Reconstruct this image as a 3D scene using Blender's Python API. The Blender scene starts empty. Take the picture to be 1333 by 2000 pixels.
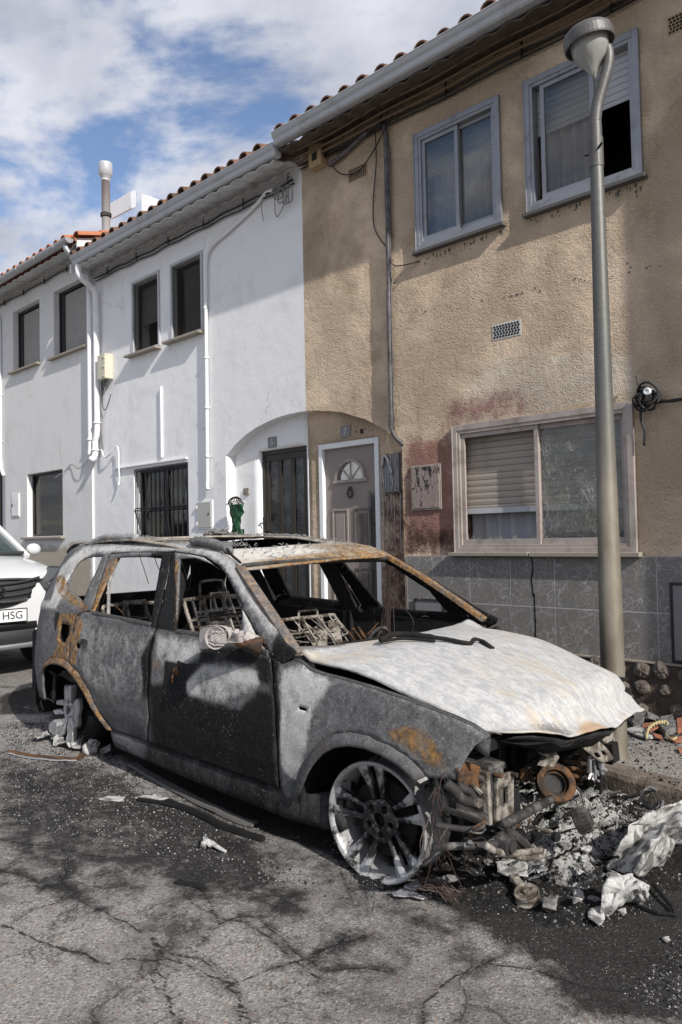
import bpy, bmesh, math, random
import numpy as np
from mathutils import Vector, Matrix, noise
from mathutils.geometry import delaunay_2d_cdt
random.seed(7)
PI=math.pi
sc=bpy.context.scene
# ---------------------------------------------------------------- camera
YAW,PITCH,ROLL,FPX,HC=-0.76692125,0.03320483,-0.02029271,1500.0,1.4294
def _rot():
    cy,sy=math.cos(YAW),math.sin(YAW)
    w=np.array([sy,cy,0.]);r=np.array([cy,-sy,0.]);u=np.array([0,0,1.])
    w2=w*math.cos(PITCH)+u*math.sin(PITCH);u2=-w*math.sin(PITCH)+u*math.cos(PITCH)
    r3=r*math.cos(ROLL)+u2*math.sin(ROLL);u3=-r*math.sin(ROLL)+u2*math.cos(ROLL)
    return np.array([r3,-u3,w2])
RM=_rot(); CAMP=np.array([0,0,HC])
cam=bpy.data.cameras.new("Camera"); camo=bpy.data.objects.new("Camera",cam); sc.collection.objects.link(camo)
cam.sensor_fit='VERTICAL'; cam.sensor_height=36; cam.sensor_width=24; cam.lens=36*FPX/2000; cam.clip_start=.05; cam.clip_end=3000
camo.matrix_world=Matrix([[RM[0][0],-RM[1][0],-RM[2][0],0],[RM[0][1],-RM[1][1],-RM[2][1],0],[RM[0][2],-RM[1][2],-RM[2][2],HC],[0,0,0,1]])
sc.camera=camo
sc.render.resolution_x=682; sc.render.resolution_y=1024
sc.view_settings.view_transform='Standard'; sc.view_settings.look='None'; sc.view_settings.gamma=1
sc.view_settings.use_curve_mapping=False
sc.view_settings.exposure=0.08
# ---------------------------------------------------------------- sun and sky
SUNV=Vector((4.3,-1.0,2.95)).normalized()
sl=bpy.data.lights.new("Sun",'SUN'); sl.energy=5.0; sl.angle=math.radians(.53); sl.color=(1,.955,.89)
so=bpy.data.objects.new("Sun",sl); sc.collection.objects.link(so)
so.rotation_euler=(SUNV).to_track_quat('Z','Y').to_euler(); so.location=(20,-5,20)
wd=bpy.data.worlds.new("World"); sc.world=wd; wd.use_nodes=True
# ---------------------------------------------------------------- node helper
class NT:
    def __init__(s,tree): s.t=tree; tree.nodes.clear()
    def n(s,typ,ins=None,**props):
        nd=s.t.nodes.new(typ)
        for k,v in props.items(): setattr(nd,k,v)
        for k,v in (ins or {}).items():
            sk=nd.inputs[k]
            if isinstance(v,bpy.types.NodeSocket): s.t.links.new(v,sk)
            elif isinstance(v,bpy.types.Node): s.t.links.new(v.outputs[0],sk)
            else: sk.default_value=v
        return nd
    def mix(s,f,a,b,mode='MIX'):
        nd=s.t.nodes.new('ShaderNodeMix'); nd.data_type='RGBA'; nd.blend_type=mode; nd.clamp_factor=True
        for i,v in ((0,f),(6,a),(7,b)):
            if isinstance(v,(bpy.types.NodeSocket,)): s.t.links.new(v,nd.inputs[i])
            elif isinstance(v,bpy.types.Node): s.t.links.new(v.outputs[0],nd.inputs[i])
            else: nd.inputs[i].default_value=(v if i==0 else (tuple(v)+(1,))[:4])
        return nd.outputs[2]
    def m(s,op,a,b=0.,c=0.,clamp=False):
        nd=s.t.nodes.new('ShaderNodeMath'); nd.operation=op; nd.use_clamp=clamp
        for i,v in enumerate((a,b,c)):
            if isinstance(v,bpy.types.NodeSocket): s.t.links.new(v,nd.inputs[i])
            else: nd.inputs[i].default_value=v
        return nd.outputs[0]
    def ss(s,x,lo,hi):
        nd=s.t.nodes.new('ShaderNodeMapRange'); nd.interpolation_type='SMOOTHSTEP'
        s.t.links.new(x,nd.inputs[0]); nd.inputs[1].default_value=lo; nd.inputs[2].default_value=hi
        return nd.outputs[0]
    def co(s,scale=(1,1,1),kind='Object'):
        tc=s.n('ShaderNodeTexCoord'); mp=s.n('ShaderNodeMapping',{'Vector':tc.outputs[kind],'Scale':scale}); return mp.outputs[0]
    def noise(s,sc_=5.,det=4.,rough=.55,vec=None,dist=0.,out='Fac'):
        vec=vec if vec is not None else s.co()
        return s.n('ShaderNodeTexNoise',{'Vector':vec,'Scale':sc_,'Detail':det,'Roughness':rough,'Distortion':dist}).outputs[out]
    def vor(s,sc_,feature='F1',vec=None,out='Distance',rnd=1.):
        vec=vec if vec is not None else s.co()
        return s.n('ShaderNodeTexVoronoi',{'Vector':vec,'Scale':sc_,'Randomness':rnd},feature=feature).outputs[out]
    def attr(s,name): return s.n('ShaderNodeAttribute',attribute_name=name).outputs['Fac']
    def bump(s,h,strength=.3,dist=.01,prev=None):
        d={'Height':h,'Strength':strength,'Distance':dist}
        if prev is not None: d['Normal']=prev
        return s.n('ShaderNodeBump',d).outputs[0]
    def out(s,col,rough=.8,metal=0.,normal=None,spec=.3,alpha=None,**kw):
        b=s.n('ShaderNodeBsdfPrincipled')
        def put(k,v):
            if isinstance(v,bpy.types.NodeSocket): s.t.links.new(v,b.inputs[k])
            elif k=='Base Color': b.inputs[k].default_value=(tuple(v)+(1,))[:4]
            else: b.inputs[k].default_value=v
        put('Base Color',col);put('Roughness',rough);put('Metallic',metal);put('Specular IOR Level',spec)
        if normal is not None: put('Normal',normal)
        for k,v in kw.items(): put(k.replace('_',' '),v)
        o=s.n('ShaderNodeOutputMaterial',{'Surface':b.outputs[0]}); return b
def newmat(name):
    m=bpy.data.materials.new(name); m.use_nodes=True; return m,NT(m.node_tree)
# sky: physical sky with a layer of broken cloud
w=NT(wd.node_tree)
sky=w.n('ShaderNodeTexSky',sky_type='NISHITA',sun_disc=False,sun_elevation=math.asin(SUNV.z),sun_rotation=math.atan2(SUNV.x,SUNV.y),air_density=1.0,dust_density=.6,ozone_density=1.6)
tc=w.n('ShaderNodeTexCoord'); sep=w.n('ShaderNodeSeparateXYZ',{0:tc.outputs['Generated']})
zz=w.m('MAXIMUM',w.m('ADD',sep.outputs[2],.12),.02)
cx2=w.m('DIVIDE',sep.outputs[0],zz); cy2=w.m('DIVIDE',sep.outputs[1],zz)
cv=w.n('ShaderNodeCombineXYZ',{0:cx2,1:cy2,2:.0}).outputs[0]
cv=w.n('ShaderNodeMapping',{'Vector':cv,'Location':(3.1,7.7,1.3),'Rotation':(0,0,.5),'Scale':(1.0,1.25,1)}).outputs[0]
c1=w.noise(1.25,7.,.58,cv,.25); c2=w.noise(3.2,6.,.6,cv,.2)
cm=w.m('ADD',c1,w.m('MULTIPLY',w.m('SUBTRACT',c2,.5),.35))
mask=w.ss(cm,.385,.51)
shade=w.ss(w.noise(2.0,5.,.6,w.n('ShaderNodeMapping',{'Vector':cv,'Location':(.12,.1,0)}).outputs[0]),.33,.68)
ccol=w.mix(shade,(3.1,3.25,3.75),(5.2,5.25,5.65))
skc=w.mix(1.,sky.outputs[0],(.98,.95,1.0),'MULTIPLY')
colr=w.mix(w.m('MULTIPLY',mask,.93),skc,ccol)
bg=w.n('ShaderNodeBackground',{'Color':colr,'Strength':.15})
w.n('ShaderNodeOutputWorld',{'Surface':bg.outputs[0]})
# ---------------------------------------------------------------- where a picture point lies on a real plane
def ray(px,py): return RM.T@np.array([(px-666.5)/FPX,(py-1000)/FPX,1.])
D=5.487                                    # the house fronts stand on y = D
def W(px,py,Y=D):
    d=ray(px,py); return CAMP+d*(Y/d[1])
GS=-.0249; CARX,CARY=-2.15988,3.20489
def gz(x): return GS*(x-CARX)               # the street climbs gently to the left
def G(px,py,dz=0.):
    d=ray(px,py); t=(gz(0)+dz-CAMP[2])/(d[2]-GS*d[0]); return CAMP+d*t
TH,PT=-.0083333,.0249109
FW=np.array([math.cos(TH),math.sin(TH),-PT]);FW/=np.linalg.norm(FW);LT=np.array([-math.sin(TH),math.cos(TH),0.]);UP=np.cross(FW,LT)
CO=np.array([CARX,CARY,0.]); CM=np.array([FW,LT,UP]); CCAM=CM@(CAMP-CO)
CARMAT=Matrix([[FW[0],LT[0],UP[0],CO[0]],[FW[1],LT[1],UP[1],CO[1]],[FW[2],LT[2],UP[2],CO[2]],[0,0,0,1]])
def cray(px,py): return CM@ray(px,py)
def CY(px,py,Y): d=cray(px,py); return CCAM+d*((Y-CCAM[1])/d[1])
def CX(px,py,X): d=cray(px,py); return CCAM+d*((X-CCAM[0])/d[0])
def CZ(px,py,Z): d=cray(px,py); return CCAM+d*((Z-CCAM[2])/d[2])
def sst(a,b,x):
    t=min(1,max(0,(x-a)/(b-a))); return t*t*(3-2*t)
def side(x,z):                              # half width of the body shell
    s=.872; x=max(-3.6,min(.9,x)); z=max(0,min(1.5,z))
    if z<.42: s=.868-.03*sst(.42,.22,z)-.0
    elif z<.70: s=.868+.010*math.sin((z-.42)/.28*PI)
    elif z<.92: s=.868-.034*sst(.70,.93,z)
    else: s=.834-(z-.92)*.53-.02*max(0,z-1.3)
    if z>1.31: s-=.9*(z-1.31)**1.2
    if x>.05: s-=.115*((x-.05)/.6)**2
    if x<-2.95: s-=.27*((-2.95-x)/.55)**2
    return s
def CS(px,py,off=0.):
    y=-.85
    for i in range(40):
        P=CY(px,py,y); y=max(-1.05,min(-.45,.5*y+.5*(-(side(P[0],P[2])-off))))
    return CY(px,py,y)
# ---------------------------------------------------------------- mesh helper
class MB:
    def __init__(s): s.v=[];s.f=[];s.T=None
    def add(s,vs,fs):
        o=len(s.v)
        for p in vs:
            p=Vector(p)
            s.v.append(s.T@p if s.T is not None else p)
        s.f+= [tuple(i+o for i in f) for f in fs]; return s
    def box(s,x0,x1,y0,y1,z0,z1):
        return s.add([(x,y,z) for x in (x0,x1) for y in (y0,y1) for z in (z0,z1)],[(0,1,3,2),(4,6,7,5),(0,4,5,1),(2,3,7,6),(0,2,6,4),(1,5,7,3)])
    def tube(s,path,r,n=8,closed=False,cap=True):
        P=[Vector(p) for p in path]; R=r if isinstance(r,(list,tuple)) else [r]*len(P); m=len(P); vs=[];fs=[]
        up=None
        for i,p in enumerate(P):
            a=P[(i-1)%m] if (closed or i>0) else p; b=P[(i+1)%m] if (closed or i<m-1) else p
            t=(b-a).normalized() if (b-a).length>1e-9 else Vector((0,0,1))
            if up is None: up=Vector((0,0,1)) if abs(t.z)<.9 else Vector((1,0,0))
            u=(up-t*up.dot(t)); u=u.normalized() if u.length>1e-6 else t.orthogonal().normalized(); up=u; w_=t.cross(u)
            for k in range(n):
                a_=2*PI*k/n; vs.append(p+(u*math.cos(a_)+w_*math.sin(a_))*R[i])
        for i in range(m if closed else m-1):
            for k in range(n):
                j=(i+1)%m; fs.append((i*n+k,i*n+(k+1)%n,j*n+(k+1)%n,j*n+k))
        if cap and not closed: fs.append(tuple(range(n-1,-1,-1))); fs.append(tuple((m-1)*n+k for k in range(n)))
        return s.add(vs,fs)
    def bar(s,p,q,w_,h_,up=(0,0,1)):
        p=Vector(p);q=Vector(q);t=(q-p).normalized();u=Vector(up);a=t.cross(u)
        if a.length<1e-5: a=t.orthogonal()
        a.normalize();b=a.cross(t).normalized(); vs=[]
        for c in (p,q):
            for sx,sy in ((-1,-1),(1,-1),(1,1),(-1,1)): vs.append(c+a*(sx*w_/2)+b*(sy*h_/2))
        return s.add(vs,[(0,3,2,1),(4,5,6,7),(0,1,5,4),(1,2,6,5),(2,3,7,6),(3,0,4,7)])
    def lathe(s,prof,c=(0,0,0),axis='z',n=24,a0=0,a1=2*PI,jit=0):
        full=abs(a1-a0-2*PI)<1e-6; m=n if full else n+1; vs=[];fs=[]
        for i in range(m):
            a=a0+(a1-a0)*i/n
            for (r,h) in prof:
                x,y=r*math.cos(a),r*math.sin(a)
                if axis=='z': p=(x,y,h)
                elif axis=='y': p=(x,h,y)
                else: p=(h,x,y)
                vs.append((c[0]+p[0],c[1]+p[1],c[2]+p[2]))
        k=len(prof)
        for i in range(n):
            j=(i+1)%m
            for q in range(k-1): fs.append((i*k+q,j*k+q,j*k+q+1,i*k+q+1))
        return s.add(vs,fs)
    def prism(s,pts,d):                     # closed outline of 3D points pushed along d
        n=len(pts);d=Vector(d);a=[Vector(p) for p in pts]
        return s.add(a+[p+d for p in a],[tuple(range(n)),tuple(range(2*n-1,n-1,-1))]+[(i,i+n,(i+1)%n+n,(i+1)%n) for i in range(n)])
    def grid(s,fn,us,vs_):
        nu,nv=len(us),len(vs_)
        return s.add([fn(u,v) for u in us for v in vs_],[(i*nv+j,(i+1)*nv+j,(i+1)*nv+j+1,i*nv+j+1) for i in range(nu-1) for j in range(nv-1)])
    def build(s,name,mat,parent=None,smooth=False,bevel=0,solid=0,offset=-1,subsurf=0,origin=None):
        root=parent
        while root is not None and root.parent is not None: root=root.parent
        if parent is not None: org=Vector(root.get('org',(0,0,0)))
        else:
            org=Vector(origin) if origin is not None else Vector((sum(p.x for p in s.v)/len(s.v),sum(p.y for p in s.v)/len(s.v),min(p.z for p in s.v)))
        me=bpy.data.meshes.new(name); me.from_pydata([p-org for p in s.v],[],s.f); me.update()
        bm=bmesh.new(); bm.from_mesh(me); bmesh.ops.recalc_face_normals(bm,faces=bm.faces); bm.to_mesh(me); bm.free()
        o=bpy.data.objects.new(name,me); sc.collection.objects.link(o)
        if mat: me.materials.append(mat)
        if parent is not None: o.parent=parent
        else: o.location=org; o['org']=tuple(org)
        if smooth: me.polygons.foreach_set('use_smooth',[True]*len(me.polygons))
        if solid:
            m=o.modifiers.new('thickness','SOLIDIFY'); m.thickness=solid; m.offset=offset
        if bevel:
            m=o.modifiers.new('edge','BEVEL'); m.width=bevel; m.segments=2; m.limit_method='ANGLE'; m.angle_limit=math.radians(40)
        if subsurf:
            m=o.modifiers.new('sub','SUBSURF'); m.levels=subsurf; m.render_levels=subsurf
        if smooth and (bevel):
            pass
        return o
def tag(o,label=None,cat=None,group=None,kind=None):
    if label: o['label']=label
    if cat: o['category']=cat
    if group: o['group']=group
    if kind: o['kind']=kind
    return o
def thing(name,loc,label,cat,group=None,mat=None):
    o=bpy.data.objects.new(name,None); sc.collection.objects.link(o); o.empty_display_size=.2
    if mat is not None: o.matrix_world=mat; o['org']=(0.,0.,0.)
    else: o.location=loc; o['org']=tuple(float(c) for c in loc)
    return tag(o,label,cat,group)
def pip(P,poly):
    x=P[:,0];y=P[:,1];ins=np.zeros(len(P),bool);n=len(poly)
    for i in range(n):
        x1,y1=poly[i];x2,y2=poly[(i+1)%n]
        c=((y1>y)!=(y2>y))
        with np.errstate(divide='ignore',invalid='ignore'): xi=(x2-x1)*(y-y1)/((y2-y1) if y2!=y1 else 1e-12)+x1
        ins^=c&(x<xi)
    return ins
def sdist(P,poly):                          # signed distance, positive inside
    d=np.full(len(P),1e9);n=len(poly)
    for i in range(n):
        a=np.array(poly[i],float);b=np.array(poly[(i+1)%n],float);ab=b-a;L=max(ab@ab,1e-12)
        t=np.clip(((P-a)@ab)/L,0,1); q=a+t[:,None]*ab; d=np.minimum(d,np.hypot(*(P-q).T))
    return np.where(pip(P,poly),d,-d)
def densify(L,step):
    out=[];n=len(L)
    for i in range(n):
        a=Vector(L[i][:2]);b=Vector(L[(i+1)%n][:2]);k=max(1,int(math.ceil((b-a).length/step)))
        for j in range(k): out.append(tuple(a.lerp(b,j/k)))
    return out
def smoothpoly(L,it=1):
    for _ in range(it):
        o=[];n=len(L)
        for i in range(n):
            a=Vector(L[i][:2]);b=Vector(L[(i+1)%n][:2]); o+= [tuple(a.lerp(b,.25)),tuple(a.lerp(b,.75))]
        L=o
    return L
def sheet(name,outline,holes,fn,mat,parent=None,res=.03,solid=.006,offset=-1,smooth=True,attrs=None,rag=0.,label=None):
    """a fine sheet cut to an outline (u,v) with holes, carried into space by fn(u,v)"""
    loops=[densify(outline,res)]+[densify(h,res) for h in holes]
    pts=[];edges=[]
    for L in loops:
        o=len(pts);n=len(L)
        for (a,b) in L:
            if rag: a+=rag*noise.noise((a*40,b*40,3));b+=rag*noise.noise((a*40,b*40,9))
            pts.append((a,b))
        edges+=[(o+i,o+(i+1)%n) for i in range(n)]
    loops2=[];o=0
    for L in loops: loops2.append(pts[o:o+len(L)]); o+=len(L)
    A=np.array(pts);us=np.arange(A[:,0].min(),A[:,0].max(),res);vs=np.arange(A[:,1].min(),A[:,1].max(),res)
    gx,gy=np.meshgrid(us,vs); Gp=np.c_[gx.ravel(),gy.ravel()]
    keep=sdist(Gp,loops2[0])>res*.45
    for L in loops2[1:]: keep&=sdist(Gp,L)<-res*.45
    pts2=pts+[tuple(p) for p in Gp[keep]]
    r=delaunay_2d_cdt([Vector(p) for p in pts2],edges,[],0,1e-6)
    V=np.array([tuple(p) for p in r[0]]);F=[tuple(f) for f in r[2]]
    C=np.array([V[list(f)].mean(0) for f in F]); ok=pip(C,loops2[0])
    for L in loops2[1:]: ok&=~pip(C,L)
    F=[f for f,k in zip(F,ok) if k]
    root=parent
    while root is not None and root.parent is not None: root=root.parent
    P3=[Vector(fn(*v)) for v in V]
    org=Vector(root.get('org',(0,0,0))) if parent is not None else sum(P3,Vector())/len(P3)
    me=bpy.data.meshes.new(name); me.from_pydata([p-org for p in P3],[],F); me.update()
    ob=bpy.data.objects.new(name,me); sc.collection.objects.link(ob); me.materials.append(mat)
    if parent is not None: ob.parent=parent
    else: ob.location=org; ob['org']=tuple(org)
    if smooth: me.polygons.foreach_set('use_smooth',[True]*len(me.polygons))
    if attrs:
        for an,base,specs in attrs:
            val=np.full(len(V),float(base))
            for poly,vv,fe in specs:
                sd=sdist(V,poly); t=np.clip((sd+fe)/(2*fe),0,1); t=t*t*(3-2*t)
                val=val*(1-t)+vv*t
            at=me.attributes.new(an,'FLOAT','POINT'); at.data.foreach_set('value',val.astype(np.float32))
    if solid:
        m=ob.modifiers.new('thickness','SOLIDIFY'); m.thickness=solid; m.offset=offset
    return ob
# ---------------------------------------------------------------- materials
MT={}
def simple(name,col,rough=.7,metal=0.,spec=.4,var=.12,nsc=8.,bump=0.,bsc=60.,dirt=None,dsc=3.,dlo=.5,dhi=.75,damt=.6):
    m,t=newmat(name); n1=t.noise(nsc,5.,.6)
    a=tuple(c*(1-var) for c in col);b=tuple(min(1,c*(1+var)) for c in col)
    c=t.mix(n1,a,b)
    if dirt is not None:
        c=t.mix(t.m('MULTIPLY',t.ss(t.noise(dsc,7.,.65,None,.3),dlo,dhi),damt),c,dirt)
    nm=t.bump(t.noise(bsc,4.,.6),bump,.01) if bump else None
    t.out(c,rough,metal,nm,spec); MT[name]=m; return m
def glassmat(name,tint=(.5,.53,.55),refl=.25,rough=.03):
    m,t=newmat(name)
    lw=t.n('ShaderNodeLayerWeight',{'Blend':.35})
    gl=t.n('ShaderNodeBsdfGlossy',{'Roughness':rough,'Color':(.86,.84,.80,1)})
    tr=t.n('ShaderNodeBsdfTransparent',{'Color':tint+(1,)})
    fac=t.m('ADD',t.m('MULTIPLY',lw.outputs['Fresnel'],.28),refl*.3,clamp=True)
    mx=t.n('ShaderNodeMixShader',{0:fac,1:tr.outputs[0],2:gl.outputs[0]})
    t.n('ShaderNodeOutputMaterial',{'Surface':mx.outputs[0]}); MT[name]=m; return m
simple('white_metal',(.42,.43,.45),.45,var=.06,dirt=(.16,.14,.12),dsc=4,damt=.5)
simple('white_paint',(.74,.75,.76),.5,var=.04,dirt=(.35,.33,.3),dsc=5,damt=.35)
simple('aluminium',(.28,.285,.30),.38,.5,var=.08,dirt=(.12,.10,.09),dsc=9,damt=.5)
simple('smoked_frame',(.38,.33,.30),.5,.1,var=.1,dirt=(.13,.09,.07),dsc=5,dlo=.42,damt=.7)
simple('brown_frame',(.035,.028,.021),.45,.2,var=.15)
simple('dark_frame',(.03,.03,.032),.5,.2)
simple('iron',(.012,.012,.013),.5,.3)
simple('shutter_grey',(.30,.29,.27),.6,var=.08,dirt=(.12,.11,.1),dsc=4,damt=.5)
simple('shutter_dark',(.24,.225,.205),.6,var=.1,dirt=(.06,.06,.055),dsc=4,damt=.5)
simple('shutter_beige',(.33,.29,.25),.6,var=.08,dirt=(.16,.13,.11),dsc=3,damt=.5)
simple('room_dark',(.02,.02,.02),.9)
simple('curtain',(.30,.31,.34),.9,var=.15)
simple('curtain_dim',(.34,.34,.36),.9,var=.3)
simple('black_screen',(.014,.014,.015),.75,var=.2)
simple('sill_stone',(.30,.26,.21),.8,var=.2,bump=.3,dirt=(.08,.07,.06),dsc=8,damt=.5)
simple('sill_dark',(.10,.095,.09),.8,var=.2,bump=.3)
simple('galvanised',(.42,.43,.44),.4,.75,var=.15,nsc=14)
simple('steel_bright',(.50,.515,.53),.35,.25,var=.06)
simple('terracotta',(.40,.15,.075),.85,var=.35,nsc=9,bump=.5,dirt=(.10,.07,.05),dsc=5,damt=.6)
simple('tile_old',(.16,.085,.055),.9,var=.4,nsc=7,bump=.5,dirt=(.04,.035,.03),dsc=4,dlo=.4,damt=.8)
simple('tile_under_white',(.55,.55,.54),.9,var=.12,nsc=14,bump=.4,dirt=(.16,.14,.12),dsc=7,dlo=.45,damt=.7)
simple('tile_under_brown',(.10,.075,.055),.9,var=.4,nsc=11,bump=.5,dirt=(.03,.027,.024),dsc=5,dlo=.4,damt=.8)
simple('cable_black',(.012,.012,.013),.5)
simple('cable_grey',(.25,.24,.23),.7,var=.2)
simple('cable_brown',(.16,.11,.07),.7,var=.3)
simple('conduit_burnt',(.13,.12,.12),.55,.2,var=.5,nsc=18,dirt=(.02,.02,.022),dsc=10,dlo=.35,damt=.9)
simple('box_cream',(.56,.52,.42),.6,var=.05,dirt=(.3,.26,.2),dsc=8,damt=.4)
simple('box_beige',(.42,.30,.17),.8,var=.1,dirt=(.12,.09,.06),dsc=8,damt=.6)
simple('cupboard_grey',(.40,.40,.37),.55,var=.04)
simple('plate_grey',(.20,.20,.205),.5,var=.08)
simple('digit_light',(.55,.55,.52),.6)
simple('green_plastic',(.008,.05,.02),.4,var=.5,nsc=20,bump=.6,bsc=30,dirt=(.01,.02,.012),dsc=12,damt=.8)
simple('char',(.012,.0115,.011),.8,var=.5,nsc=20,bump=.6,bsc=70,spec=.25)
simple('ash_white',(.43,.425,.41),.92,var=.3,nsc=16,bump=1.,bsc=28,dirt=(.07,.067,.063),dsc=12,dlo=.46,dhi=.58,damt=.85)
simple('ash_grey',(.20,.195,.19),.95,var=.5,nsc=30,bump=.9,bsc=60,dirt=(.03,.03,.03),dsc=20,dlo=.42,damt=.9)
simple('melt_alu',(.42,.42,.43),.4,.55,var=.2,nsc=16,bump=.4,bsc=25,dirt=(.08,.08,.08),dsc=9,damt=.6)
simple('rust_metal',(.13,.065,.028),.88,.1,var=.5,nsc=16,bump=.6,bsc=50,dirt=(.025,.02,.018),dsc=12,dlo=.40,dhi=.6,damt=.92)
simple('copper_wire',(.05,.032,.026),.6,.3,var=.4)
simple('dark_metal',(.035,.033,.032),.75,.15,var=.6,nsc=14,bump=.6,bsc=40,dirt=(.18,.17,.155),dsc=14,dlo=.52,dhi=.66,damt=.7)
simple('pale_metal',(.30,.275,.24),.65,.2,var=.35,nsc=20,bump=.5,bsc=50,dirt=(.055,.04,.028),dsc=14,dlo=.42,dhi=.6,damt=.9)
simple('lamp_grey',(.11,.107,.103),.5,.3,var=.25,nsc=18,bump=.2,bsc=50,dirt=(.06,.055,.05),dsc=10,damt=.6)
simple('rubber',(.018,.018,.018),.85)
simple('car_white',(.60,.61,.62),.18,spec=.6,var=.01)
simple('car_trim',(.035,.037,.04),.55,var=.1)
simple('car_grille',(.07,.075,.08),.35,.5)
simple('chrome',(.6,.61,.63),.15,1.)
simple('car_glass',(.03,.045,.045),.06,spec=.8)
simple('lamp_inner',(.10,.105,.11),.2,.6)
simple('plate_white',(.72,.72,.72),.4)
simple('plate_black',(.01,.01,.01),.4)
simple('terracotta_shard',(.30,.12,.07),.9,var=.4,nsc=14,bump=.6,dirt=(.06,.05,.045),dsc=9,damt=.7)
simple('yellow_plastic',(.42,.36,.20),.7,var=.3)
simple('diffuser',(.27,.265,.25),.3,var=.15,nsc=8,bump=.4,bsc=12,dirt=(.14,.13,.12),dsc=8,damt=.6)
simple('mirror_shell',(.36,.33,.315),.75,var=.1,nsc=20,bump=.3)
glassmat('glass',(.80,.80,.79),.08); glassmat('glass_dark',(.42,.43,.44),.12)
# cracked pane
m,t=newmat('glass_cracked')
e=t.vor(11.,'DISTANCE_TO_EDGE',t.n('ShaderNodeMapping',{'Vector':t.n('ShaderNodeVectorMath',{0:t.co(),1:t.n('ShaderNodeTexNoise',{'Scale':6.}).outputs['Color']},operation='ADD').outputs[0],'Scale':(1,1,.55)}).outputs[0])
big=t.ss(t.noise(3.2,3.,.5),.47,.62)
e2=t.vor(60.,'DISTANCE_TO_EDGE'); crk=t.m('ADD',t.m('MULTIPLY',t.m('SUBTRACT',1.,t.ss(e,.0,.05)),t.m('ADD',.35,t.m('MULTIPLY',big,.65))),t.m('MULTIPLY',t.m('MULTIPLY',t.m('SUBTRACT',1.,t.ss(e2,.0,.06)),big),.5),clamp=True)
dust=t.m('MULTIPLY',t.ss(t.noise(120.,3.,.7),.58,.72),.7)
fc=t.m('ADD',t.m('MULTIPLY',crk,.75),t.m('MULTIPLY',t.m('MULTIPLY',dust,big),.6),clamp=True)
gl=t.n('ShaderNodeBsdfGlossy',{'Roughness':.05}); tr=t.n('ShaderNodeBsdfTransparent',{'Color':(.80,.81,.80,1)})
mx=t.n('ShaderNodeMixShader',{0:.05,1:tr.outputs[0],2:gl.outputs[0]}); df=t.n('ShaderNodeBsdfDiffuse',{'Color':(.5,.5,.47,1)})
mx2=t.n('ShaderNodeMixShader',{0:t.m('ADD',fc,.02),1:mx.outputs[0],2:df.outputs[0]}); t.n('ShaderNodeOutputMaterial',{'Surface':mx2.outputs[0]}); MT['glass_cracked']=m
# plasters
def plaster(name,col,col2,b1,s1,b2,s2,grime=(.3,.28,.25),gam=.35):
    m,t=newmat(name); v=t.co()
    c=t.mix(t.noise(2.2,6.,.6,v),col,col2)
    streak=t.noise(7.,5.,.6,t.co((1,1,.18)))
    c=t.mix(t.m('MULTIPLY',t.ss(streak,.55,.8),gam),c,grime)
    hv=t.n('ShaderNodeVectorMath',{0:v,1:t.n('ShaderNodeVectorMath',{0:t.n('ShaderNodeTexNoise',{'Vector':v,'Scale':2.,'Detail':9.,'Roughness':.7}).outputs['Color'],'Scale':.6},operation='SCALE').outputs[0]},operation='ADD').outputs[0]
    hc_=t.m('MULTIPLY',t.m('SUBTRACT',1.,t.ss(t.vor(.8,'DISTANCE_TO_EDGE',hv),.0,.006)),t.ss(t.noise(.9,3.,.5,v),.50,.58))
    c=t.mix(t.m('MULTIPLY',hc_,.55),c,(.33,.32,.30))
    c=t.mix(t.m('MULTIPLY',t.ss(t.noise(1.3,8.,.7,v,.6),.50,.72),.22),c,grime)
    c=t.mix(t.ss(t.m('ADD',t.attr('stain'),t.m('MULTIPLY',t.m('SUBTRACT',t.noise(9.,6.,.65,v),.5),.7)),.35,.75),c,(.40,.36,.30))
    h=t.m('ADD',t.m('MULTIPLY',t.noise(s1,4.,.55,v),1.),0.)
    n1=t.bump(h,b1,.02); n2=t.bump(t.noise(s2,4.,.6,v),b2,.006,n1)
    t.out(c,.92,0.,n2,.15); MT[name]=m
plaster('plaster_white',(.74,.745,.755),(.81,.81,.81),.35,5.,.45,70.,gam=.18)
plaster('plaster_left',(.62,.62,.61),(.70,.70,.69),.2,3.,.35,90.,gam=.25)
# coarse sprayed stucco of the beige house: attributes pink / pale / soot carry the scorch marks and other tone patches
m,t=newmat('stucco_beige'); v=t.co()
n0=t.noise(1.7,5.,.6,v); nf=t.noise(26.,4.,.6,v)
c=t.mix(n0,(.57,.445,.32),(.76,.605,.455))
c=t.mix(t.m('MULTIPLY',t.ss(t.noise(3.4,7.,.65,v,.4),.52,.72),.45),c,(.44,.345,.24))
def am(an,lo=.35,hi=.7,k=.75,s=11.): return t.ss(t.m('ADD',t.attr(an),t.m('MULTIPLY',t.m('SUBTRACT',t.noise(s,7.,.7,v),.5),k)),lo,hi)
c=t.mix(t.m('MULTIPLY',t.ss(t.noise(1.1,9.,.72,t.n('ShaderNodeMapping',{'Vector':v,'Location':(4,1,2)}).outputs[0],.8),.48,.66),.5),c,(.38,.27,.165))
c=t.mix(t.m('MULTIPLY',t.ss(t.noise(6.,8.,.7,t.co((1,1,.22)),.3),.54,.72),.38),c,(.27,.20,.13))
c=t.mix(t.m('MULTIPLY',t.ss(t.noise(70.,6.,.78,v),.53,.64),.7),c,(.78,.68,.54))
c=t.mix(t.m('MULTIPLY',t.ss(t.noise(75.,5.,.75,t.n('ShaderNodeMapping',{'Vector':v,'Location':(9,3,7)}).outputs[0]),.54,.66),.6),c,(.24,.17,.11))
c=t.mix(am('pale',.25,.85,1.1),c,(.66,.59,.48))
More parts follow.
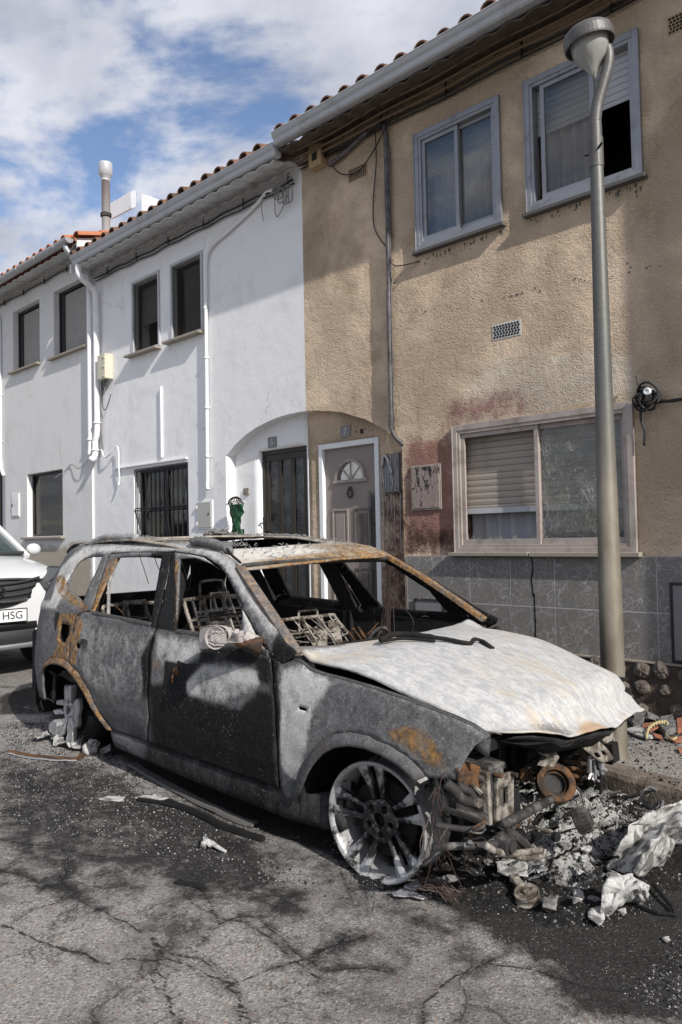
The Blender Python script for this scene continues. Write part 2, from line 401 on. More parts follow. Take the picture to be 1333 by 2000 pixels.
c=t.mix(t.m('MULTIPLY',am('pink',.20,.85,1.6),.80),c,(.28,.125,.11))
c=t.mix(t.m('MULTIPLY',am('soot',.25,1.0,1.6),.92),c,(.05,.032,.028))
sv=t.n('ShaderNodeVectorMath',{0:v,1:t.n('ShaderNodeVectorMath',{0:t.n('ShaderNodeTexNoise',{'Vector':v,'Scale':14.,'Detail':2.}).outputs['Color'],'Scale':.05},operation='SCALE').outputs[0]},operation='ADD').outputs[0]
hh=t.m('ADD',t.m('MULTIPLY',t.noise(27.,9.,.74,v),2.0),t.m('MULTIPLY',t.m('SUBTRACT',1.,t.vor(80.,'F1',v)),.55))
b1=t.bump(t.noise(2.5,4.,.55,v),.30,.08); b2=t.bump(t.m('MULTIPLY',hh,t.m('ADD',.35,t.ss(t.noise(1.4,4.,.6,v),.35,.62))),1.0,.021,b1)
t.out(c,.93,0.,b2,.12); MT['stucco_beige']=m
# marble-look wall tile
m,t=newmat('marble_tile'); v=t.co()
dv=t.n('ShaderNodeVectorMath',{0:v,1:t.n('ShaderNodeVectorMath',{0:t.n('ShaderNodeTexNoise',{'Vector':v,'Scale':5.,'Detail':5.}).outputs['Color'],'Scale':.22},operation='SCALE').outputs[0]},operation='ADD').outputs[0]
e1=t.vor(9.,'DISTANCE_TO_EDGE',dv); e2=t.vor(24.,'DISTANCE_TO_EDGE',dv)
ve=t.m('ADD',t.m('SUBTRACT',1.,t.ss(e1,.0,.035)),t.m('MULTIPLY',t.m('SUBTRACT',1.,t.ss(e2,.0,.07)),.6),clamp=True)
ve=t.m('MULTIPLY',ve,t.m('ADD',.3,t.m('MULTIPLY',t.ss(t.noise(9.,4.,.6,v),.38,.62),.7)))
c=t.mix(t.noise(6.,6.,.65,v),(.142,.134,.124),(.215,.205,.19))
c=t.mix(t.m('MULTIPLY',ve,.9),c,(.40,.39,.375))
c=t.mix(t.m('MULTIPLY',t.ss(t.noise(3.,5.,.6,t.co((1,1,.4))),.5,.8),.5),c,(.05,.045,.042))
t.out(c,.5,0.,t.bump(t.noise(50.,2.,.5,v),.1,.003),.4); MT['marble_tile']=m
simple('grout',(.40,.385,.365),.9,var=.15,dirt=(.12,.1,.09),dsc=6,damt=.7)
simple('plinth_stone',(.085,.068,.056),.95,var=.4,nsc=30,bump=1.,bsc=45,dirt=(.025,.02,.018),dsc=7,damt=.7)
simple('cobble',(.15,.125,.105),.95,var=.4,nsc=40,bump=1.,bsc=70,dirt=(.05,.04,.035),dsc=12,damt=.7)
# scorched door leaf
m,t=newmat('door_scorched'); v=t.co()
c=t.mix(t.noise(3.,5.,.6,v),(.235,.20,.18),(.29,.25,.225))
c=t.mix(t.m('MULTIPLY',t.ss(t.m('ADD',t.attr('soot'),t.m('MULTIPLY',t.m('SUBTRACT',t.noise(9.,6.,.65,t.co((1,1,.3))),.5),.6)),.3,.8),.93),c,(.04,.033,.032))
t.out(c,.6,0.,t.bump(t.noise(70.,3.,.6,v),.15,.004),.3); MT['door_scorched']=m
# burnt body shell: attributes rust / soot (plus the mirror's painted shadow) / ash
def burnt(name,base=(.065,.066,.067),base2=(.155,.155,.157),ashc=(.58,.57,.55),k=1.):
    m,t=newmat(name); v=t.co()
    nl=t.noise(5.,8.,.68,v,.35); nm_=t.noise(22.,7.,.7,v,.3); nf=t.noise(95.,4.,.7,v)
    c=t.mix(t.ss(nm_,.3,.7),base,base2)
    c=t.mix(t.m('MULTIPLY',t.ss(nf,.5,.72),.55),c,tuple(min(1,x*2.1) for x in base2))
    def a(an,lo,hi,kk,src): return t.ss(t.m('ADD',t.attr(an),t.m('MULTIPLY',t.m('SUBTRACT',src,.5),kk)),lo,hi)
    mixn=t.m('ADD',t.m('ADD',t.m('MULTIPLY',nl,.36),t.m('MULTIPLY',nm_,.30)),t.m('ADD',t.m('MULTIPLY',nf,.10),t.m('MULTIPLY',t.noise(9.,7.,.7,t.co((1.3,1.3,.28)),.3),.24)))
    c=t.mix(a('ash',.20,.88,2.3,mixn),c,t.mix(t.ss(nf,.35,.7),tuple(x*.72 for x in ashc),ashc))
    rc=t.mix(t.ss(t.noise(30.,6.,.7,v),.35,.68),(.08,.045,.024),(.36,.20,.07))
    c=t.mix(t.m('MULTIPLY',t.m('MULTIPLY',a('rust',.30,.85,2.4,mixn),t.m('ADD',.35,t.m('MULTIPLY',t.ss(t.noise(17.,7.,.7,v,.4),.40,.56),.65))),.95),c,rc)
    c=t.mix(t.m('MULTIPLY',a('soot',.18,.84,2.1,mixn),.97),c,t.mix(t.ss(nf,.5,.78),(.006,.006,.0062),(.030,.030,.031)))
    # flaked spots
    fl=t.m('MULTIPLY',t.ss(t.noise(60.,5.,.75,v,.6),.60,.66),t.ss(nl,.45,.6))
    c=t.mix(t.m('MULTIPLY',fl,.65),c,(.34,.335,.325))
    c=t.mix(t.m('MULTIPLY',t.ss(t.noise(38.,6.,.75,v,.3),.56,.70),.35),c,(.04,.04,.041))
    h=t.m('ADD',t.m('MULTIPLY',nm_,.5),t.m('MULTIPLY',nf,.5))
    b1=t.bump(t.noise(4.,3.,.5,v),.12*k,.05); b2=t.bump(h,.5*k,.006,b1)
    t.out(c,t.m('ADD',.68,t.m('MULTIPLY',nm_,.3)),.0,b2,.18); MT[name]=m
burnt('burnt_shell'); 
burnt('burnt_roof',(.20,.17,.13),(.33,.29,.24),(.68,.66,.62))
# ash-white bonnet
m,t=newmat('bonnet_ash'); v=t.co()
st=t.noise(15.,9.,.74,t.n('ShaderNodeMapping',{'Vector':v,'Rotation':(0,0,.5),'Scale':(.9,1.9,1)}).outputs[0],.5); fi=t.noise(60.,6.,.75,v,.3)
c=t.mix(t.ss(st,.36,.62),(.33,.333,.34),(.50,.495,.48))
c=t.mix(t.m('MULTIPLY',t.ss(fi,.50,.64),.55),c,(.29,.285,.28))
c=t.mix(t.m('MULTIPLY',t.ss(t.noise(3.1,7.,.66,v,.6),.50,.64),.5),c,(.47,.385,.27))
c=t.mix(t.ss(t.m('ADD',t.attr('soot'),t.m('MULTIPLY',t.m('SUBTRACT',fi,.5),.9)),.35,.75),c,(.16,.15,.145))
c=t.mix(t.m('MULTIPLY',t.ss(t.m('ADD',t.attr('rust'),t.m('MULTIPLY',t.m('SUBTRACT',st,.5),.9)),.4,.7),.8),c,(.34,.22,.12))
ck=t.vor(9.,'DISTANCE_TO_EDGE',t.n('ShaderNodeVectorMath',{0:v,1:t.n('ShaderNodeTexNoise',{'Vector':v,'Scale':8.}).outputs['Color']},operation='ADD').outputs[0])
c=t.mix(t.m('MULTIPLY',t.m('MULTIPLY',t.m('SUBTRACT',1.,t.ss(ck,.0,.012)),t.ss(t.noise(2.3,2.,.5,v),.5,.6)),.6),c,(.25,.24,.23))
b1=t.bump(t.noise(3.5,3.,.5,v),.10,.05); b2=t.bump(t.m('ADD',fi,t.m('MULTIPLY',st,.6)),.45,.006,b1)
t.out(c,.8,0.,b2,.25); MT['bonnet_ash']=m
# alloy wheel, half cleaned by the fire
m,t=newmat('alloy_burnt'); v=t.co()
nn=t.noise(9.,7.,.65,v,.5); c=t.mix(t.ss(t.m('SUBTRACT',nn,t.m('MULTIPLY',t.attr('soot'),.30)),.34,.46),(.018,.018,.018),(.38,.38,.38))
c=t.mix(t.m('MULTIPLY',t.ss(t.noise(40.,5.,.7,v),.5,.7),.35),c,(.5,.5,.49))
t.out(c,.42,.35,t.bump(t.noise(45.,4.,.6,v),.25,.004),.5); MT['alloy_burnt']=m
# lamp post: galvanised, darker down its left side, ochre scorch at the foot
m,t=newmat('post_scorched'); v=t.co(); g=t.n('ShaderNodeSeparateXYZ',{0:t.n('ShaderNodeTexCoord').outputs['Object']})
zf=g.outputs[2]; xn=g.outputs[0]
nn=t.noise(4.,6.,.6,t.co((1,1,.25)),.3)
c=t.mix(t.noise(30.,5.,.6,v),(.085,.088,.08),(.16,.16,.148))
z1=t.ss(t.m('ADD',zf,t.m('MULTIPLY',t.m('SUBTRACT',nn,.5),1.2)),1.2,2.3)
och=t.mix(t.ss(t.noise(5.,6.,.6,t.co((1.,1.,.45)),.1),.3,.7),(.17,.145,.105),(.29,.262,.215))
c=t.mix(z1,och,c)
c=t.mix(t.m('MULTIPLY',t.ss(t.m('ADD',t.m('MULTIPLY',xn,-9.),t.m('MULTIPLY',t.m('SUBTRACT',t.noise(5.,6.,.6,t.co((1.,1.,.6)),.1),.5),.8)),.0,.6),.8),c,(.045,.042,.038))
t.out(c,.5,.4,t.bump(t.noise(60.,3.,.6,v),.2,.003),.4); MT['post_scorched']=m
# street surfaces: attributes soot / dust
def ground(name,base,base2,agg,cracks=True):
    m,t=newmat(name); v=t.co()
    nl=t.noise(1.6,8.,.65,v,.4); nm_=t.noise(7.,8.,.7,v,.4); nf=t.noise(48.,6.,.75,v)
    nq=t.noise(19.,9.,.78,v,.3)
    c=t.mix(nm_,base,base2)
    vc=t.n('ShaderNodeTexVoronoi',{'Vector':v,'Scale':130.}); 
    sp=t.n('ShaderNodeSeparateColor',{0:vc.outputs['Color']})
    c=t.mix(t.m('MULTIPLY',t.ss(sp.outputs[0],.62,.9),.55),c,agg)
    c=t.mix(t.m('MULTIPLY',t.ss(sp.outputs[1],.7,.95),.6),c,(.05,.045,.042))
    c=t.mix(t.m('MULTIPLY',t.ss(sp.outputs[2],.93,.98),.5),c,(.30,.16,.10))
    hts=vc.outputs['Distance']
    if cracks:
        dv=t.n('ShaderNodeVectorMath',{0:v,1:t.n('ShaderNodeVectorMath',{0:t.n('ShaderNodeTexNoise',{'Vector':v,'Scale':3.2,'Detail':9.,'Roughness':.66}).outputs['Color'],'Scale':.5},operation='SCALE').outputs[0]},operation='ADD').outputs[0]
        ce=t.vor(1.05,'DISTANCE_TO_EDGE',dv); ce=t.m('ADD',ce,t.m('MULTIPLY',t.ss(t.noise(2.2,3.,.5,v),.48,.62),.06))
        c=t.mix(t.m('MULTIPLY',t.ss(t.noise(1.9,9.,.7,t.n('ShaderNodeMapping',{'Vector':v,'Location':(3,8,1)}).outputs[0],.7),.46,.64),.42),c,(.11,.10,.092))
        wide=t.m('MULTIPLY',t.m('SUBTRACT',1.,t.ss(ce,.0,.16)),t.ss(nm_,.34,.60))
        c=t.mix(t.m('MULTIPLY',wide,.72),c,(.045,.041,.038))
        c2_=t.vor(3.1,'DISTANCE_TO_EDGE',dv); thin=t.m('MAXIMUM',t.m('SUBTRACT',1.,t.ss(ce,.002,.012)),t.m('MULTIPLY',t.m('SUBTRACT',1.,t.ss(c2_,.002,.016)),t.ss(t.noise(1.1,3.,.5,v),.52,.58))); thin=t.m('MULTIPLY',thin,.6); cra=t.ss(t.m('ADD',t.attr('crack'),t.m('MULTIPLY',t.m('SUBTRACT',nf,.5),1.6)),.45,.80); thin=t.m('MAXIMUM',thin,cra); c=t.mix(t.m('MULTIPLY',thin,.88),c,(.016,.014,.013))
    so_=t.m('ADD',t.m('ADD',t.attr('soot'),t.m('MULTIPLY',t.m('SUBTRACT',nq,.5),1.5)),t.m('ADD',t.m('MULTIPLY',t.m('SUBTRACT',nl,.5),.7),t.m('MULTIPLY',t.m('SUBTRACT',nm_,.5),1.3)))
    c=t.mix(t.m('MULTIPLY',t.ss(so_,.10,.86),.93),c,t.mix(t.ss(t.noise(85.,6.,.8,v),.50,.68),(.010,.0095,.009),(.070,.066,.062)))
    du=t.m('ADD',t.attr('dust'),t.m('ADD',t.m('MULTIPLY',t.m('SUBTRACT',t.noise(11.,8.,.72,v,.5),.5),1.7),t.m('MULTIPLY',t.m('SUBTRACT',nf,.5),.8)))
    c=t.mix(t.m('MULTIPLY',t.ss(du,.48,.85),.75),c,(.42,.40,.375))
    sc2=t.vor(75.,'F1',v); spk=t.m('MULTIPLY',t.m('SUBTRACT',1.,t.ss(sc2,.10,.20)),t.ss(t.m('ADD',t.noise(6.,5.,.7,v),t.m('MULTIPLY',t.attr('dust'),.35)),.52,.72))
    c=t.mix(t.m('MULTIPLY',spk,.85),c,(.55,.54,.52))
    h=t.m('ADD',t.m('MULTIPLY',nf,.8),t.m('MULTIPLY',hts,.6))
    if cracks: h=t.m('SUBTRACT',h,t.m('MULTIPLY',thin,1.5))
    t.out(c,.9,0.,t.bump(h,.7,.006),.2); MT[name]=m
ground('asphalt_old',(.185,.176,.166),(.275,.264,.25),(.40,.385,.365))
ground('pavement_grit',(.20,.185,.168),(.28,.265,.245),(.40,.38,.36),False)
simple('kerb_stone',(.20,.165,.135),.9,var=.3,nsc=9,bump=.8,bsc=40,dirt=(.04,.03,.025),dsc=4,dlo=.42,damt=.9)
m,t=newmat('ash_heap'); v=t.co()
nn=t.noise(16.,9.,.75,v,.6); nf=t.noise(70.,5.,.75,v)
c=t.mix(t.ss(t.m('ADD',nn,t.m('MULTIPLY',t.attr('dust'),.28)),.60,.74),(.011,.0105,.010),(.36,.355,.345)); c=t.mix(t.m('MULTIPLY',t.ss(nf,.58,.7),.5),c,(.34,.33,.32))
t.out(c,.8,0.,t.bump(t.m('ADD',nn,nf),.9,.012),.3); MT['ash_heap']=m
def arcpts(P,k=5):
    out=[]
    P=[Vector(p) for p in P]
    for i in range(len(P)-1):
        p0=P[max(i-1,0)];p1=P[i];p2=P[i+1];p3=P[min(i+2,len(P)-1)]
        for j in range(k):
            t_=j/k; out.append(.5*((2*p1)+(-p0+p2)*t_+(2*p0-5*p1+4*p2-p3)*t_*t_+(-p0+3*p1-3*p2+p3)*t_**3))
    return out+[P[-1]]
# ================================================================ street
def gridaxis(segs):
    out=[]
    for a,b,st in segs:
        n=max(1,int(round((b-a)/st))); out+=[a+(b-a)*i/n for i in range(n)]
    return out+[segs[-1][1]]
def KY(x):                                   # street edge of the kerb
    return 4.10-.103*(x+1.97) if x>-4.2 else 4.33+.0*(x)
def attr_grid(ob,P,specs):
    for an,base,L in specs:
        val=np.full(len(P),float(base))
        for poly,vv,fe in L:
            t=np.clip((sdist(P,poly)+fe)/(2*fe),0,1);t=t*t*(3-2*t);val=val*(1-t)+vv*t
        at=ob.data.attributes.new(an,'FLOAT','POINT');at.data.foreach_set('value',val.astype(np.float32))
def GP(L,dz=0.): return [tuple(G(*p,dz)[:2]) for p in L]
us=gridaxis([(-150,-20,10),(-20,-9,1),(-9,-5.2,.05),(-5.2,-.3,.012),(-.3,3.2,.05),(3.2,20,1.5),(20,120,10)])
vs=gridaxis([(-120,-10,10),(-10,.2,1.),(.2,.8,.05),(.8,3.2,.012),(3.2,4.45,.05),(4.45,5.3,.2)])
P=[(u,v) for u in us for v in vs]
def rz(x,y): return gz(max(-60,min(30,x)))+.006*noise.noise((x*1.3,y*1.3,0))*(1 if abs(x)<12 else 0)-(.05 if y>4.5 else 0)
mb=MB(); mb.add([(x,y,rz(x,y)) for x,y in P],[(i*len(vs)+j,(i+1)*len(vs)+j,(i+1)*len(vs)+j+1,i*len(vs)+j+1) for i in range(len(us)-1) for j in range(len(vs)-1)])
road=mb.build('road',MT['asphalt_old'],smooth=True,origin=(0,0,0)); tag(road,kind='structure')
SOOT=[(GP([(0,1395),(90,1395),(200,1470),(330,1560),(430,1600),(640,1660),(850,1740),(960,1830),(1333,1990),(1333,1500),(1190,1480),(900,1500),(640,1500),(200,1330),(100,1330),(0,1360)]),1.22,.10),
 (GP([(0,1540),(0,1690),(180,1760),(330,1680),(520,1690),(470,1600),(250,1500),(100,1470)]),.72,.18),
 (GP([(240,1560),(330,1560),(440,1620),(480,1670),(380,1680),(270,1640)]),1.25,.10),
 (GP([(330,1690),(480,1790),(650,1860),(800,1900),(820,1830),(640,1780),(520,1740),(420,1670)]),.50,.18),
 (GP([(1060,1830),(1333,1880),(1333,2000),(1120,1980)]),1.0,.14),
 (GP([(540,1745),(590,1745),(590,1780),(540,1780)]),.8,.05),(GP([(620,1925),(720,1900),(800,1930),(820,1995),(640,1995)]),.42,.14),
 (GP([(235,1475),(340,1540),(400,1590),(300,1570),(210,1500)]),.35,.08),
 (GP([(420,1590),(600,1650),(780,1735),(960,1860),(880,1880),(640,1740),(480,1650)]),.46,.10),
 (GP([(640,1650),(860,1735),(1000,1800),(1130,1830),(1333,1850),(1333,1560),(1150,1540),(900,1560)]),1.35,.08),
 (GP([(200,1440),(330,1515),(480,1600),(640,1668),(760,1722),(900,1780),(900,1700),(640,1560),(300,1430)]),1.15,.05),(GP([(0,1480),(120,1500),(330,1600),(520,1680),(560,1760),(420,1740),(200,1690),(0,1600)]),.74,.14)]
DUST=[(GP([(235,1475),(340,1540),(400,1590),(280,1570),(190,1500)]),.55,.08),
 (GP([(100,1560),(480,1640),(560,1740),(330,1720),(120,1640)]),.12,.2),
 (GP([(500,1650),(700,1720),(950,1860),(880,1900),(560,1720)]),.22,.12),
 (GP([(650,1720),(900,1760),(1200,1800),(1333,1830),(1333,1960),(1150,1900),(800,1830)]),.30,.12),
 (GP([(0,1370),(120,1380),(200,1450),(100,1500),(0,1450)]),.42,.12)]
attr_grid(road,np.array(P),[('soot',-.02,SOOT+[(GP([(560,1420+400),(700,1840),(760,1930),(640,1960),(560,1880)]),.34,.16),(GP([(80,1700),(230,1690),(260,1760),(140,1790)]),.4,.14)]),('dust',.06,DUST+[(GP([(0,1285),(70,1285),(80,1330),(0,1345)]),.45,.2)])])
q8=lambda L:[(x/1.666,1400+y/1.666) for x,y in L]; q3=lambda L:[(x/.672,1300+y/.672) for x,y in L]
CR=[q8([(0,683),(30,685),(70,650),(110,625),(185,605),(215,560),(190,515)]),q8([(30,685),(90,710),(150,740),(230,755),(290,780),(350,800),(400,785),(450,790),(510,790)]),q8([(610,590),(640,620),(690,640),(730,660),(790,670),(830,690),(900,740),(960,790),(1010,830),(1060,860)]),
 q8([(500,720),(540,760),(600,780),(660,790),(690,820),(740,850),(770,880),(775,920),(780,1000)]),q8([(510,790),(520,830),(540,860),(545,900),(560,960),(590,1000)]),q8([(1000,810),(1040,770),(1090,740),(1130,715),(1190,715)]),
 [(833,1955),(870,1917),(915,1896),(952,1880),(985,1862)],[(595,1873),(640,1850),(714,1828)],[(0,1806),(45,1821),(89,1843),(193,1873)],[(0,1702),(45,1709),(104,1731),(134,1694),(119,1657),(60,1650),(0,1642)],
 q3([(90,290),(110,310),(150,330),(190,350),(215,380),(260,400),(300,420),(330,471)]),q3([(215,380),(200,410),(220,440),(235,471)]),q3([(260,370),(290,340),(330,330),(360,350),(400,385)]),q3([(400,385),(430,400),(470,395),(510,400)]),q3([(300,420),(350,400),(400,385)]),
 q3([(80,240),(130,250),(190,250),(240,260),(290,340)]),[(833,1955),(820,2000)],q3([(640,390),(700,400),(760,420),(820,430)])]
CRP=[]
for L in CR:
    Q=arcpts([tuple(G(*p)[:2])+(0,) for p in L],6); CRP.append([(p.x+.012*noise.noise((p.x*14,p.y*14,1)),p.y+.012*noise.noise((p.x*14,p.y*14,7))) for p in Q])
PA=np.array(P); near=(PA[:,0]>-5.3)&(PA[:,0]<-.2)&(PA[:,1]>.7)&(PA[:,1]<3.3); PN=PA[near]; dmin=np.full(len(PN),9.)
for Q in CRP:
    Q=np.array(Q)
    for a,b in zip(Q[:-1],Q[1:]):
        ab=b-a; t_=np.clip(((PN-a)@ab)/max(ab@ab,1e-9),0,1); dmin=np.minimum(dmin,np.hypot(*(PN-a-t_[:,None]*ab).T))
cv_=np.full(len(PA),-.5); cv_[near]=1.05-dmin/.0095; cv_=np.clip(cv_,-.5,1.05)
at=road.data.attributes.new('crack','FLOAT','POINT');at.data.foreach_set('value',cv_.astype(np.float32))
so_=np.zeros(len(PA),np.float32); road.data.attributes['soot'].data.foreach_get('value',so_)
add=np.zeros(len(PA)); add[near]=.30*np.exp(-(dmin/.03)**2)+.10*np.exp(-(dmin/.12)**2); so_=(so_+add*(so_<.7)).astype(np.float32); road.data.attributes['soot'].data.foreach_set('value',so_)
# pavement and kerb
us=gridaxis([(-40,-8,2),(-8,2.5,.08),(2.5,30,2)]); mb=MB(); Pp=[];nv=16
for x in us:
    for j in range(nv):
        y=KY(x)+.125+(D+.3-KY(x)-.125)*j/(nv-1); Pp.append((x,y))
mb.add([(x,y,gz(x)+.128+.004*noise.noise((x*5,y*5,2))) for x,y in Pp],[(i*nv+j,(i+1)*nv+j,(i+1)*nv+j+1,i*nv+j+1) for i in range(len(us)-1) for j in range(nv-1)])
pav=mb.build('pavement',MT['pavement_grit'],smooth=True,origin=(0,0,0)); tag(pav,kind='structure')
attr_grid(pav,np.array(Pp),[('soot',.30,[([(-2.4,4.9),(-1.3,4.9),(-1.3,5.5),(-2.4,5.5)],.62,.2),([(-4.8,4.1),(-2.3,4.1),(-2.3,5.6),(-4.8,5.6)],.8,.3),([(-2.1,4.1),(-1.2,4.0),(-1.2,4.9),(-2.0,4.8)],.05,.15)]),('dust',.1,[])])
kb=MB(); prof=[(0,-.10),(.0,.085),(.012,.112),(.035,.126),(.125,.128),(.125,-.1)]
def kgrid(us):
    vs_=[];fs=[]
    for x in us:
        for k,(dy,dz) in enumerate(prof):
            j=.006*noise.noise((x*9,k*3.3,1.)) if 0<k<5 else 0
            vs_.append((x,KY(x)+dy+j,gz(x)+dz+j*.6))
    m_=len(prof)
    for i in range(len(us)-1):
        for k in range(m_-1): fs.append((i*m_+k,(i+1)*m_+k,(i+1)*m_+k+1,i*m_+k+1))
    kb.add(vs_,fs); 
    for e_ in (0,len(us)-1): kb.f.append(tuple(len(kb.v)-len(vs_)+e_*m_+k for k in range(m_)))
x=-9.02
while x<3: kgrid([x+.003+i*(.994/24) for i in range(25)]); x+=1.0
kerb=kb.build('kerb',MT['kerb_stone'],smooth=False,origin=(0,0,0)); tag(kerb,kind='structure')
# ================================================================ houses
XB,XL=-5.765,-10.22; RC=.14
def vstrip(mb,x0,x1,y0,y1,z0,z1): mb.box(x0,x1,y0,y1,z0,z1)
def frame_rect(mb,x0,x1,z0,z1,y0,y1,w,wb=None):
    wb=wb or w
    mb.box(x0,x0+w,y0,y1,z0,z1); mb.box(x1-w,x1,y0,y1,z0,z1)
    mb.box(x0+w,x1-w,y0,y1,z1-w,z1); mb.box(x0+w,x1-w,y0,y1,z0,z0+wb)
def slats(mb,x0,x1,z0,z1,y,h=.045):
    z=z1
    while z>z0+.005:
        zb=max(z0,z-h+.004); mb.add([(x0,y,z),(x1,y,z),(x1,y-.0028,(z+zb)/2),(x0,y-.0028,(z+zb)/2),(x1,y,zb),(x0,y,zb),(x0,y+.006,zb),(x1,y+.006,zb),(x0,y+.006,z),(x1,y+.006,z)],[(0,1,2,3),(3,2,4,5),(5,4,7,6),(0,8,9,1)]); z-=h
    return mb
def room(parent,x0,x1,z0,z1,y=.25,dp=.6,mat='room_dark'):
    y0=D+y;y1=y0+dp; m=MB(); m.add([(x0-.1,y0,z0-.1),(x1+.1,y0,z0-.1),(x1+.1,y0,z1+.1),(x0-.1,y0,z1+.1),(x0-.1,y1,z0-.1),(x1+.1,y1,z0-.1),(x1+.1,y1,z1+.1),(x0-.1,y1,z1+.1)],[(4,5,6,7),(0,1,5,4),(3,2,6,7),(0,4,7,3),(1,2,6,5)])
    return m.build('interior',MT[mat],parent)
def curtain(parent,x0,x1,z0,z1,y,mat='curtain',amp=.02,per=.11):
    n=int((x1-x0)/.012)
    m=MB(); m.grid(lambda u,v:(u,D+y+amp*math.sin(u*2*PI/per+2*math.sin(u*7))*(1-.15*(v-z0)),v),[x0+(x1-x0)*i/n for i in range(n+1)],[z0+(z1-z0)*i/4 for i in range(5)])
    return m.build('curtain',MT[mat],parent,smooth=True)
def pane(parent,x0,x1,z0,z1,y,mat='glass'):
    return MB().box(x0,x1,D+y,D+y+.004,z0,z1).build('pane',MT[mat],parent)
def canal_roof(parent,x0,x1,zE,yE,slope,length,mat,per=.225,under=None,right_verge=False):
    """rows of curved tiles: covers and channels as one waved sheet, with stepped courses"""
    R_=per*.29; m=MB(); cols=int((x1-x0)/per)
    na=7
    for c in range(cols):
        xc=x0+per*(c+.5)
        jx=.008*noise.noise((c*3.1,1,1)); jy=.03*noise.noise((c*7.7,5,2))
        L=0;k=0
        while L<length:
            a=L;b=min(length,L+.42); lift=.018
            prof=[(xc+jx+R_*1.12*math.cos(PI*i/(na-1)),R_*1.1*math.sin(PI*i/(na-1))) for i in range(na)]
            prof2=[(xc+jx+(R_*1.12-.012)*math.cos(PI*i/(na-1)),(R_*1.1-.014)*math.sin(PI*i/(na-1))) for i in range(na)]
            vs_=[]
            for (l,dl) in ((a,0 if k==0 else lift),(b,0)):
                for pr in (prof,prof2):
                    for (px_,pz) in pr: vs_.append((px_,yE+(jy if k==0 and l==a else 0)+l,zE+.045+slope*l+pz+dl))
            fs=[]
            for i in range(na-1):
                fs.append((i,i+1,2*na+i+1,2*na+i)); fs.append((na+i,3*na+i,3*na+i+1,na+i+1)); fs.append((i,na+i,na+i+1,i+1))
            m.add(vs_,fs); L+=.40;k+=1
            if L>1.3: break
        # channel below
        pr=[(xc+per/2-.10*math.cos(PI*i/6),-.05*math.sin(PI*i/6)) for i in range(7)]
        m.add([(p[0],yE+.02+l,zE+.05+slope*l+p[1]) for l in (0,length) for p in pr],[(i,i+1,7+i+1,7+i) for i in range(6)])
    return m.build('tile_roof',MT[mat],parent,smooth=False)
# ---- shared helpers for eaves
def soffit(parent,x0,x1,yE,zE,slope,mat,per=.225):
    m=MB(); n=int((x1-x0)/.028)
    def fn(u,v):
        ph=(u/per)%1; st=int((v-yE)/.20)
        return (u,v,zE+slope*(v-yE)+.030*abs(math.sin(PI*u/per))-.020*((v-yE)/.20-st)+.006*noise.noise((u*6,v*9,0)))
    m.grid(fn,[x0+(x1-x0)*i/n for i in range(n+1)],[yE+(D+.25-yE)*i/12 for i in range(13)])
    return m.build('soffit',MT[mat],parent,smooth=False,solid=.012,offset=1)
def box_gutter(parent,x0,x1,y,zt,zb,mat='white_metal',w=.115):
    """ogee eaves gutter: front face rolls out to a lip"""
    pr=[(y+w,zt-.01),(y+w,zb),(y+.045,zb),(y+.032,zb+.012),(y+.026,zb+.055),(y+.012,zb+.068),(y+.004,zb+.082),(y,zt-.014),(y-.008,zt-.006),(y-.004,zt),(y+.006,zt),(y+.012,zt-.016)]
    m=MB(); nx=max(2,int((x1-x0)/.4))
    vs_=[(x0+(x1-x0)*i/nx,p[0]+.004*noise.noise((i*1.7,0,x0)),p[1]+.004*noise.noise((i*1.3,4,x0))) for i in range(nx+1) for p in pr]; k=len(pr)
    fs=[(i*k+j,(i+1)*k+j,(i+1)*k+j+1,i*k+j+1) for i in range(nx) for j in range(k-1)]
    m.add(vs_,fs); m.f.append(tuple(range(0,9))); m.f.append(tuple(nx*k+j for j in range(9)))
    return m.build('gutter',MT[mat],parent,solid=.003,offset=0)
ARCH=[(-7.13,2.40),(-6.95,2.52),(-6.76,2.61),(-6.58,2.67),(-6.4,2.71),(-6.22,2.74),(-6.07,2.75),(-5.90,2.755),(XB,2.75),(-5.60,2.735),(-5.38,2.70),(-5.22,2.665),(-5.1,2.62),(-4.95,2.57),(-4.83,2.51),(-4.70,2.44),(-4.61,2.38),(-4.49,2.28)]
def wx(px,py,dy=0): return float(W(px,py,D+dy)[0])
# ---------------------------------------------------------------- beige house
hb=thing('beige_house',(-3.,D,0),'beige stucco house with scorched ground floor and grey marbled tiles behind the street lamp','house')
WP=lambda L:[(float(W(*p)[0]),float(W(*p)[2])) for p in L]
U1=(-4.215,-3.385,4.03,5.05);U2=(-3.085,-2.215,4.03,5.05);LW=(-3.87,-2.345,1.30,2.345)
rect=lambda r:[(r[0],r[2]),(r[1],r[2]),(r[1],r[3]),(r[0],r[3])]
out=[(-4.49,.02),(3.2,.02),(3.2,5.52),(XB,5.52)]+[p for p in ARCH if p[0]>=XB]
PINK=[(WP([(790,850),(890,850),(905,900),(905,1085),(786,1085),(786,980)]),.95,.20),(WP([(880,770),(1010,750),(1060,800),(1000,825),(870,840),(860,800)]),.70,.16)]
PALE=[(WP([(700,640),(900,620),(960,700),(880,770),(800,850),(760,800)]),.30,.3),(WP([(960,700),(1160,670),(1250,690),(1255,780),(1120,800),(900,850),(880,790)]),.60,.06),(WP([(950,622),(1030,615),(1030,632),(950,640)]),.6,.02),(WP([(600,560),(700,560),(700,640),(600,650)]),.35,.15)]
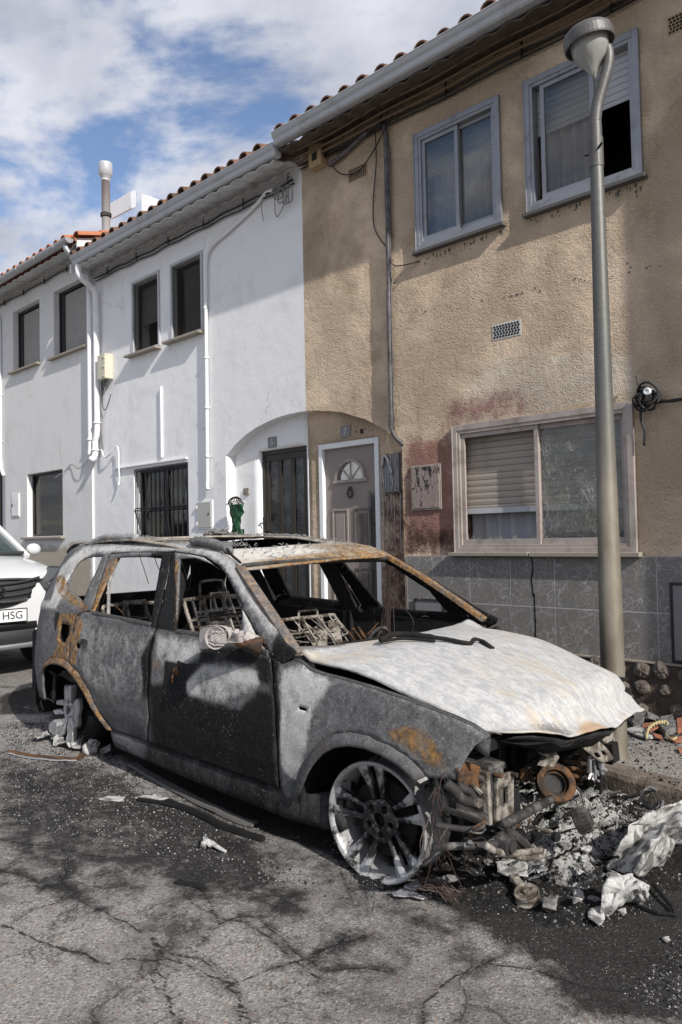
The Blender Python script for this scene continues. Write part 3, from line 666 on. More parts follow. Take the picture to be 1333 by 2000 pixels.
SOO=[(WP([(786,1010),(905,1030),(905,1090),(786,1090)]),.72,.10),(WP([(788,865),(800,900),(800,1080),(786,1080)]),.55,.05),(WP([(880,870),(905,870),(912,1085),(882,1085)]),.65,.03),(WP([(600,250),(1333,-260),(1333,-150),(760,245),(600,330)]),.62,.12),  # last entry: darker band along the wall below the eaves
 (WP([(800,495),(985,432),(990,450),(805,515)]),.42,.05),(WP([(1028,425),(1268,340),(1270,365),(1030,450)]),.42,.05),(WP([(1250,745),(1300,745),(1300,800),(1250,820)]),.45,.04)]
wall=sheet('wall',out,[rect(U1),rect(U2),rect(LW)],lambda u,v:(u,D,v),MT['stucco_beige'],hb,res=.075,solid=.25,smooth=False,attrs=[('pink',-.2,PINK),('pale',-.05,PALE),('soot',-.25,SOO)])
ch=MB()
ch.add([(XB,D+.3,0),(3.2,D+.3,0),(3.2,D+5,0),(XB,D+5,0),(XB,D+.3,5.4),(3.2,D+.3,5.4),(3.2,D+5,5.4),(XB,D+5,5.4)],[(1,2,6,5),(2,3,7,6)]); ch.build('rear_wall',MT['stucco_beige'],hb)
canal_roof(hb,XB,3.3,5.475,D-.42,.30,3.2,'tile_old')
soffit(hb,XB+.02,3.2,D-.37,5.33,.30,'tile_under_brown')
box_gutter(hb,-5.70,3.2,D-.47,5.50,5.385)
sc_=MB(); random.seed(17)
for px,py in [(1020,572),(1000,578),(985,580),(880,598),(896,602),(915,600),(1135,545),(1142,548),(1225,515),(1232,522),(1010,575)]+[(random.uniform(800,1290),0) for _ in range(22)]:
    if py==0: py=625-(px-720)*.19+random.gauss(0,4)
    p=W(px,py,D-.003); s_=random.uniform(.004,.013) if py!=0 else .012
    n_=6; vs_=[(p[0]+s_*random.uniform(.5,1.6)*math.cos(a*PI/3),D-.0035,p[2]+s_*random.uniform(.4,1.)*math.sin(a*PI/3)) for a in range(n_)]
    sc_.add(vs_,[tuple(range(n_))])
for (x0_,x1_,z_) in ((U1[0]-.02,U1[1]+.06,U1[2]-.07),(U2[0]-.02,U2[1]+.06,U2[2]-.07)):
    for i in range(26):
        x=random.uniform(x0_,x1_); z=z_-abs(random.gauss(0,.035)); L_=random.uniform(.006,.035); w_=random.uniform(.003,.012); sc_.add([(x-w_,D-.0035,z),(x+w_,D-.0035,z+.004),(x+w_*.4,D-.0035,z-L_),(x-w_*.3,D-.0035,z-L_*1.1)],[(0,1,2,3)])
sc_.build('plaster_scars',MT['sill_dark'],hb)['kind']='stuff'
# recess behind the arch (beige half)
rx0,rx1=wx(604,950,RC),-4.49
d7=(wx(626,950,RC),wx(742,950,RC),0,2.40)
out=[(rx0,0),(d7[0],0),(d7[0],d7[3]),(d7[1],d7[3]),(d7[1],0),(rx1+.05,0),(rx1+.05,2.9),(rx0,2.9)]
RS=[([(d7[1],.0),(rx1+.1,.0),(rx1+.1,2.32),(d7[1],2.25)],.62,.08),([(d7[1],.0),(rx1+.1,.0),(rx1+.1,1.2),(d7[1],1.2)],.75,.1)]
sheet('recess_wall',out,[],lambda u,v:(u,D+RC,v),MT['stucco_beige'],hb,res=.06,solid=.1,attrs=[('pink',-.3,[([(d7[1],.0),(rx1+.1,.0),(rx1+.1,1.9),(d7[1],1.9)],.6,.15)]),('pale',-.3,[]),('soot',-.3,RS)])
MB().box(rx0,rx1,D-.02,D+RC+.1,-.05,gz(-5)+.30).build('door_step',MT['sill_stone'],hb,bevel=.01)
# door 7
y7=D+RC; dr=MB(); frame_rect(dr,d7[0]-.005,d7[1]+.005,.25,d7[3],y7-.015,y7+.07,.055,.02)
fr=dr.build('door_frame',MT['white_paint'],hb,bevel=.004)
lx0,lx1,lz1=d7[0]+.055,d7[1]-.055,d7[3]-.058; cxm=(lx0+lx1)/2; fz=lz1-.33; fr_r=.185
semi=[(cxm+fr_r*math.cos(PI*i/20),fz+fr_r*math.sin(PI*i/20)*1.0) for i in range(21)]
leaf=sheet('door',[(lx0,.27),(lx1,.27),(lx1,lz1),(lx0,lz1)],[semi[::-1]],lambda u,v:(u,y7+.03,v),MT['door_scorched'],hb,res=.04,solid=.045,smooth=False,attrs=[('soot',0.,[([(cxm+.12,.2),(lx1+.1,.2),(lx1+.1,1.85),(cxm+.22,1.9)],.85,.12),([(cxm-.02,.2),(cxm+.2,.2),(cxm+.2,1.6),(cxm-.02,1.6)],.40,.1)])])
pn=MB()
for (a,b) in ((lx0+.09,cxm-.04),(cxm+.04,lx1-.09)):
    for (z0_,z1_) in ((.42,1.12),(1.24,1.72)):
        zt=z1_; frame_rect(pn,a,b,z0_,zt,y7+.018,y7+.034,.022); pn.box(a+.05,b-.05,y7+.021,y7+.034,z0_+.05,zt-.05)
po=pn.build('door_panels',MT['door_scorched'],leaf,bevel=.004)
at=po.data.attributes.new('soot','FLOAT','POINT'); at.data.foreach_set('value',np.array([.0 if (v.co.x-3.)<cxm else .66 for v in po.data.vertices],np.float32)); 
fl=MB(); path=[(cxm+(fr_r+.012)*math.cos(PI*i/24),y7+.022,fz+(fr_r+.012)*math.sin(PI*i/24)) for i in range(25)]
for i in range(24): fl.bar(path[i],path[i+1],.03,.028,(0,1,0))
fl.bar((cxm-fr_r-.05,y7+.022,fz-.012),(cxm+fr_r+.05,y7+.022,fz-.012),.026,.03)
for a in (45,90,135): fl.bar((cxm,y7+.03,fz),(cxm+fr_r*math.cos(math.radians(a)),y7+.03,fz+fr_r*math.sin(math.radians(a))),.012,.012,(0,1,0))
fl.lathe([(0,y7+.02),(.03,y7+.02),(.03,y7+.034)],(cxm,0,fz),'y',16)
fo=fl.build('fanlight_frame',MT['smoked_frame'],leaf)
MB().prism([(p[0],y7+.04,p[1]) for p in semi],(0,.004,0)).build('pane',MT['glass_cracked'],leaf)
kn=MB(); kn.tube([(cxm-.0+.032*math.sin(a*2*PI/16),y7+.012,fz-.135+.045*math.cos(a*2*PI/16)) for a in range(16)],.0085,8,True); kn.box(cxm-.014,cxm+.014,y7+.0,y7+.03,fz-.10,fz-.07)
kn.build('knocker',MT['dark_metal'],leaf); MB().lathe([(0,y7+.018),(.016,y7+.018),(.016,y7+.03)],(lx1-.035,0,1.55),'y',12).build('lock',MT['iron'],leaf)
# lower tiles, plinth, stones
tl=MB(); xs=[-4.44,-4.155,-3.76,-3.365,-2.97,-2.575,-2.18,-1.785,-1.39,-.995,-.6,-.2,.2,.6,1,1.4,1.8,2.2,2.6,3.0]
for i in range(len(xs)-1):
    for (z0_,z1_) in ((.5,.849),(.853,1.25)):
        if i==1 and z0_<.8: tl.box(xs[i]+.0,xs[i+1]-.003,D-.022,D-.004,.5,.68); continue
        jit=.0015*noise.noise((i*3.,z0_,0)); tl.box(xs[i]+.0035,xs[i+1]-.0035,D-.022+jit,D-.004,z0_+.003,z1_-.003)
tl.build('tile_dado',MT['marble_tile'],hb,bevel=.0015)
MB().box(-4.45,3.1,D-.0205,D-.002,.505,1.252).build('grout',MT['grout'],hb)
cr=MB(); pth=[]; z=1.28
while z>.5: pth.append((-3.165+.018*noise.noise((0,z*9,3))+(.015 if z<.95 else 0),D-.0235,z)); z-=.025
for i in range(len(pth)-1): wv=.004+.005*abs(noise.noise((3,i*.7,0))); cr.box(min(pth[i][0],pth[i+1][0])-wv,max(pth[i][0],pth[i+1][0])+wv*.6,D-.0245,D-.0215,pth[i+1][2],pth[i][2])
cr.build('crack',MT['iron'],hb)
mb=MB(); n=160
mb.grid(lambda u,v:(u,D-.035-.012*noise.noise((u*9,v*9,7))-.006*noise.noise((u*31,v*31,7)),v),[-4.49+7.6*i/n for i in range(n+1)],[.02+.475*i/14 for i in range(15)])
mb.add([(-4.49,D-.045,.497),(3.11,D-.045,.497),(3.11,D,.50),(-4.49,D,.50)],[(0,1,2,3)])
pl=mb.build('stone_plinth',MT['plinth_stone'],hb)
random.seed(4); cb=MB(); r_=0
for zz_ in (.435,.305,.175):
    x=-3.6+(.08 if r_%2 else 0)
    while x<2.8:
        rr=.038+random.random()*.030; cx_=x+random.uniform(-.03,.03); cz_=zz_+gz(x)*.3+random.uniform(-.022,.022)
        vs_=[];fs=[];na=14
        rg=[(1.0,-.0),(.93,.022),(.6,.034),(0.01,.036)]
        for q,(k_,hgt) in enumerate(rg):
            for a in range(na):
                an=2*PI*a/na; j=1+.28*noise.noise((cx_*9+math.cos(an),cz_*9+math.sin(an),q*.3)); jj=.014*noise.noise((cx_*50+a,q,cz_*40))
                vs_.append((cx_+rr*k_*j*math.cos(an),D-.03-hgt-jj,cz_+rr*k_*j*math.sin(an)))
        for q in range(len(rg)-1):
            for a in range(na): fs.append((q*na+a,q*na+(a+1)%na,(q+1)*na+(a+1)%na,(q+1)*na+a))
        cb.add(vs_,fs); x+=.158+random.uniform(-.03,.035)
    r_+=1
cb.build('cobbles',MT['cobble'],pl,smooth=False)
MB().box(-4.45,3.1,D-.05,D-.0,.494,.506).build('render_edge',MT['sill_stone'],hb)
# access hatches in the dado
def hatch(x0,x1,z0,z1,nm='meter_hatch',mf='dark_metal',mp='plate_grey',y=-.03):
    f_=MB(); frame_rect(f_,x0,x1,z0,z1,D+y-.01,D+y+.02,.018); o=f_.build(nm,MT[mf],hb); MB().box(x0+.016,x1-.016,D+y-.004,D+y+.015,z0+.016,z1-.016).build('hatch_lid',MT[mp],o)
    return o
hatch(-4.36,-4.02,.56,.87); hatch(-2.085,-1.72,.515,1.07,mf='dark_frame')
# gas cupboard with bubbled paint
c0=MB().box(-4.385,-4.045,D-.012,D+.02,1.66,2.065).build('cupboard_frame',MT['smoked_frame'],hb,bevel=.003)
m,t=newmat('blistered_paint'); v=t.co(); cc=t.mix(t.ss(t.m('ADD',t.noise(30.,8.,.68,t.co((1,1,.4)),.3),t.m('MULTIPLY',t.m('SUBTRACT',t.n('ShaderNodeSeparateXYZ',{0:t.co()}).outputs[2],1.86),.35)),.52,.58),(.27,.215,.195),(.022,.02,.02)); cc=t.mix(t.m('MULTIPLY',t.ss(t.noise(40.,4.,.6,v),.6,.66),.5),cc,(.4,.33,.31)); t.out(cc,.6,0,t.bump(t.noise(22.,4.,.6,v),.6,.01)); MT['blistered_paint']=m
cl=MB().box(-4.37,-4.06,D-.024,D-.012,1.675,2.05).build('cupboard_lid',MT['blistered_paint'],c0,bevel=.003); MB().lathe([(0,D-.03),(.009,D-.03),(.009,D-.02)],(-4.345,0,1.86),'y',10).build('lock',MT['iron'],c0)
# perforated vents
def vent(parent,x0,z0,x1,z1,nr,ncol,plate=None):
    m=MB(); m.box(x0-.01,x1+.01,D-.004,D+.0,z0-.008,z1+.008); o=m.build('vent',MT[plate or 'box_beige'],parent)
    h_=MB()
    for r in range(nr):
        for c_ in range(ncol):
            x=x0+(x1-x0)*(c_+.35+.3*(r%2))/ncol; z=z0+(z1-z0)*(r+.5)/nr
            h_.lathe([(0,D-.0062),(.0105,D-.0062),(.0105,D-.003)],(x,0,z),'y',8)
    h_.build('vent_holes',MT['iron'],o)
vent(hb,-5.08,4.93,-4.85,5.05,5,9); vent(hb,-3.475,3.055,-3.225,3.165,5,9,'digit_light'); vent(hb,-1.97,4.93,-1.75,5.05,5,9)
# windows of the beige house
def slider(parent,R_,fm,openright=False,lower=False):
    x0,x1,z0,z1=R_; xm=(x0+x1)/2
    f_=MB(); frame_rect(f_,x0-.035,x1+.035,z0-.03,z1+.03,D-.035,D+.0,.05); frame_rect(f_,x0+.012,x1-.012,z0+.015,z1-.018,D-.028,D+.06,.03)
    f_.box(x0-.035,x0-.025,D-.042,D-.03,z0-.03,z1+.03)
    fo=f_.build('window',MT[fm],parent,bevel=.003)
    a=(x0+.042,xm+.02) ; b=(xm-.02,x1-.042)
    if openright: a=(x0+.10,xm+.115); b=None
    s_=MB(); frame_rect(s_,a[0],a[1],z0+.045,z1-.048,D-.012,D+.012,.036,.045)
    if b: frame_rect(s_,b[0],b[1],z0+.045,z1-.048,D+.018,D+.04,.036,.045)
    s_.build('sash',MT[fm],fo,bevel=.002)
    return fo,a,b
fo,a,b=slider(hb,U1,'aluminium')
pane(fo,a[0]+.03,a[1]-.03,U1[2]+.08,U1[3]-.08,.0); pane(fo,b[0]+.03,b[1]-.03,U1[2]+.08,U1[3]-.08,.028)
slats(MB(),U1[0]+.03,U1[1]-.03,U1[3]-.36,U1[3]-.02,D+.09).build('roller_shutter',MT['shutter_grey'],fo)
curtain(fo,U1[0]+.03,U1[0]+.46,U1[2],U1[3]-.05,.12,'curtain_dim'); curtain(fo,U1[1]-.40,U1[1]-.03,U1[2],U1[3]-.05,.11,'curtain_dim'); room(fo,*U1)
fo,a,b=slider(hb,U2,'aluminium',True)
pane(fo,a[0]+.03,a[1]-.03,U2[2]+.08,U2[3]-.08,.0)
slats(MB(),U2[0]+.03,U2[1]-.03,U2[3]-.42,U2[3]-.02,D+.06,.052).build('roller_shutter',MT['white_metal'],fo); curtain(fo,U2[0]+.03,U2[0]+.52,U2[2],U2[3]-.05,.11,'curtain_dim'); room(fo,*U2)
for U in (U1,U2):
    MB().box(U[0]-.06,U[1]+.06,D-.065,D+.02,U[2]-.062,U[2]-.032).build('sill',MT['sill_dark'],hb,bevel=.004)
fo,a,b=slider(hb,LW,'smoked_frame')
# left sash lost its glass: only shards along its edges; right pane crazed
xm=(LW[0]+LW[1])/2
pane(fo,b[0]+.03,b[1]-.03,LW[2]+.08,LW[3]-.08,.028,'glass_cracked')
gk=MB(); random.seed(23); gx0,gx1,gz0,gz1=b[0]+.035,b[1]-.035,LW[2]+.085,LW[3]-.085; yk=D+.0265
def jag(x,z,ax,az,n_,st,r_):
    P_=[(x,yk,z)]
    for _ in range(n_):
        x+=ax*st+random.gauss(0,st*.45); z+=az*st+random.gauss(0,st*.45)
        if not (gx0<x<gx1 and gz0<z<gz1): break
        P_.append((x,yk,z))
    if len(P_)>1: gk.tube(P_,r_,3)
for i in range(420):
    x=random.uniform(gx0,gx1); z=random.uniform(gz0,gz1); a_=random.gauss(PI/2,.7); jag(x,z,math.cos(a_),math.sin(a_),random.randint(2,5),.009,random.uniform(.0004,.0008))
for (x,z,ax,az,n_) in ((gx0+.02,gz1-.03,.05,-1,40),(gx0+.34,gz0+.38,.5,-1,18),(gx0+.34,gz0+.38,-.1,-1,22),(gx0+.06,gz0+.01,1,.02,30),(gx1-.2,gz1-.05,.1,-1,34),(gx0+.25,gz1-.1,.4,-1,14),(gx0+.02,gz0+.02,.1,1,22)): jag(x,z,ax,az,n_,.012,.0009)
for i in range(260):
    x=random.uniform(gx0,gx1); z=random.uniform(gz0,gz0+.22) if i<150 else random.uniform(gz0,gz1); gk.add([(x,yk,z),(x+random.uniform(.002,.008),yk,z+random.uniform(-.003,.003)),(x+random.uniform(0,.006),yk,z+random.uniform(.002,.008))],[(0,1,2)])
gk.build('glass_cracks',MT['ash_white'],fo)['kind']='stuff'
sh=MB(); random.seed(12)
for i in range(14):
    x=a[0]+.05+random.random()*(a[1]-a[0]-.12); h_=random.uniform(.02,.06); sh.add([(x,D,LW[2]+.085),(x+random.uniform(.02,.07),D,LW[2]+.085),(x+random.uniform(0,.04),D+.002,LW[2]+.085+h_)],[(0,1,2)])
sh.build('glass_shards',MT['glass_cracked'],fo,solid=.003)
slats(MB(),LW[0]+.03,LW[1]-.03,1.655,LW[3]-.02,D+.085,.0535).build('roller_shutter',MT['shutter_beige'],fo); MB().box(LW[0]+.03,LW[1]-.03,D+.07,D+.095,1.61,1.655).build('shutter_rail',MT['white_metal'],fo)
curtain(fo,LW[0]+.03,LW[1]-.03,LW[2],LW[3]-.1,.17,'curtain',.018,.16); room(fo,*LW)
MB().box(LW[0]-.07,-3.168,D-.085,D+.03,1.25,1.282).box(-3.158,LW[1]+.07,D-.085,D+.03,1.247,1.28).build('sill',MT['sill_stone'],hb,bevel=.004)
hn=thing('unseen_shade_wall',(1.,D-.4,0),'plain beige neighbouring house set slightly forward, just beyond the right edge','house')  # unseen wall set forward, added to throw shadow on the beige front
MB().box(-.55,6.,D-.42,D-.20,-.1,5.9).build('wall',MT['plaster_left'],hn)
# ---------------------------------------------------------------- white house in the middle
hw=thing('white_house',(-8.,D,0),'bright white house with barred window and brown door under the shared arch','house')
w1=(-9.11,-8.465,3.96,4.885);w2=(-8.19,-7.53,3.97,4.885);bw=(-9.14,-7.885,1.28,2.40)
out=[(XL,.02),(-7.13,.02)]+[p for p in ARCH if p[0]<=XB]+[(XB,5.42),(XL,5.42)]
sheet('wall',out,[rect(w1),rect(w2),rect(bw)],lambda u,v:(u,D,v),MT['plaster_white'],hw,res=.09,solid=.25,smooth=False,attrs=[('stain',-.3,[([(XL,5.30),(XB,5.30),(XB,5.5),(XL,5.5)],.35,.06),([(XL,0),(XB,0),(XB,.6),(XL,.6)],.4,.15)])])
ch=MB(); ch.add([(XL,D+.3,0),(XB,D+.3,0),(XB,D+5,0),(XL,D+5,0),(XL,D+.3,5.3),(XB,D+.3,5.3),(XB,D+5,5.3),(XL,D+5,5.3)],[(2,3,7,6)]); ch.build('rear_wall',MT['plaster_white'],hw)
canal_roof(hw,-10.15,XB-.03,5.395,D-.42,.30,3.2,'tile_old'); soffit(hw,-10.14,XB-.02,D-.37,5.255,.30,'tile_under_white')
box_gutter(hw,-10.02,-5.72,D-.44,5.42,5.305)
MB().prism([(-10.16,D-.37,5.24),(-10.16,D+.1,5.3),(-10.16,D+.1,5.46),(-10.16,D-.37,5.36)],(.03,0,0)).build('verge',MT['plaster_white'],hw)
out=[(-7.13,0)]; d5=(wx(508,950,RC),wx(601,950,RC),0,2.425)
out=[(-7.2,0),(d5[0],0),(d5[0],d5[3]),(d5[1],d5[3]),(d5[1],0),(rx0,0),(rx0,2.9),(-7.2,2.9)]
sheet('recess_wall',out,[],lambda u,v:(u,D+RC,v),MT['plaster_white'],hw,res=.08,solid=.12,attrs=[('stain',-.3,[([(d5[1],0),(rx0,0),(rx0,1.7),(d5[1],1.7)],.45,.05)])])
MB().box(-7.12,rx0,D-.02,D+RC+.1,-.05,gz(-6)+.28).build('door_step',MT['sill_stone'],hw,bevel=.01)
y5=D+RC+.04; dm=MB(); frame_rect(dm,d5[0],d5[1],.2,d5[3]-.003,y5,y5+.06,.045); d_=dm.build('door_frame',MT['brown_frame'],hw,bevel=.003)
lm=MB(); a0,a1=d5[0]+.045,d5[1]-.045; zt=d5[3]-.05; w3=(a1-a0-4*.065)/3
lm.box(a0,a1,y5+.01,y5+.05,.22,.36); lm.box(a0,a1,y5+.01,y5+.05,zt-.07,zt); lm.box(a0,a1,y5+.01,y5+.05,1.36,1.46)
for i in range(4): lm.box(a0+i*(w3+.065),a0+i*(w3+.065)+.065,y5+.011,y5+.049,.36,zt-.07)
lf=lm.build('door',MT['brown_frame'],d_,bevel=.003)
m,t=newmat('pebbled_glass'); n_=t.vor(75.,'SMOOTH_F1'); t.out(t.mix(t.ss(t.noise(5.,3.,.6),.4,.6),(.012,.012,.012),(.05,.05,.048)),.12,0.,t.bump(n_,.7,.01),.7); MT['pebbled_glass']=m
for i in range(3): MB().box(a0+.065+i*(w3+.065),a0+(i+1)*(w3+.065),y5+.025,y5+.03,.36,zt-.07).build('pane',MT['pebbled_glass'],d_)
hd=MB(); hd.box(a0+.015,a0+.05,y5-.02,y5+.01,1.52,1.72); hd.tube([(a0+.03,y5-.01,1.66),(a0+.03,y5-.06,1.66),(a0+.11,y5-.06,1.66)],.009); hd.build('door_handle',MT['dark_frame'],d_)
# upstairs windows
for wi,(x0,x1,z0,z1) in enumerate((w1,w2)):
    f_=MB(); frame_rect(f_,x0-.012,x1+.012,z0-.012,z1+.045,D-.02,D+.03,.035,.025); fo=f_.build('window',MT['white_metal'],hw,bevel=.002)
    f2=MB(); frame_rect(f2,x0+.02,x1-.02,z0+.02,z1,D+.07,D+.10,.04); f2.build('window_frame',MT['brown_frame'],fo)
    if wi==0: slats(MB(),x0+.06,x1-.03,z0+.38,z1,D+.12,.042).build('roller_shutter',MT['shutter_dark'],fo)
    else: slats(MB(),x0+.06,x1-.03,z0+.62,z1,D+.12,.042).build('roller_shutter',MT['shutter_dark'],fo)
    m_,t=newmat('insect_screen%d'%wi) if wi==0 else (MT['insect_screen'],None)
    if t:
        tr=t.n('ShaderNodeBsdfTransparent',{'Color':(1,1,1,1)});df=t.n('ShaderNodeBsdfDiffuse',{'Color':(.035,.033,.03,1)}); t.n('ShaderNodeOutputMaterial',{'Surface':t.n('ShaderNodeMixShader',{0:.28,1:tr.outputs[0],2:df.outputs[0]}).outputs[0]}); m_.name='insect_screen'; MT['insect_screen']=m_
    MB().box(x0+.02,x1-.02,D+.0,D+.002,z0+.01,z1+.01).build('insect_screen',MT['insect_screen'],fo)
    if wi==1: pane(fo,x0+.05,x1-.05,z0+.05,z1-.05,.08,'glass_dark')
    room(fo,x0,x1,z0,z1)
    MB().box(x0-.09,x1+.03,D-.10,D+.0,z0-.055,z0-.025).build('sill',MT['sill_stone'],hw,bevel=.003)
    MB().box(x0-.03,x1+.05,D-.008,D+.005,z1+.05,z1+.17).build('shutter_box',MT['plaster_white'],hw)
# barred window downstairs
x0,x1,z0,z1=bw
f_=MB(); frame_rect(f_,x0+.01,x1-.01,z0,z1-.02,D+.10,D+.15,.04); f_.box((x0+x1)/2-.03,(x0+x1)/2+.03,D+.10,D+.15,z0+.04,z1-.06); fo=f_.build('window',MT['dark_frame'],hw)
pane(fo,x0+.05,x1-.05,z0+.04,z1-.06,.12,'glass_dark'); slats(MB(),x0+.05,x1-.05,z1-.28,z1-.04,D+.16).build('roller_shutter',MT['shutter_dark'],fo); curtain(fo,x0+.1,x1-.1,z0,z1-.2,.2,'curtain'); room(fo,x0,x1,z0,z1)
g_=MB(); n=12
for i in range(n):
    x=x0+.06+(x1-x0-.1)*i/(n-1); g_.tube([(x,D+.01,z0),(x,D+.01,z1-.03)],.0075,6)
for z in (z1-.035,1.84,1.87,z0+.03): g_.bar((x0-.06 if z==1.84 else x0+.02,D+.008,z),(x1-.0,D+.008,z),.014,.014)
def scroll(cx,zb,zt,s=1):
    for sx in (-1,1):
        P_=[(cx,D-.002,zt)]+[(cx+sx*(.055*t_**1.5),D-.002,zt+(zb-zt)*t_) for t_ in (.2,.4,.6,.8,1.)]
        for k in range(9): a_=-k*PI/5; P_.append((cx+sx*(.055-.022*(1-math.cos(a_))*(1-k*.04)),D-.002,zb+ (1 if zb>zt else -1)*(.022*math.sin(-a_)*(1-k*.04))))
        g_.tube(P_,.004,5)
for cx in (x0+.33,x0+.85): scroll(cx,1.94,2.26); scroll(cx,1.76,1.42)
g_.build('window_grille',MT['iron'],fo)
MB().box(-9.60,x1+.0,D-.035,D+.0,z1+.035,z1+.05).build('drip_edge',MT['plaster_white'],hw)
g0=MB().box(-7.685,-7.385,D-.014,D+.01,1.56,1.905).build('gas_cupboard',MT['white_paint'],hw,bevel=.003)
MB().box(-7.665,-7.405,D-.024,D-.014,1.58,1.885).build('cupboard_door',MT['cupboard_grey'],g0,bevel=.003); MB().box(-7.455,-7.44,D-.03,D-.022,1.73,1.755).build('lock',MT['iron'],g0)
for zc in (1.63,1.83): MB().box(-7.70,-7.672,D-.03,D-.01,zc-.02,zc+.02).build('hinge',MT['white_paint'],g0)
# ---------------------------------------------------------------- left house
hl=thing('cream_house',(-12.,D,0),'off white house at the left end of the row with orange roof tiles','house')
DL=-.03
ua=(-12.86,-11.86,4.33,5.34);ub=(-11.37,-10.33,4.31,5.33);lo=(-12.36,-11.12,1.545,2.56)
out=[(-13.21,.02),(XL+.002,.02),(XL+.002,5.72),(-17,5.72),(-17,2.3),(-14.7,2.62),(-14.2,2.9),(-13.9,2.96),(-13.5,2.90),(-13.35,2.80),(-13.21,2.60)]
ST=[([(-13.2,0),(XL,0),(XL,1.46),(-10.6,1.52),(-11.1,1.43),(-12.0,1.45),(-13.2,1.40)],.75,.07),([(-13.5,5.55),(XL,5.42),(XL,5.8),(-13.5,5.8)],.4,.08)]
sheet('wall',out,[rect(ua),rect(ub),rect(lo)],lambda u,v:(u,D+DL,v),MT['plaster_left'],hl,res=.10,solid=.25,smooth=False,attrs=[('stain',-.3,ST)])
sheet('recess_wall',[(-15.2,0),(-13.1,0),(-13.1,3.1),(-15.2,3.1)],[],lambda u,v:(u,D+RC,v),MT['plaster_left'],hl,res=.2,solid=.05,attrs=[('stain',-.3,[([(-15.2,0),(-13.1,0),(-13.1,1.5),(-15.2,1.5)],.6,.1)])])
rd=MB(); frame_rect(rd,-14.9,-13.75,.3,2.72,D+RC-.03,D+RC+.02,.05); rd.box(-14.85,-13.8,D+RC-.012,D+RC-.004,.3,2.7)
for i in range(9): rd.box(-14.8+i*.12,-14.77+i*.12,D+RC-.03,D+RC,.35,2.68)
rd.build('door',MT['brown_frame'],hl)
def lw_win(R_,sh,mat,gl=False):
    x0,x1,z0,z1=R_
    f_=MB(); frame_rect(f_,x0,x1,z0,z1,D+.06,D+.12,.035); 
    if not gl: f_.box(x0+.035,x0+.13,D+.08,D+.11,z0+.03,z1-.03)
    fo=f_.build('window',MT['dark_frame' ] if True else None,hl)
    if sh is not None: slats(MB(),x0+.035,x1-.035,sh,z1-.05,D+.10 if not gl else D+.16,.05).build('roller_shutter',MT[mat],fo)
    if gl: pane(fo,x0+.03,x1-.03,z0+.03,z1-.03,.08,'glass_dark')
    room(fo,x0,x1,z0,z1); return fo
lw_win(ua,ua[2]+.03,'shutter_grey'); lw_win(ub,ub[2]+.03,'shutter_grey')
fo=lw_win(lo,2.18,'shutter_dark',True); curtain(fo,lo[0]+.05,lo[0]+.35,lo[2],lo[3]-.1,.2,'curtain'); curtain(fo,lo[0]+.65,lo[1]-.05,lo[2],lo[3]-.1,.2,'curtain')
for (a_,b_,z_) in ((ua[0]-.07,ua[1]+.03,ua[2]),(ub[0]-.1,ub[1]+.05,ub[2]),(lo[0]-.1,lo[1]+.07,lo[2])): MB().box(a_,b_,D+DL-.07,D+.05,z_-.045,z_-.012).build('sill',MT['sill_stone'],hl,bevel=.003)
g0=MB().box(-12.93,-12.63,D+DL-.012,D,1.88,2.28).build('gas_cupboard',MT['plaster_left'],hl,bevel=.003); MB().box(-12.91,-12.65,D+DL-.02,D+DL-.012,1.90,2.26).build('cupboard_door',MT['white_paint'],g0,bevel=.002); MB().box(-12.895,-12.88,D+DL-.03,D+DL-.018,2.05,2.10).build('lock',MT['iron'],g0)
canal_roof(hl,-17,-9.98,5.70,D-.40,.30,3.2,'terracotta',.235); soffit(hl,-17,-9.99,D-.36,5.58,.30,'tile_under_white')
hg=MB(); hg.lathe([(.062,-16.9),(.062,-9.95)],(0,D-.44,5.66),'x',14,PI,2*PI) ; 
# half round gutter: open side up
hg=MB(); prof=[(D-.44+.064*math.cos(PI+PI*i/12),5.685+.066*math.sin(PI+PI*i/12)) for i in range(13)]
hg.add([(x,p[0],p[1]) for x in (-16.9,-10.02) for p in prof],[(i,i+1,13+i+1,13+i) for i in range(12)]+[tuple(13+i for i in range(13))]); go=hg.build('gutter',MT['galvanised'],hl,smooth=False,solid=.003,offset=0)
bk=MB(); x=-16.6
while x<-10: bk.tube([(x,D-.44+.068*math.cos(PI+PI*i/8),5.685+.069*math.sin(PI+PI*i/8)) for i in range(9)],.006,6); x+=.62
bk.build('gutter_bracket',MT['steel_bright'],go)
MB().tube([(-10.12,D-.44,5.63),(-10.12,D-.44,5.56),(-10.11,D-.40,5.50),(-10.09,D-.32,5.44)],.04,12).build('outlet_pipe',MT['galvanised'],hl,smooth=True)
# gable verge of the orange roof, seen end on above the white house
vg=MB(); random.seed(3)
for k in range(8):
    yy=D-.38+k*.36
    for (dx,dz,rr) in ((-.02,.06,.085),(-.10,-.0,.07)):
        prof=[(rr*math.cos(PI*i/8),rr*.9*math.sin(PI*i/8)) for i in range(9)]
        vg.add([( -9.94+dx+p[0],yy+l,5.62+dz+.30*(yy+l-D+.4)+p[1]+(.02 if l==0 else 0)) for l in (0,.42) for p in prof]+[(-9.94+dx+p[0]*.82,yy+l,5.62+dz+.30*(yy+l-D+.4)+p[1]*.82+(.02 if l==0 else 0)) for l in (0,.42) for p in prof],[(i,i+1,9+i+1,9+i) for i in range(8)]+[(i,18+i,19+i,i+1) for i in range(8)])
vg.build('verge_tiles',MT['terracotta'],hl)
MB().prism([(-9.98,D-.36,5.40),(-9.98,D+2.8,6.4),(-9.98,D+2.8,6.62),(-9.98,D-.36,5.68)],(.03,0,0)).build('gable_strip',MT['plaster_left'],hl)
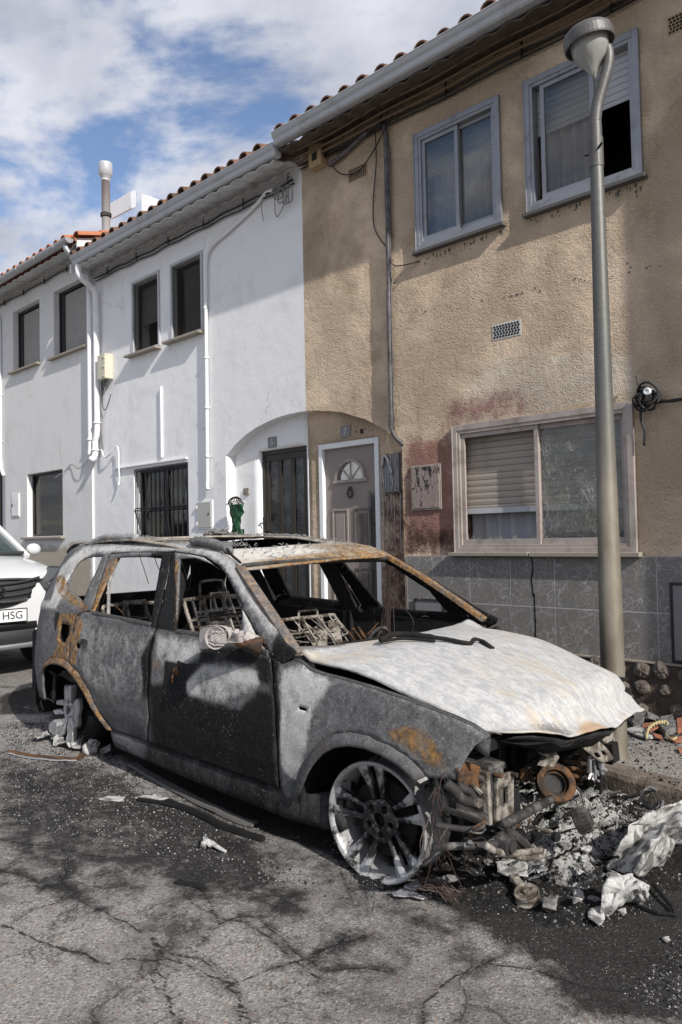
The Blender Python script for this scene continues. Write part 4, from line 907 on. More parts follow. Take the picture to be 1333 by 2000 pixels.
# ---------------------------------------------------------------- things on the roofs
fl=thing('flue',(-11.23,D+.8,5.9),'shiny steel chimney flue with a wide cap standing on the orange tiled roof','chimney')
MB().lathe([(.068,5.9),(.068,7.30),(.071,7.30),(.071,7.33),(.06,7.33)],(-11.23,D+.8,0),'z',24).build('pipe',MT['steel_bright'],fl,smooth=True)
MB().lathe([(.0,7.60),(.108,7.60),(.110,7.57),(.110,7.41),(.09,7.39),(.066,7.33)],(-11.23,D+.8,0),'z',28).build('cap',MT['steel_bright'],fl,smooth=True)
MB().lathe([(.07,6.78),(.088,6.77),(.088,6.72),(.07,6.7)],(-11.23,D+.8,0),'z',24).build('collar',MT['dark_metal'],fl)
a=W(213,423,D+1.3);b=W(257,373,D+1.3)
sp=MB(); P0=[W(214,430,D+1.2),W(214,398,D+1.25),W(256,374,D+1.25),W(256,408,D+1.2)]
sp.prism([tuple(p) for p in P0],(.11,.03,0)); tag(sp.build('roof_panel',MT['white_paint'],bevel=.012),'white flat metal box on the roof just right of the steel flue','roof panel','white boxes on the roof')
P0=[W(277,420,D+1.2),W(277,377,D+1.25),W(322,393,D+2.2),W(322,425,D+2.2)]
sp=MB(); sp.prism([tuple(p) for p in P0],(-.05,.03,0)); tag(sp.build('roof_panel',MT['white_paint'],bevel=.01),'white flat metal box half hidden behind the roof tiles, right of the other box','roof panel','white boxes on the roof')
# ---------------------------------------------------------------- pipes, cables and boxes on the fronts
def pipething(nm,path,r,mat,label,cat,n=10,collars=(),cmat=None):
    m=MB(); m.tube(path,r,n)
    for c in collars: m.tube([(c[0],c[1],c[2]-.012),(c[0],c[1],c[2]+.012)],r*1.35 if not isinstance(r,list) else r[0]*1.35,n)
    return tag(m.build(nm,MT[mat],smooth=True),label,cat)
pipething('downpipe',arcpts([(-9.93,D-.36,5.32),(-9.93,D-.36,5.22),(-9.93,D-.32,5.13),(-9.97,D-.12,5.03),(-9.98,D-.075,4.95)],4)+[(-9.98,D-.07,4.5),(-9.98,D-.07,3.1)]+arcpts([(-9.98,D-.07,3.05),(-10.0,D-.07,2.95),(-10.04,D-.07,2.87),(-10.04,D-.07,2.80)],3)+[(-10.04,D-.07,2.68),(-10.03,D-.11,2.615),(-10.0,D-.16,2.60)],.043,'white_paint','white downpipe from the white box gutter with an elbow at its foot','downpipe',12,[(-9.98,D-.07,3.12),(-10.04,D-.07,2.74)])
pipething('downpipe',[(-10.16,D-.07,5.40),(-10.16,D-.07,4.4),(-10.16,D-.07,2.85)]+arcpts([(-10.16,D-.07,2.80),(-10.15,D-.08,2.72),(-10.11,D-.10,2.68)],3),.045,'white_paint','straight white downpipe just left of the one with an elbow','downpipe',12,[(-10.16,D-.07,2.90)])
pipething('conduit',arcpts([(-6.17,D-.05,5.20),(-6.28,D-.04,5.22),(-6.5,D-.035,5.13),(-7.0,D-.035,4.99),(-7.25,D-.035,4.93),(-7.39,D-.035,4.83),(-7.42,D-.035,4.68)],4)+[(-7.43,D-.035,3.4),(-7.44,D-.035,2.2)]+arcpts([(-7.44,D-.035,2.15),(-7.44,D-.04,2.07),(-7.41,D-.05,2.03)],3),.022,'white_paint','long white cable conduit bending over at the top right of the white front','conduit',8,[(-7.43,D-.035,z) for z in (4.2,3.6,3.0,2.42)])
MB; tag(MB().box(-8.45,-8.425,D-.03,D,2.50,3.41).build('cable_duct',MT['white_paint'],bevel=.003),'short straight white cable duct above the barred window','cable duct')
pipething('conduit',arcpts([(-13.75,D-.06,5.5),(-13.5,D-.06,5.45),(-13.33,D-.06,5.3)],3)+[(-13.33,D-.06,4.5),(-13.33,D-.06,2.95)]+arcpts([(-13.33,D-.06,2.9),(-13.28,D-.06,2.7),(-13.22,D-.05,2.6)],3),.028,'white_paint','white conduit at the left edge of the picture on the off white house','conduit',8,[(-13.33,D-.06,4.0),(-13.33,D-.06,3.2)])
# burnt conduit of the beige house
z=5.05; pth=arcpts([(-5.32,D-.04,5.18),(-5.1,D-.04,5.22),(-4.85,D-.04,5.30),(-4.66,D-.04,5.33),(-4.575,D-.04,5.26),(-4.565,D-.04,5.1)],4)
while z>2.5: pth.append((-4.565-.01*sst(4.2,3.2,z)+.006*noise.noise((0,z*4,0)),D-.04,z)); z-=.08
pth+=arcpts([(-4.575,D-.04,2.5),(-4.575,D-.04,2.42),(-4.54,D-.02,2.34),(-4.48,D+.02,2.27)],4)
cdt=MB(); cdt.tube(pth,[.024 if p[2]>3.9 else .024+.007*noise.noise((2,p[2]*7,1)) for p in pth],8)
cdt.tube([(p[0]+.028,p[1],p[2]+.0) for p in pth[20:-8]],.008,6)
z=5.05; cdt.tube([(-4.578,D-.012,5.2),(-4.578,D-.012,2.5)],.012,6)
tag(cdt.build('conduit',MT['conduit_burnt'],smooth=True),'scorched grey conduit with peeling cover down the beige front to the arch','conduit')
def cable(path,r,mat,label,k=6,nm='cable',grp=None):
    m=MB(); m.tube(arcpts(path,k),r,6); return tag(m.build(nm,MT[mat],smooth=True),label,'cable',grp)
cable([(-5.26,D-.05,5.14),(-5.15,D-.04,5.03),(-4.95,D-.03,4.98),(-4.75,D-.04,5.08),(-4.58,D-.06,5.22),(-4.45,D-.05,5.36)],.006,'cable_black','thin black cable sagging from the beige junction box to the burnt conduit')
cable([(-4.69,D-.05,5.27),(-4.70,D-.03,5.0),(-4.76,D-.02,4.6),(-4.74,D-.02,4.35),(-4.58,D-.03,4.12)],.006,'cable_black','black cable hanging in a long curve left of the burnt conduit')
cable([(-4.55,D-.05,4.02),(-4.48,D-.07,3.93),(-4.36,D-.07,3.90),(-4.22,D-.01,3.915)],.005,'cable_black','two short black wires running from the burnt conduit to a hole under the window')
cable([(-4.58,D-.06,2.45),(-4.60,D-.08,2.33),(-4.57,D-.09,2.25),(-4.555,D-.09,2.15)],.004,'cable_brown','thin loose wire end dangling below the foot of the burnt conduit')
# bundles under the eaves
def bundle(x0,x1,z,mats,seed,label,y=-.05,sag=.015,rr=.011,nm='cable_bundle'):
    random.seed(seed); root=thing(nm,(x0,D,z),label,'cables')
    for q,(dz,dy,mt,r) in enumerate(mats):
        P_=[];x=x0;k=0
        while x<x1+.01: P_.append((x,D+y+dy+.012*noise.noise((x*1.7,q*5,seed)),z+dz+(-sag if k%2 else 0)+.012*noise.noise((x*1.1,q*3,seed)))); x+=(x1-x0)/14; k+=1
        m=MB(); m.tube(arcpts(P_,3),r,6); m.build('cable',MT[mt],root,smooth=True)
    cl=MB(); x=x0+.4
    while x<x1: cl.bar((x,D+y-.02,z-.05),(x,D+y-.02,z+.06),.012,.04); x+=.75
    cl.build('clip',MT['iron'],root)
    return root
bundle(-10.05,-5.85,5.215,[(0,0,'cable_black',.012),(-.035,.02,'cable_black',.009),(.05,-.05,'cable_grey',.014),(.03,-.02,'cable_grey',.010)],5,'black and grey cables clipped under the eaves of the middle white house')
bundle(-5.75,2.8,5.315,[(0,0,'cable_black',.012),(.02,-.03,'cable_brown',.014),(.05,-.08,'cable_brown',.012),(-.03,.02,'cable_black',.008),(.07,-.16,'cable_brown',.011)],9,'brown and black cables running under the dark eaves of the beige house')
bundle(-16.5,-10.25,5.56,[(0,-.02,'cable_black',.012),(.03,-.05,'cable_grey',.010)],11,'cables clipped under the eaves of the off white house at the left')
# coil of cable ends at the party wall
cr_=thing('cable_coil',(-5.98,D-.06,5.0),'loops of loose grey cable hanging under the eaves where white and beige fronts meet','cable'); random.seed(8)
for k in range(5):
    c=(-5.98+random.uniform(-.12,.1),D-.06-.01*k,5.08+random.uniform(-.05,.05)); r_=random.uniform(.06,.11)
    MB().tube([(c[0]+r_*.6*math.cos(a*PI/8),c[1]+.01*math.sin(a),c[2]+r_*math.sin(a*PI/8)) for a in range(16)],.0065,5,True).build('cable_loop',MT['cable_grey'],cr_,smooth=True)
MB().tube(arcpts([(-6.1,D-.06,5.18),(-6.14,D-.05,5.02),(-6.12,D-.04,4.9),(-6.02,D-.05,4.95),(-5.9,D-.05,5.12)],5),.006,5).build('cable_loop',MT['cable_grey'],cr_,smooth=True)
MB().tube(arcpts([(-6.33,D-.05,5.19),(-6.36,D-.05,5.08),(-6.33,D-.05,4.92)],4),.005,5).build('loose_end',MT['cable_grey'],cr_,smooth=True)
# junction boxes
jb=thing('junction_box',(-5.46,D-.05,5.2),'square beige junction box under the dark eaves at the left end of the beige front','junction box')
MB().box(-5.555,-5.375,D-.10,D,5.20,5.44).build('case',MT['box_beige'],jb,bevel=.006); MB().box(-5.50,-5.43,D-.105,D-.098,5.26,5.34).build('latch',MT['dark_metal'],jb)
jb=thing('junction_box',(-9.8,D-.1,3.7),'cream plastic service box with wires hanging out below, beside the white downpipes','junction box')
MB().box(-9.86,-9.64,D-.13,D,3.70,4.05).build('case',MT['box_cream'],jb,bevel=.012)
lt=MB(); 
for z in (3.74,3.87,4.0): lt.box(-9.70,-9.655,D-.138,D-.128,z-.015,z+.015)
lt.build('latch',MT['box_cream'],jb,bevel=.003)
lw_=MB(); random.seed(2)
for i in range(6): x=-9.84+i*.035; lw_.tube([(x,D-.07,3.71),(x+random.uniform(-.01,.01),D-.08,3.64),(x+random.uniform(-.02,.02),D-.08,3.60-random.random()*.07)],.007,5)
lw_.tube(arcpts([(-9.83,D-.07,3.7),(-9.84,D-.07,3.4),(-9.78,D-.06,3.28),(-9.70,D-.05,3.36),(-9.68,D-.02,3.5)],4),.006,5); lw_.build('wire',MT['cable_black'],jb)
pipething('cable',[(-9.91,D-.03,3.7),(-9.92,D-.03,3.0),(-9.91,D-.03,2.72)],.012,'cable_grey','thin grey cable running down beside the elbowed downpipe','cable',6)
cable([(-9.92,D-.04,2.74),(-9.8,D-.06,2.62),(-9.62,D-.06,2.66),(-9.50,D-.05,2.74),(-9.44,D-.05,2.66),(-9.44,D-.05,2.45),(-9.44,D-.04,2.28),(-9.42,D-.07,2.20)],.011,'white_paint','white painted cable looping across the wall left of the barred window')
cable([(-10.1,D-.10,2.66),(-10.3,D-.10,2.55),(-10.55,D-.08,2.52),(-10.8,D-.05,2.6),(-11.0,D-.05,2.52),(-11.2,D-.12,2.42)],.006,'cable_grey','thin grey cable drooping from the downpipes to the window of the off white house')
jb=thing('insulator',(-2.16,D-.05,2.35),'white porcelain spool with a black cable tangle, right of the big window','insulator')
MB().lathe([(.0,D-.105),(.012,D-.105),(.012,D-.112),(.026,D-.11),(.028,D-.09),(.016,D-.075),(.028,D-.05),(.028,D)],(-2.17,0,2.415),'y',18).build('spool',MT['white_paint'],jb,smooth=True)
tg=MB(); random.seed(31)
for k in range(9):
    c=(-2.19+random.uniform(-.03,.04),D-.06-random.random()*.05,2.37+random.uniform(-.03,.03)); rx_=random.uniform(.04,.075);rz_=random.uniform(.04,.08);ph=random.random()*6
    tg.tube([(c[0]+rx_*math.cos(a*PI/8+ph),c[1]+.02*math.sin(a*PI/4+ph),c[2]+rz_*math.sin(a*PI/8+ph)) for a in range(12)],.0085,6)
tg.tube(arcpts([(-2.22,D-.05,2.40),(-2.245,D-.05,2.25),(-2.22,D-.05,2.15),(-2.225,D-.05,2.04)],4),.009,6)
tg.tube(arcpts([(-2.22,D-.05,2.42),(-2.26,D-.05,2.50),(-2.27,D-.04,2.55)],4),.005,6)
tg.build('cable_tangle',MT['cable_black'],jb,smooth=True)
sc_=MB(); sc_.tube(arcpts([(-2.14,D-.06,2.36),(-2.0,D-.06,2.33),(-1.6,D-.06,2.36),(-.9,D-.06,2.32),(.5,D-.06,2.34),(2.5,D-.06,2.36)],5),.011,6); sc_.tube(arcpts([(-2.14,D-.05,2.33),(-1.95,D-.05,2.34),(-1.5,D-.05,2.33),(-.9,D-.05,2.30),(.5,D-.05,2.32),(2.5,D-.05,2.33)],5),.008,6)
tag(sc_.build('cable',MT['cable_black'],smooth=True),'pair of black cables leading right from the porcelain spool','cable')
# number plates, socket, scorched plate, melted green thing
def textmesh(body,size,loc,mat,parent,rot=(PI/2,0,0),ext=.0012,name='digit'):
    cu=bpy.data.curves.new(name,'FONT'); cu.body=body; cu.size=size; cu.extrude=ext; cu.align_x='CENTER'; cu.align_y='CENTER'
    me=bpy.data.meshes.new_from_object(bpy.data.objects.new('tmp_text',cu)); o=bpy.data.objects.new(name,me); me.materials.clear(); me.materials.append(MT[mat]); sc.collection.objects.link(o)
    o.parent=parent; o.rotation_euler=rot; o.location=Vector(loc)-Vector(parent['org']); return o
for (px,py,ch_,lab) in ((533,864,'5','small grey house number plate reading 5 above the brown door'),(676,843,'7','small grey house number plate reading 7 above the scorched door')):
    p=W(px,py,D+RC); r0=thing('house_number',(p[0],D+RC,p[2]),lab,'house number')
    MB().box(p[0]-.07,p[0]+.07,D+RC-.012,D+RC,p[2]-.06,p[2]+.06).build('plate',MT['plate_grey'],r0,bevel=.002); textmesh(ch_,.095,(p[0],D+RC-.0135,p[2]),'digit_light',r0)
p=W(697,843,D+RC); r0=thing('metal_digit',(p[0],D+RC,p[2]),'tiny dark metal figure 8 fixed right of the number 7 plate','house number')
textmesh('8',.07,(W(708,843,D+RC)[0],D+RC-.012,W(708,843,D+RC)[2]),'iron',r0,ext=.006); textmesh('v',.035,(p[0],D+RC-.012,p[2]),'iron',r0,ext=.004)
p=W(483,960,D+RC); sk=MB(); sk.box(p[0]-.05,p[0]+.05,D+RC-.02,D+RC,p[2]-.04,p[2]+.04); sk.lathe([(0,D+RC-.032),(.022,D+RC-.032),(.025,D+RC-.02)],(p[0],0,p[2]),'y',12); tag(sk.build('door_bell',MT['pale_metal'],bevel=.006),'small smoke stained bell push on the white recess wall left of the brown door','door bell')
p0=W(752,888,D+RC);p1=W(786,960,D+RC)
r0=thing('letter_box',(p0[0],D+RC,p1[2]),'charred grey plate with melted drips on the recess wall right of the scorched door','letter box')
MB().box(p0[0],p1[0]-.01,D+RC-.03,D+RC,p1[2],p0[2]).build('case',MT['plate_grey'],r0,bevel=.004)
dr_=MB(); random.seed(5)
for i in range(11):
    x=random.uniform(p0[0]-.03,p1[0]-.01); zt=p0[2]-random.uniform(.0,.2); zb=zt-random.uniform(.15,.9); P_=[];z=zt
    while z>zb: P_.append((x+.012*noise.noise((i,z*9,0)),D+RC-.036 if z>p1[2] else D+RC-.006,z)); z-=.03
    if len(P_)>2: dr_.tube(P_,[.0038+.003*noise.noise((i*3,q,0)) for q in range(len(P_))],5)
dr_.tube(arcpts([(p0[0]+.0,D+RC-.04,p0[2]-.13),(p0[0]+.03,D+RC-.05,p0[2]-.02),(p0[0]+.08,D+RC-.05,p0[2]-.06),(p0[0]+.12,D+RC-.04,p0[2]-.2)],5),.014,6)
dr_.build('melted_drip',MT['melt_alu'],r0,smooth=True)
# melted green plastic
gp=MB(); c=W(466,985,D-.06)
def gfn(u,v):
    wv=.135-.03*math.sin(v*PI)*1+.03*noise.noise((u*3,v*4,1)); x=c[0]-.02+(u-.5)*2*wv*(1-.35*sst(.25,.6,v)+.3*sst(.6,1,v)); z=c[2]+.0-v*.36+.05*abs(u-.5)*noise.noise((u*9,v*3,0))
    return (x,D-.07-.05*math.sin(u*PI)*(1-.6*v)+.03*noise.noise((u*6,v*6,4)),z)
gp.grid(gfn,[i/18 for i in range(19)],[i/18 for i in range(19)])
r0=thing('melted_basket',(c[0],D-.05,c[2]-.4),'half melted bright green plastic tub hanging on the white wall left of the brown door','basket')
gp.build('tub',MT['green_plastic'],r0,smooth=True,solid=.008)
gr=MB()
for i,dx in enumerate((-.10,-.075,.03,.07,.09)): gr.tube(arcpts([(c[0]+dx,D-.06,c[2]-.28),(c[0]+dx-.01,D-.06,c[2]-.42),(c[0]+dx-.02+.02*(i%2),D-.05,c[2]-.60-.05*(i%3))],4),[.008-.0004*k for k in range(9)],5)
gr.build('drip',MT['green_plastic'],r0,smooth=True)
cg=MB()
for i in range(9): a=PI*i/8; cg.tube([(c[0]-.02-.11*math.cos(a),D-.05,c[2]+.0+.02*math.sin(a)),(c[0]-.02-.10*math.cos(a),D-.09,c[2]+.045*math.sin(a)+.03),(c[0]-.02-.11*math.cos(a),D-.13,c[2]+.0)],.006,5)
cg.tube([(c[0]-.02-.12*math.cos(PI*i/10),D-.09,c[2]+.01+.07*math.sin(PI*i/10)) for i in range(11)],.012,6); cg.build('grille',MT['dark_metal'],r0)
# ---------------------------------------------------------------- street lamp
LX,LY=-2.0,4.33; zg=gz(LX)+.125
lp=thing('street_lamp',(LX,LY,zg),'old grey street lamp with a drum head and ochre scorched foot','street lamp')
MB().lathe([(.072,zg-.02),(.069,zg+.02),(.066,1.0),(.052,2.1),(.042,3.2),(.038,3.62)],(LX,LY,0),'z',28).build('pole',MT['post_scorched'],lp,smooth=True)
MB().prism([(LX+.008,LY-.0735,zg+.0),(LX+.035,LY-.066,zg+.0),(LX+.020,LY-.0715,zg+.085)],(.0005,-.002,0)).build('slot',MT['iron'],lp)
cs_=MB(); cs_.lathe([(.030,3.60),(.042,3.60),(.042,3.775),(.03,3.775)],(LX,LY,0),'z',20)
cs_.build('collar',MT['lamp_grey'],lp,smooth=False)
bl=MB(); bl.tube([(LX+.03,LY-.03,3.70),(LX+.058,LY-.045,3.715)],.007,6); bl.tube([(LX-.04,LY,3.69),(LX-.065,LY-.02,3.69)],.006,6); bl.build('bolt',MT['iron'],lp)
def onl(px,py):
    d=ray(px,py); n_=np.array([LX,LY,0.]); t_=(n_@n_)/(d@n_); return CAMP+d*t_
A_=[(LX,LY,3.76),(LX,LY,3.86)]+[tuple(onl(*p)) for p in ((1163,238),(1167,205),(1178,165),(1187,132),(1189,108),(1185,92))]
A_=arcpts(A_,5); MB().tube(A_,[.037-.005*i/(len(A_)-1) for i in range(len(A_))],16).build('arm',MT['lamp_grey'],lp,smooth=True)
hc=onl(1150,78); hx,hy,hz=hc
TL=Matrix.Translation((hx,hy,hz))@Matrix.Rotation(math.radians(-7),4,(0,1,0))@Matrix.Rotation(math.radians(6),4,(1,0,0))
h_=MB(); h_.T=TL; h_.lathe([(.0,.072),(.08,.068),(.122,.056),(.140,.040),(.146,.022),(.148,-.028),(.145,-.040),(.136,-.038),(.135,-.02),(.12,-.0),(.0,.0)],(0,0,0),'z',40); h_.build('lamp_head',MT['lamp_grey'],lp,smooth=False,bevel=.002)
h_=MB(); h_.T=TL
def dfn(a,v):
    r_=.112*(1-v)**.62 if v<1 else 0; r_=max(r_,.0)+.012*math.sin(min(1,v*1.4)*PI)
    dr=.03*sst(.35,1,v); return (r_*math.cos(a)*(1-.35*sst(.4,1,v))-dr*.2,r_*math.sin(a)-dr*.6,-.015-.225*v**1.0+.012*noise.noise((math.cos(a)*2,math.sin(a)*2,v*3)))
h_.grid(dfn,[2*PI*i/32 for i in range(33)],[0,.05,.12,.2,.3,.4,.5,.6,.7,.8,.88,.94,.985,.999])
h_.build('lamp_cover',MT['diffuser'],lp,smooth=True)
# ================================================================ the burnt car (built in its own frame: x forward, y left, z up)
car=thing('burnt_car',None,'burnt out car shell, ash white bonnet, rusty flanks, no glass or tyres','car',mat=CARMAT)
SL=lambda L:[(float(CS(*p)[0]),float(CS(*p)[2])) for p in L]
dn=lambda x,z,k=0:.004*noise.noise((x*5,z*5,k))+.0025*noise.noise((x*17,z*17,k))
def sp(sgn,off=0.,k=0,w=0): return lambda x,z:((x if not (w and sgn>0) else x-.22*max(0,x+.1)),sgn*(side(x,z)-off+dn(x,z,k)),(z if not (w and sgn>0) else z-.13*sst(-.55,-.1,x)*sst(.3,.7,z)))
SOOT_SHADE=[([(292,1340),(330,1330),(360,1350),(400,1368),(470,1385),(505,1345),(540,1360),(548,1545),(288,1458)],1.05,.05),
 ([(395,1262),(470,1262),(530,1282),(542,1345),(505,1332),(500,1305),(440,1292),(400,1302),(372,1328),(345,1348),(335,1320),(390,1285)],.88,.03),  # cast shadow of the door mirror, painted as a dark patch
 ([(322,1288),(364,1300),(364,1350),(322,1345)],1.1,.02),([(276,1285),(298,1240),(306,1240),(300,1300),(300,1470),(270,1452),(280,1340)],.95,.025),
 ([(195,1390),(290,1415),(546,1508),(550,1548),(290,1462),(212,1428)],.85,.03),([(286,1452),(550,1545),(562,1602),(520,1590),(290,1482)],.9,.05),([(205,1425),(290,1452),(290,1482),(205,1450)],.45,.04),
 ([(545,1225),(585,1262),(592,1290),(545,1300),(528,1280)],.85,.03),([(530,1280),(545,1290),(551,1400),(552,1530),(543,1530),(535,1400)],.75,.015),
 ([(632,1345),(700,1338),(850,1385),(945,1440),(900,1515),(830,1515),(760,1450),(650,1428),(606,1460),(612,1392)],.17,.04),
 ([(560,1555),(605,1480),(640,1445),(600,1590),(570,1590)],.5,.02),
 ([(160,1330),(300,1360),(300,1450),(215,1430)],.42,.08),([(200,1200),(290,1225),(285,1260),(210,1235)],.30,.05),
 ([(296,1080),(345,1076),(350,1235),(296,1225)],1.15,.012),([(86,1175),(100,1160),(118,1195),(105,1290),(82,1300),(66,1270)],.32,.04),
 ([(348,1090),(430,1102),(476,1180),(476,1190),(430,1125),(350,1096)],.8,.012)]
PA=[([(552,1310),(590,1300),(650,1333),(612,1385),(600,1455),(578,1525),(552,1505),(548,1360)],.80,.025),([(310,1240),(385,1253),(400,1268),(342,1318),(305,1292)],.62,.03),
 ([(375,1302),(400,1288),(440,1300),(510,1310),(506,1345),(440,1372),(380,1362)],.55,.03),([(450,1305),(512,1312),(508,1338),(450,1330)],.85,.012),([(366,1310),(392,1292),(412,1280),(398,1312),(372,1330)],.7,.01),([(366,1325),(388,1322),(392,1350),(376,1372),(364,1350)],.75,.012),
 ([(100,1175),(118,1110),(170,1066),(400,1060),(452,1092),(562,1258),(522,1235),(440,1110),(340,1077),(190,1080),(150,1102),(128,1140),(140,1165)],.72,.02),
 ([(80,1165),(120,1170),(110,1190),(82,1190)],.7,.02),([(150,1210),(300,1235),(290,1400),(220,1400),(160,1310)],.34,.06),([(475,1180),(520,1265),(476,1262)],.7,.01)]
PR=[([(745,1425),(795,1412),(835,1425),(882,1482),(872,1512),(838,1502),(800,1470),(765,1452)],.86,.035),([(105,1200),(150,1195),(166,1215),(150,1300),(92,1292),(112,1262),(110,1230)],.92,.02),
 ([(110,1128),(126,1118),(134,1150),(176,1184),(166,1198),(116,1165)],.95,.012),([(462,1095),(470,1100),(560,1240),(548,1250),(470,1130)],.66,.012),([(175,1196),(190,1198),(236,1090),(218,1085)],.9,.01),
 ([(343,1092),(352,1092),(350,1240),(342,1238)],1.0,.006),([(480,1238),(512,1242),(522,1278),(485,1262)],.8,.012),([(290,1285),(318,1285),(318,1310),(290,1310)],.62,.01)]
def attrs3(shift=0.): return [('soot',-.05+shift,[(SL(p),v,f) for p,v,f in SOOT_SHADE]),('ash',.12,[(SL(p),v,f) for p,v,f in PA]),('rust',-.18,[(SL(p),v,f) for p,v,f in PR])]
AT=attrs3()
far_at=[('soot',.95,[]),('ash',0.,[]),('rust',.12,[([(-2.9,1.2),(-1.2,1.2),(-.6,.9),(-1.0,.86),(-2.9,.9)],.55,.1)])]
SIL=[(577,1273),(558,1255),(544,1236),(525,1201),(504,1164),(484.5,1131),(465,1102),(456,1092),(436,1079),(400,1063),(360,1059),(319,1058),(262,1058),(210,1061),(174,1064)]
SEAM=[(214,1081),(260,1077),(339,1076),(370,1079),(400,1085),(427,1103),(445,1126),(467,1171),(490,1211),(517,1261),(530,1288)]
RARCH=[(85,1302),(90,1293),(100,1287),(112,1286),(124,1289),(134,1294)]; RARCH2=[(135,1296),(147,1308),(159,1323),(174,1348),(187,1377),(204,1405),(219,1426)]
REARX=[(-2.98,1.335),(-3.10,1.29),(-3.24,1.19),(-3.38,1.05),(-3.48,.92),(-3.53,.75),(-3.53,.42),(-3.40,.30),(-2.99,.285)]
body=SL(SIL)+REARX+SL(RARCH)+SL([(137,1255),(142,1232),(147,1205),(166,1193),(177,1194)])+SL(SEAM)+SL([(552,1296),(570,1286)])
qwin=SL([(133,1149),(128,1138),(136,1124),(148.5,1105),(156,1096),(169.5,1089),(186,1086),(202,1085),(190,1112),(176,1140),(163.5,1172),(160,1173),(146,1158)])
fuel=SL([(119.7,1218.5),(128,1219),(136.5,1221.6),(134.4,1240.5),(127,1257),(117.6,1253),(114.4,1246.8),(117.6,1223.7)])
rdoor=SL([(214,1082),(260,1078),(338,1078),(318,1170),(306,1226),(299,1240),(291,1280),(290,1320),(292,1402),(289,1449)])+SL([(219,1427)])+SL(RARCH2[::-1])+SL([(137.5,1255),(143,1232),(148,1206),(167,1194),(178,1195)])
rdw=SL([(230,1090),(237,1088),(317.5,1086),(305,1160),(296,1220),(240,1208),(183,1197),(205,1148)])
fdoor=SL([(339,1078),(370,1081),(400,1087),(426,1105),(444,1128),(466,1173),(489,1213),(516,1263),(529,1281),(534,1321),(538.5,1391),(542.5,1456),(544.5,1510),(546,1540)])+SL([(291,1451),(294,1402),(292.5,1320),(293,1281),(301,1241),(308,1227),(320,1170)])
fdw=SL([(353,1091),(382,1089),(413,1100),(436,1117),(450,1141),(467,1170),(475,1186),(475,1251),(410,1243),(347,1233),(350,1160)])
fend=SL([(532,1283),(552,1296),(574,1287),(589,1293),(606,1307.5),(632,1317),(672,1327),(725,1342),(784,1362),(837,1382),(886,1400),(926,1418),(956,1439.5),(929.4,1457.6),(913,1481),(900,1507),(890,1523.6),(870,1523.6),(830,1518.7),(820.5,1504),(794,1479),(758,1456),(721.5,1439.5),(685,1433),(655.5,1436),(629,1449),(606,1474),(593,1497),(583,1523.6),(577,1560),(562,1562),(548,1540),(545,1510),(543,1456),(539,1391),(535,1321)])
def inset(L,d):
    n=len(L); A=sum(L[i][0]*L[(i+1)%n][1]-L[(i+1)%n][0]*L[i][1] for i in range(n)); sg_=1 if A>0 else -1; out=[]
    for i in range(n):
        a=Vector(L[i-1]);b=Vector(L[i]);c=Vector(L[(i+1)%n]); e1=(b-a);e2=(c-b)
        if e1.length<1e-5 or e2.length<1e-5: out.append(tuple(b)); continue
        e1.normalize();e2.normalize(); nn_=Vector((-(e1.y+e2.y),e1.x+e2.x)); nn_=nn_.normalized() if nn_.length>1e-4 else Vector((0,0)); out.append(tuple(b+nn_*d*sg_))
    return out
rdoor=inset(rdoor,.0035); fdoor=inset(fdoor,.004); fend=inset(fend,.003)
vent_=SL([(584,1379),(600,1383),(601,1389),(585,1386)]); hole1=SL([(345,1306),(351,1306),(351,1316),(345,1315)])
hdl=SL([(150,1258),(158,1256),(160,1263),(154,1268),(150,1265)])
sill=[(-2.17,.33),(-2.06,.262),(-1.62,.262),(-.52,.262),(-.38,.27),(-.26,.31),(-.20,.30),(-.17,.165),(-.30,.132),(-1.2,.130),(-2.06,.150)]
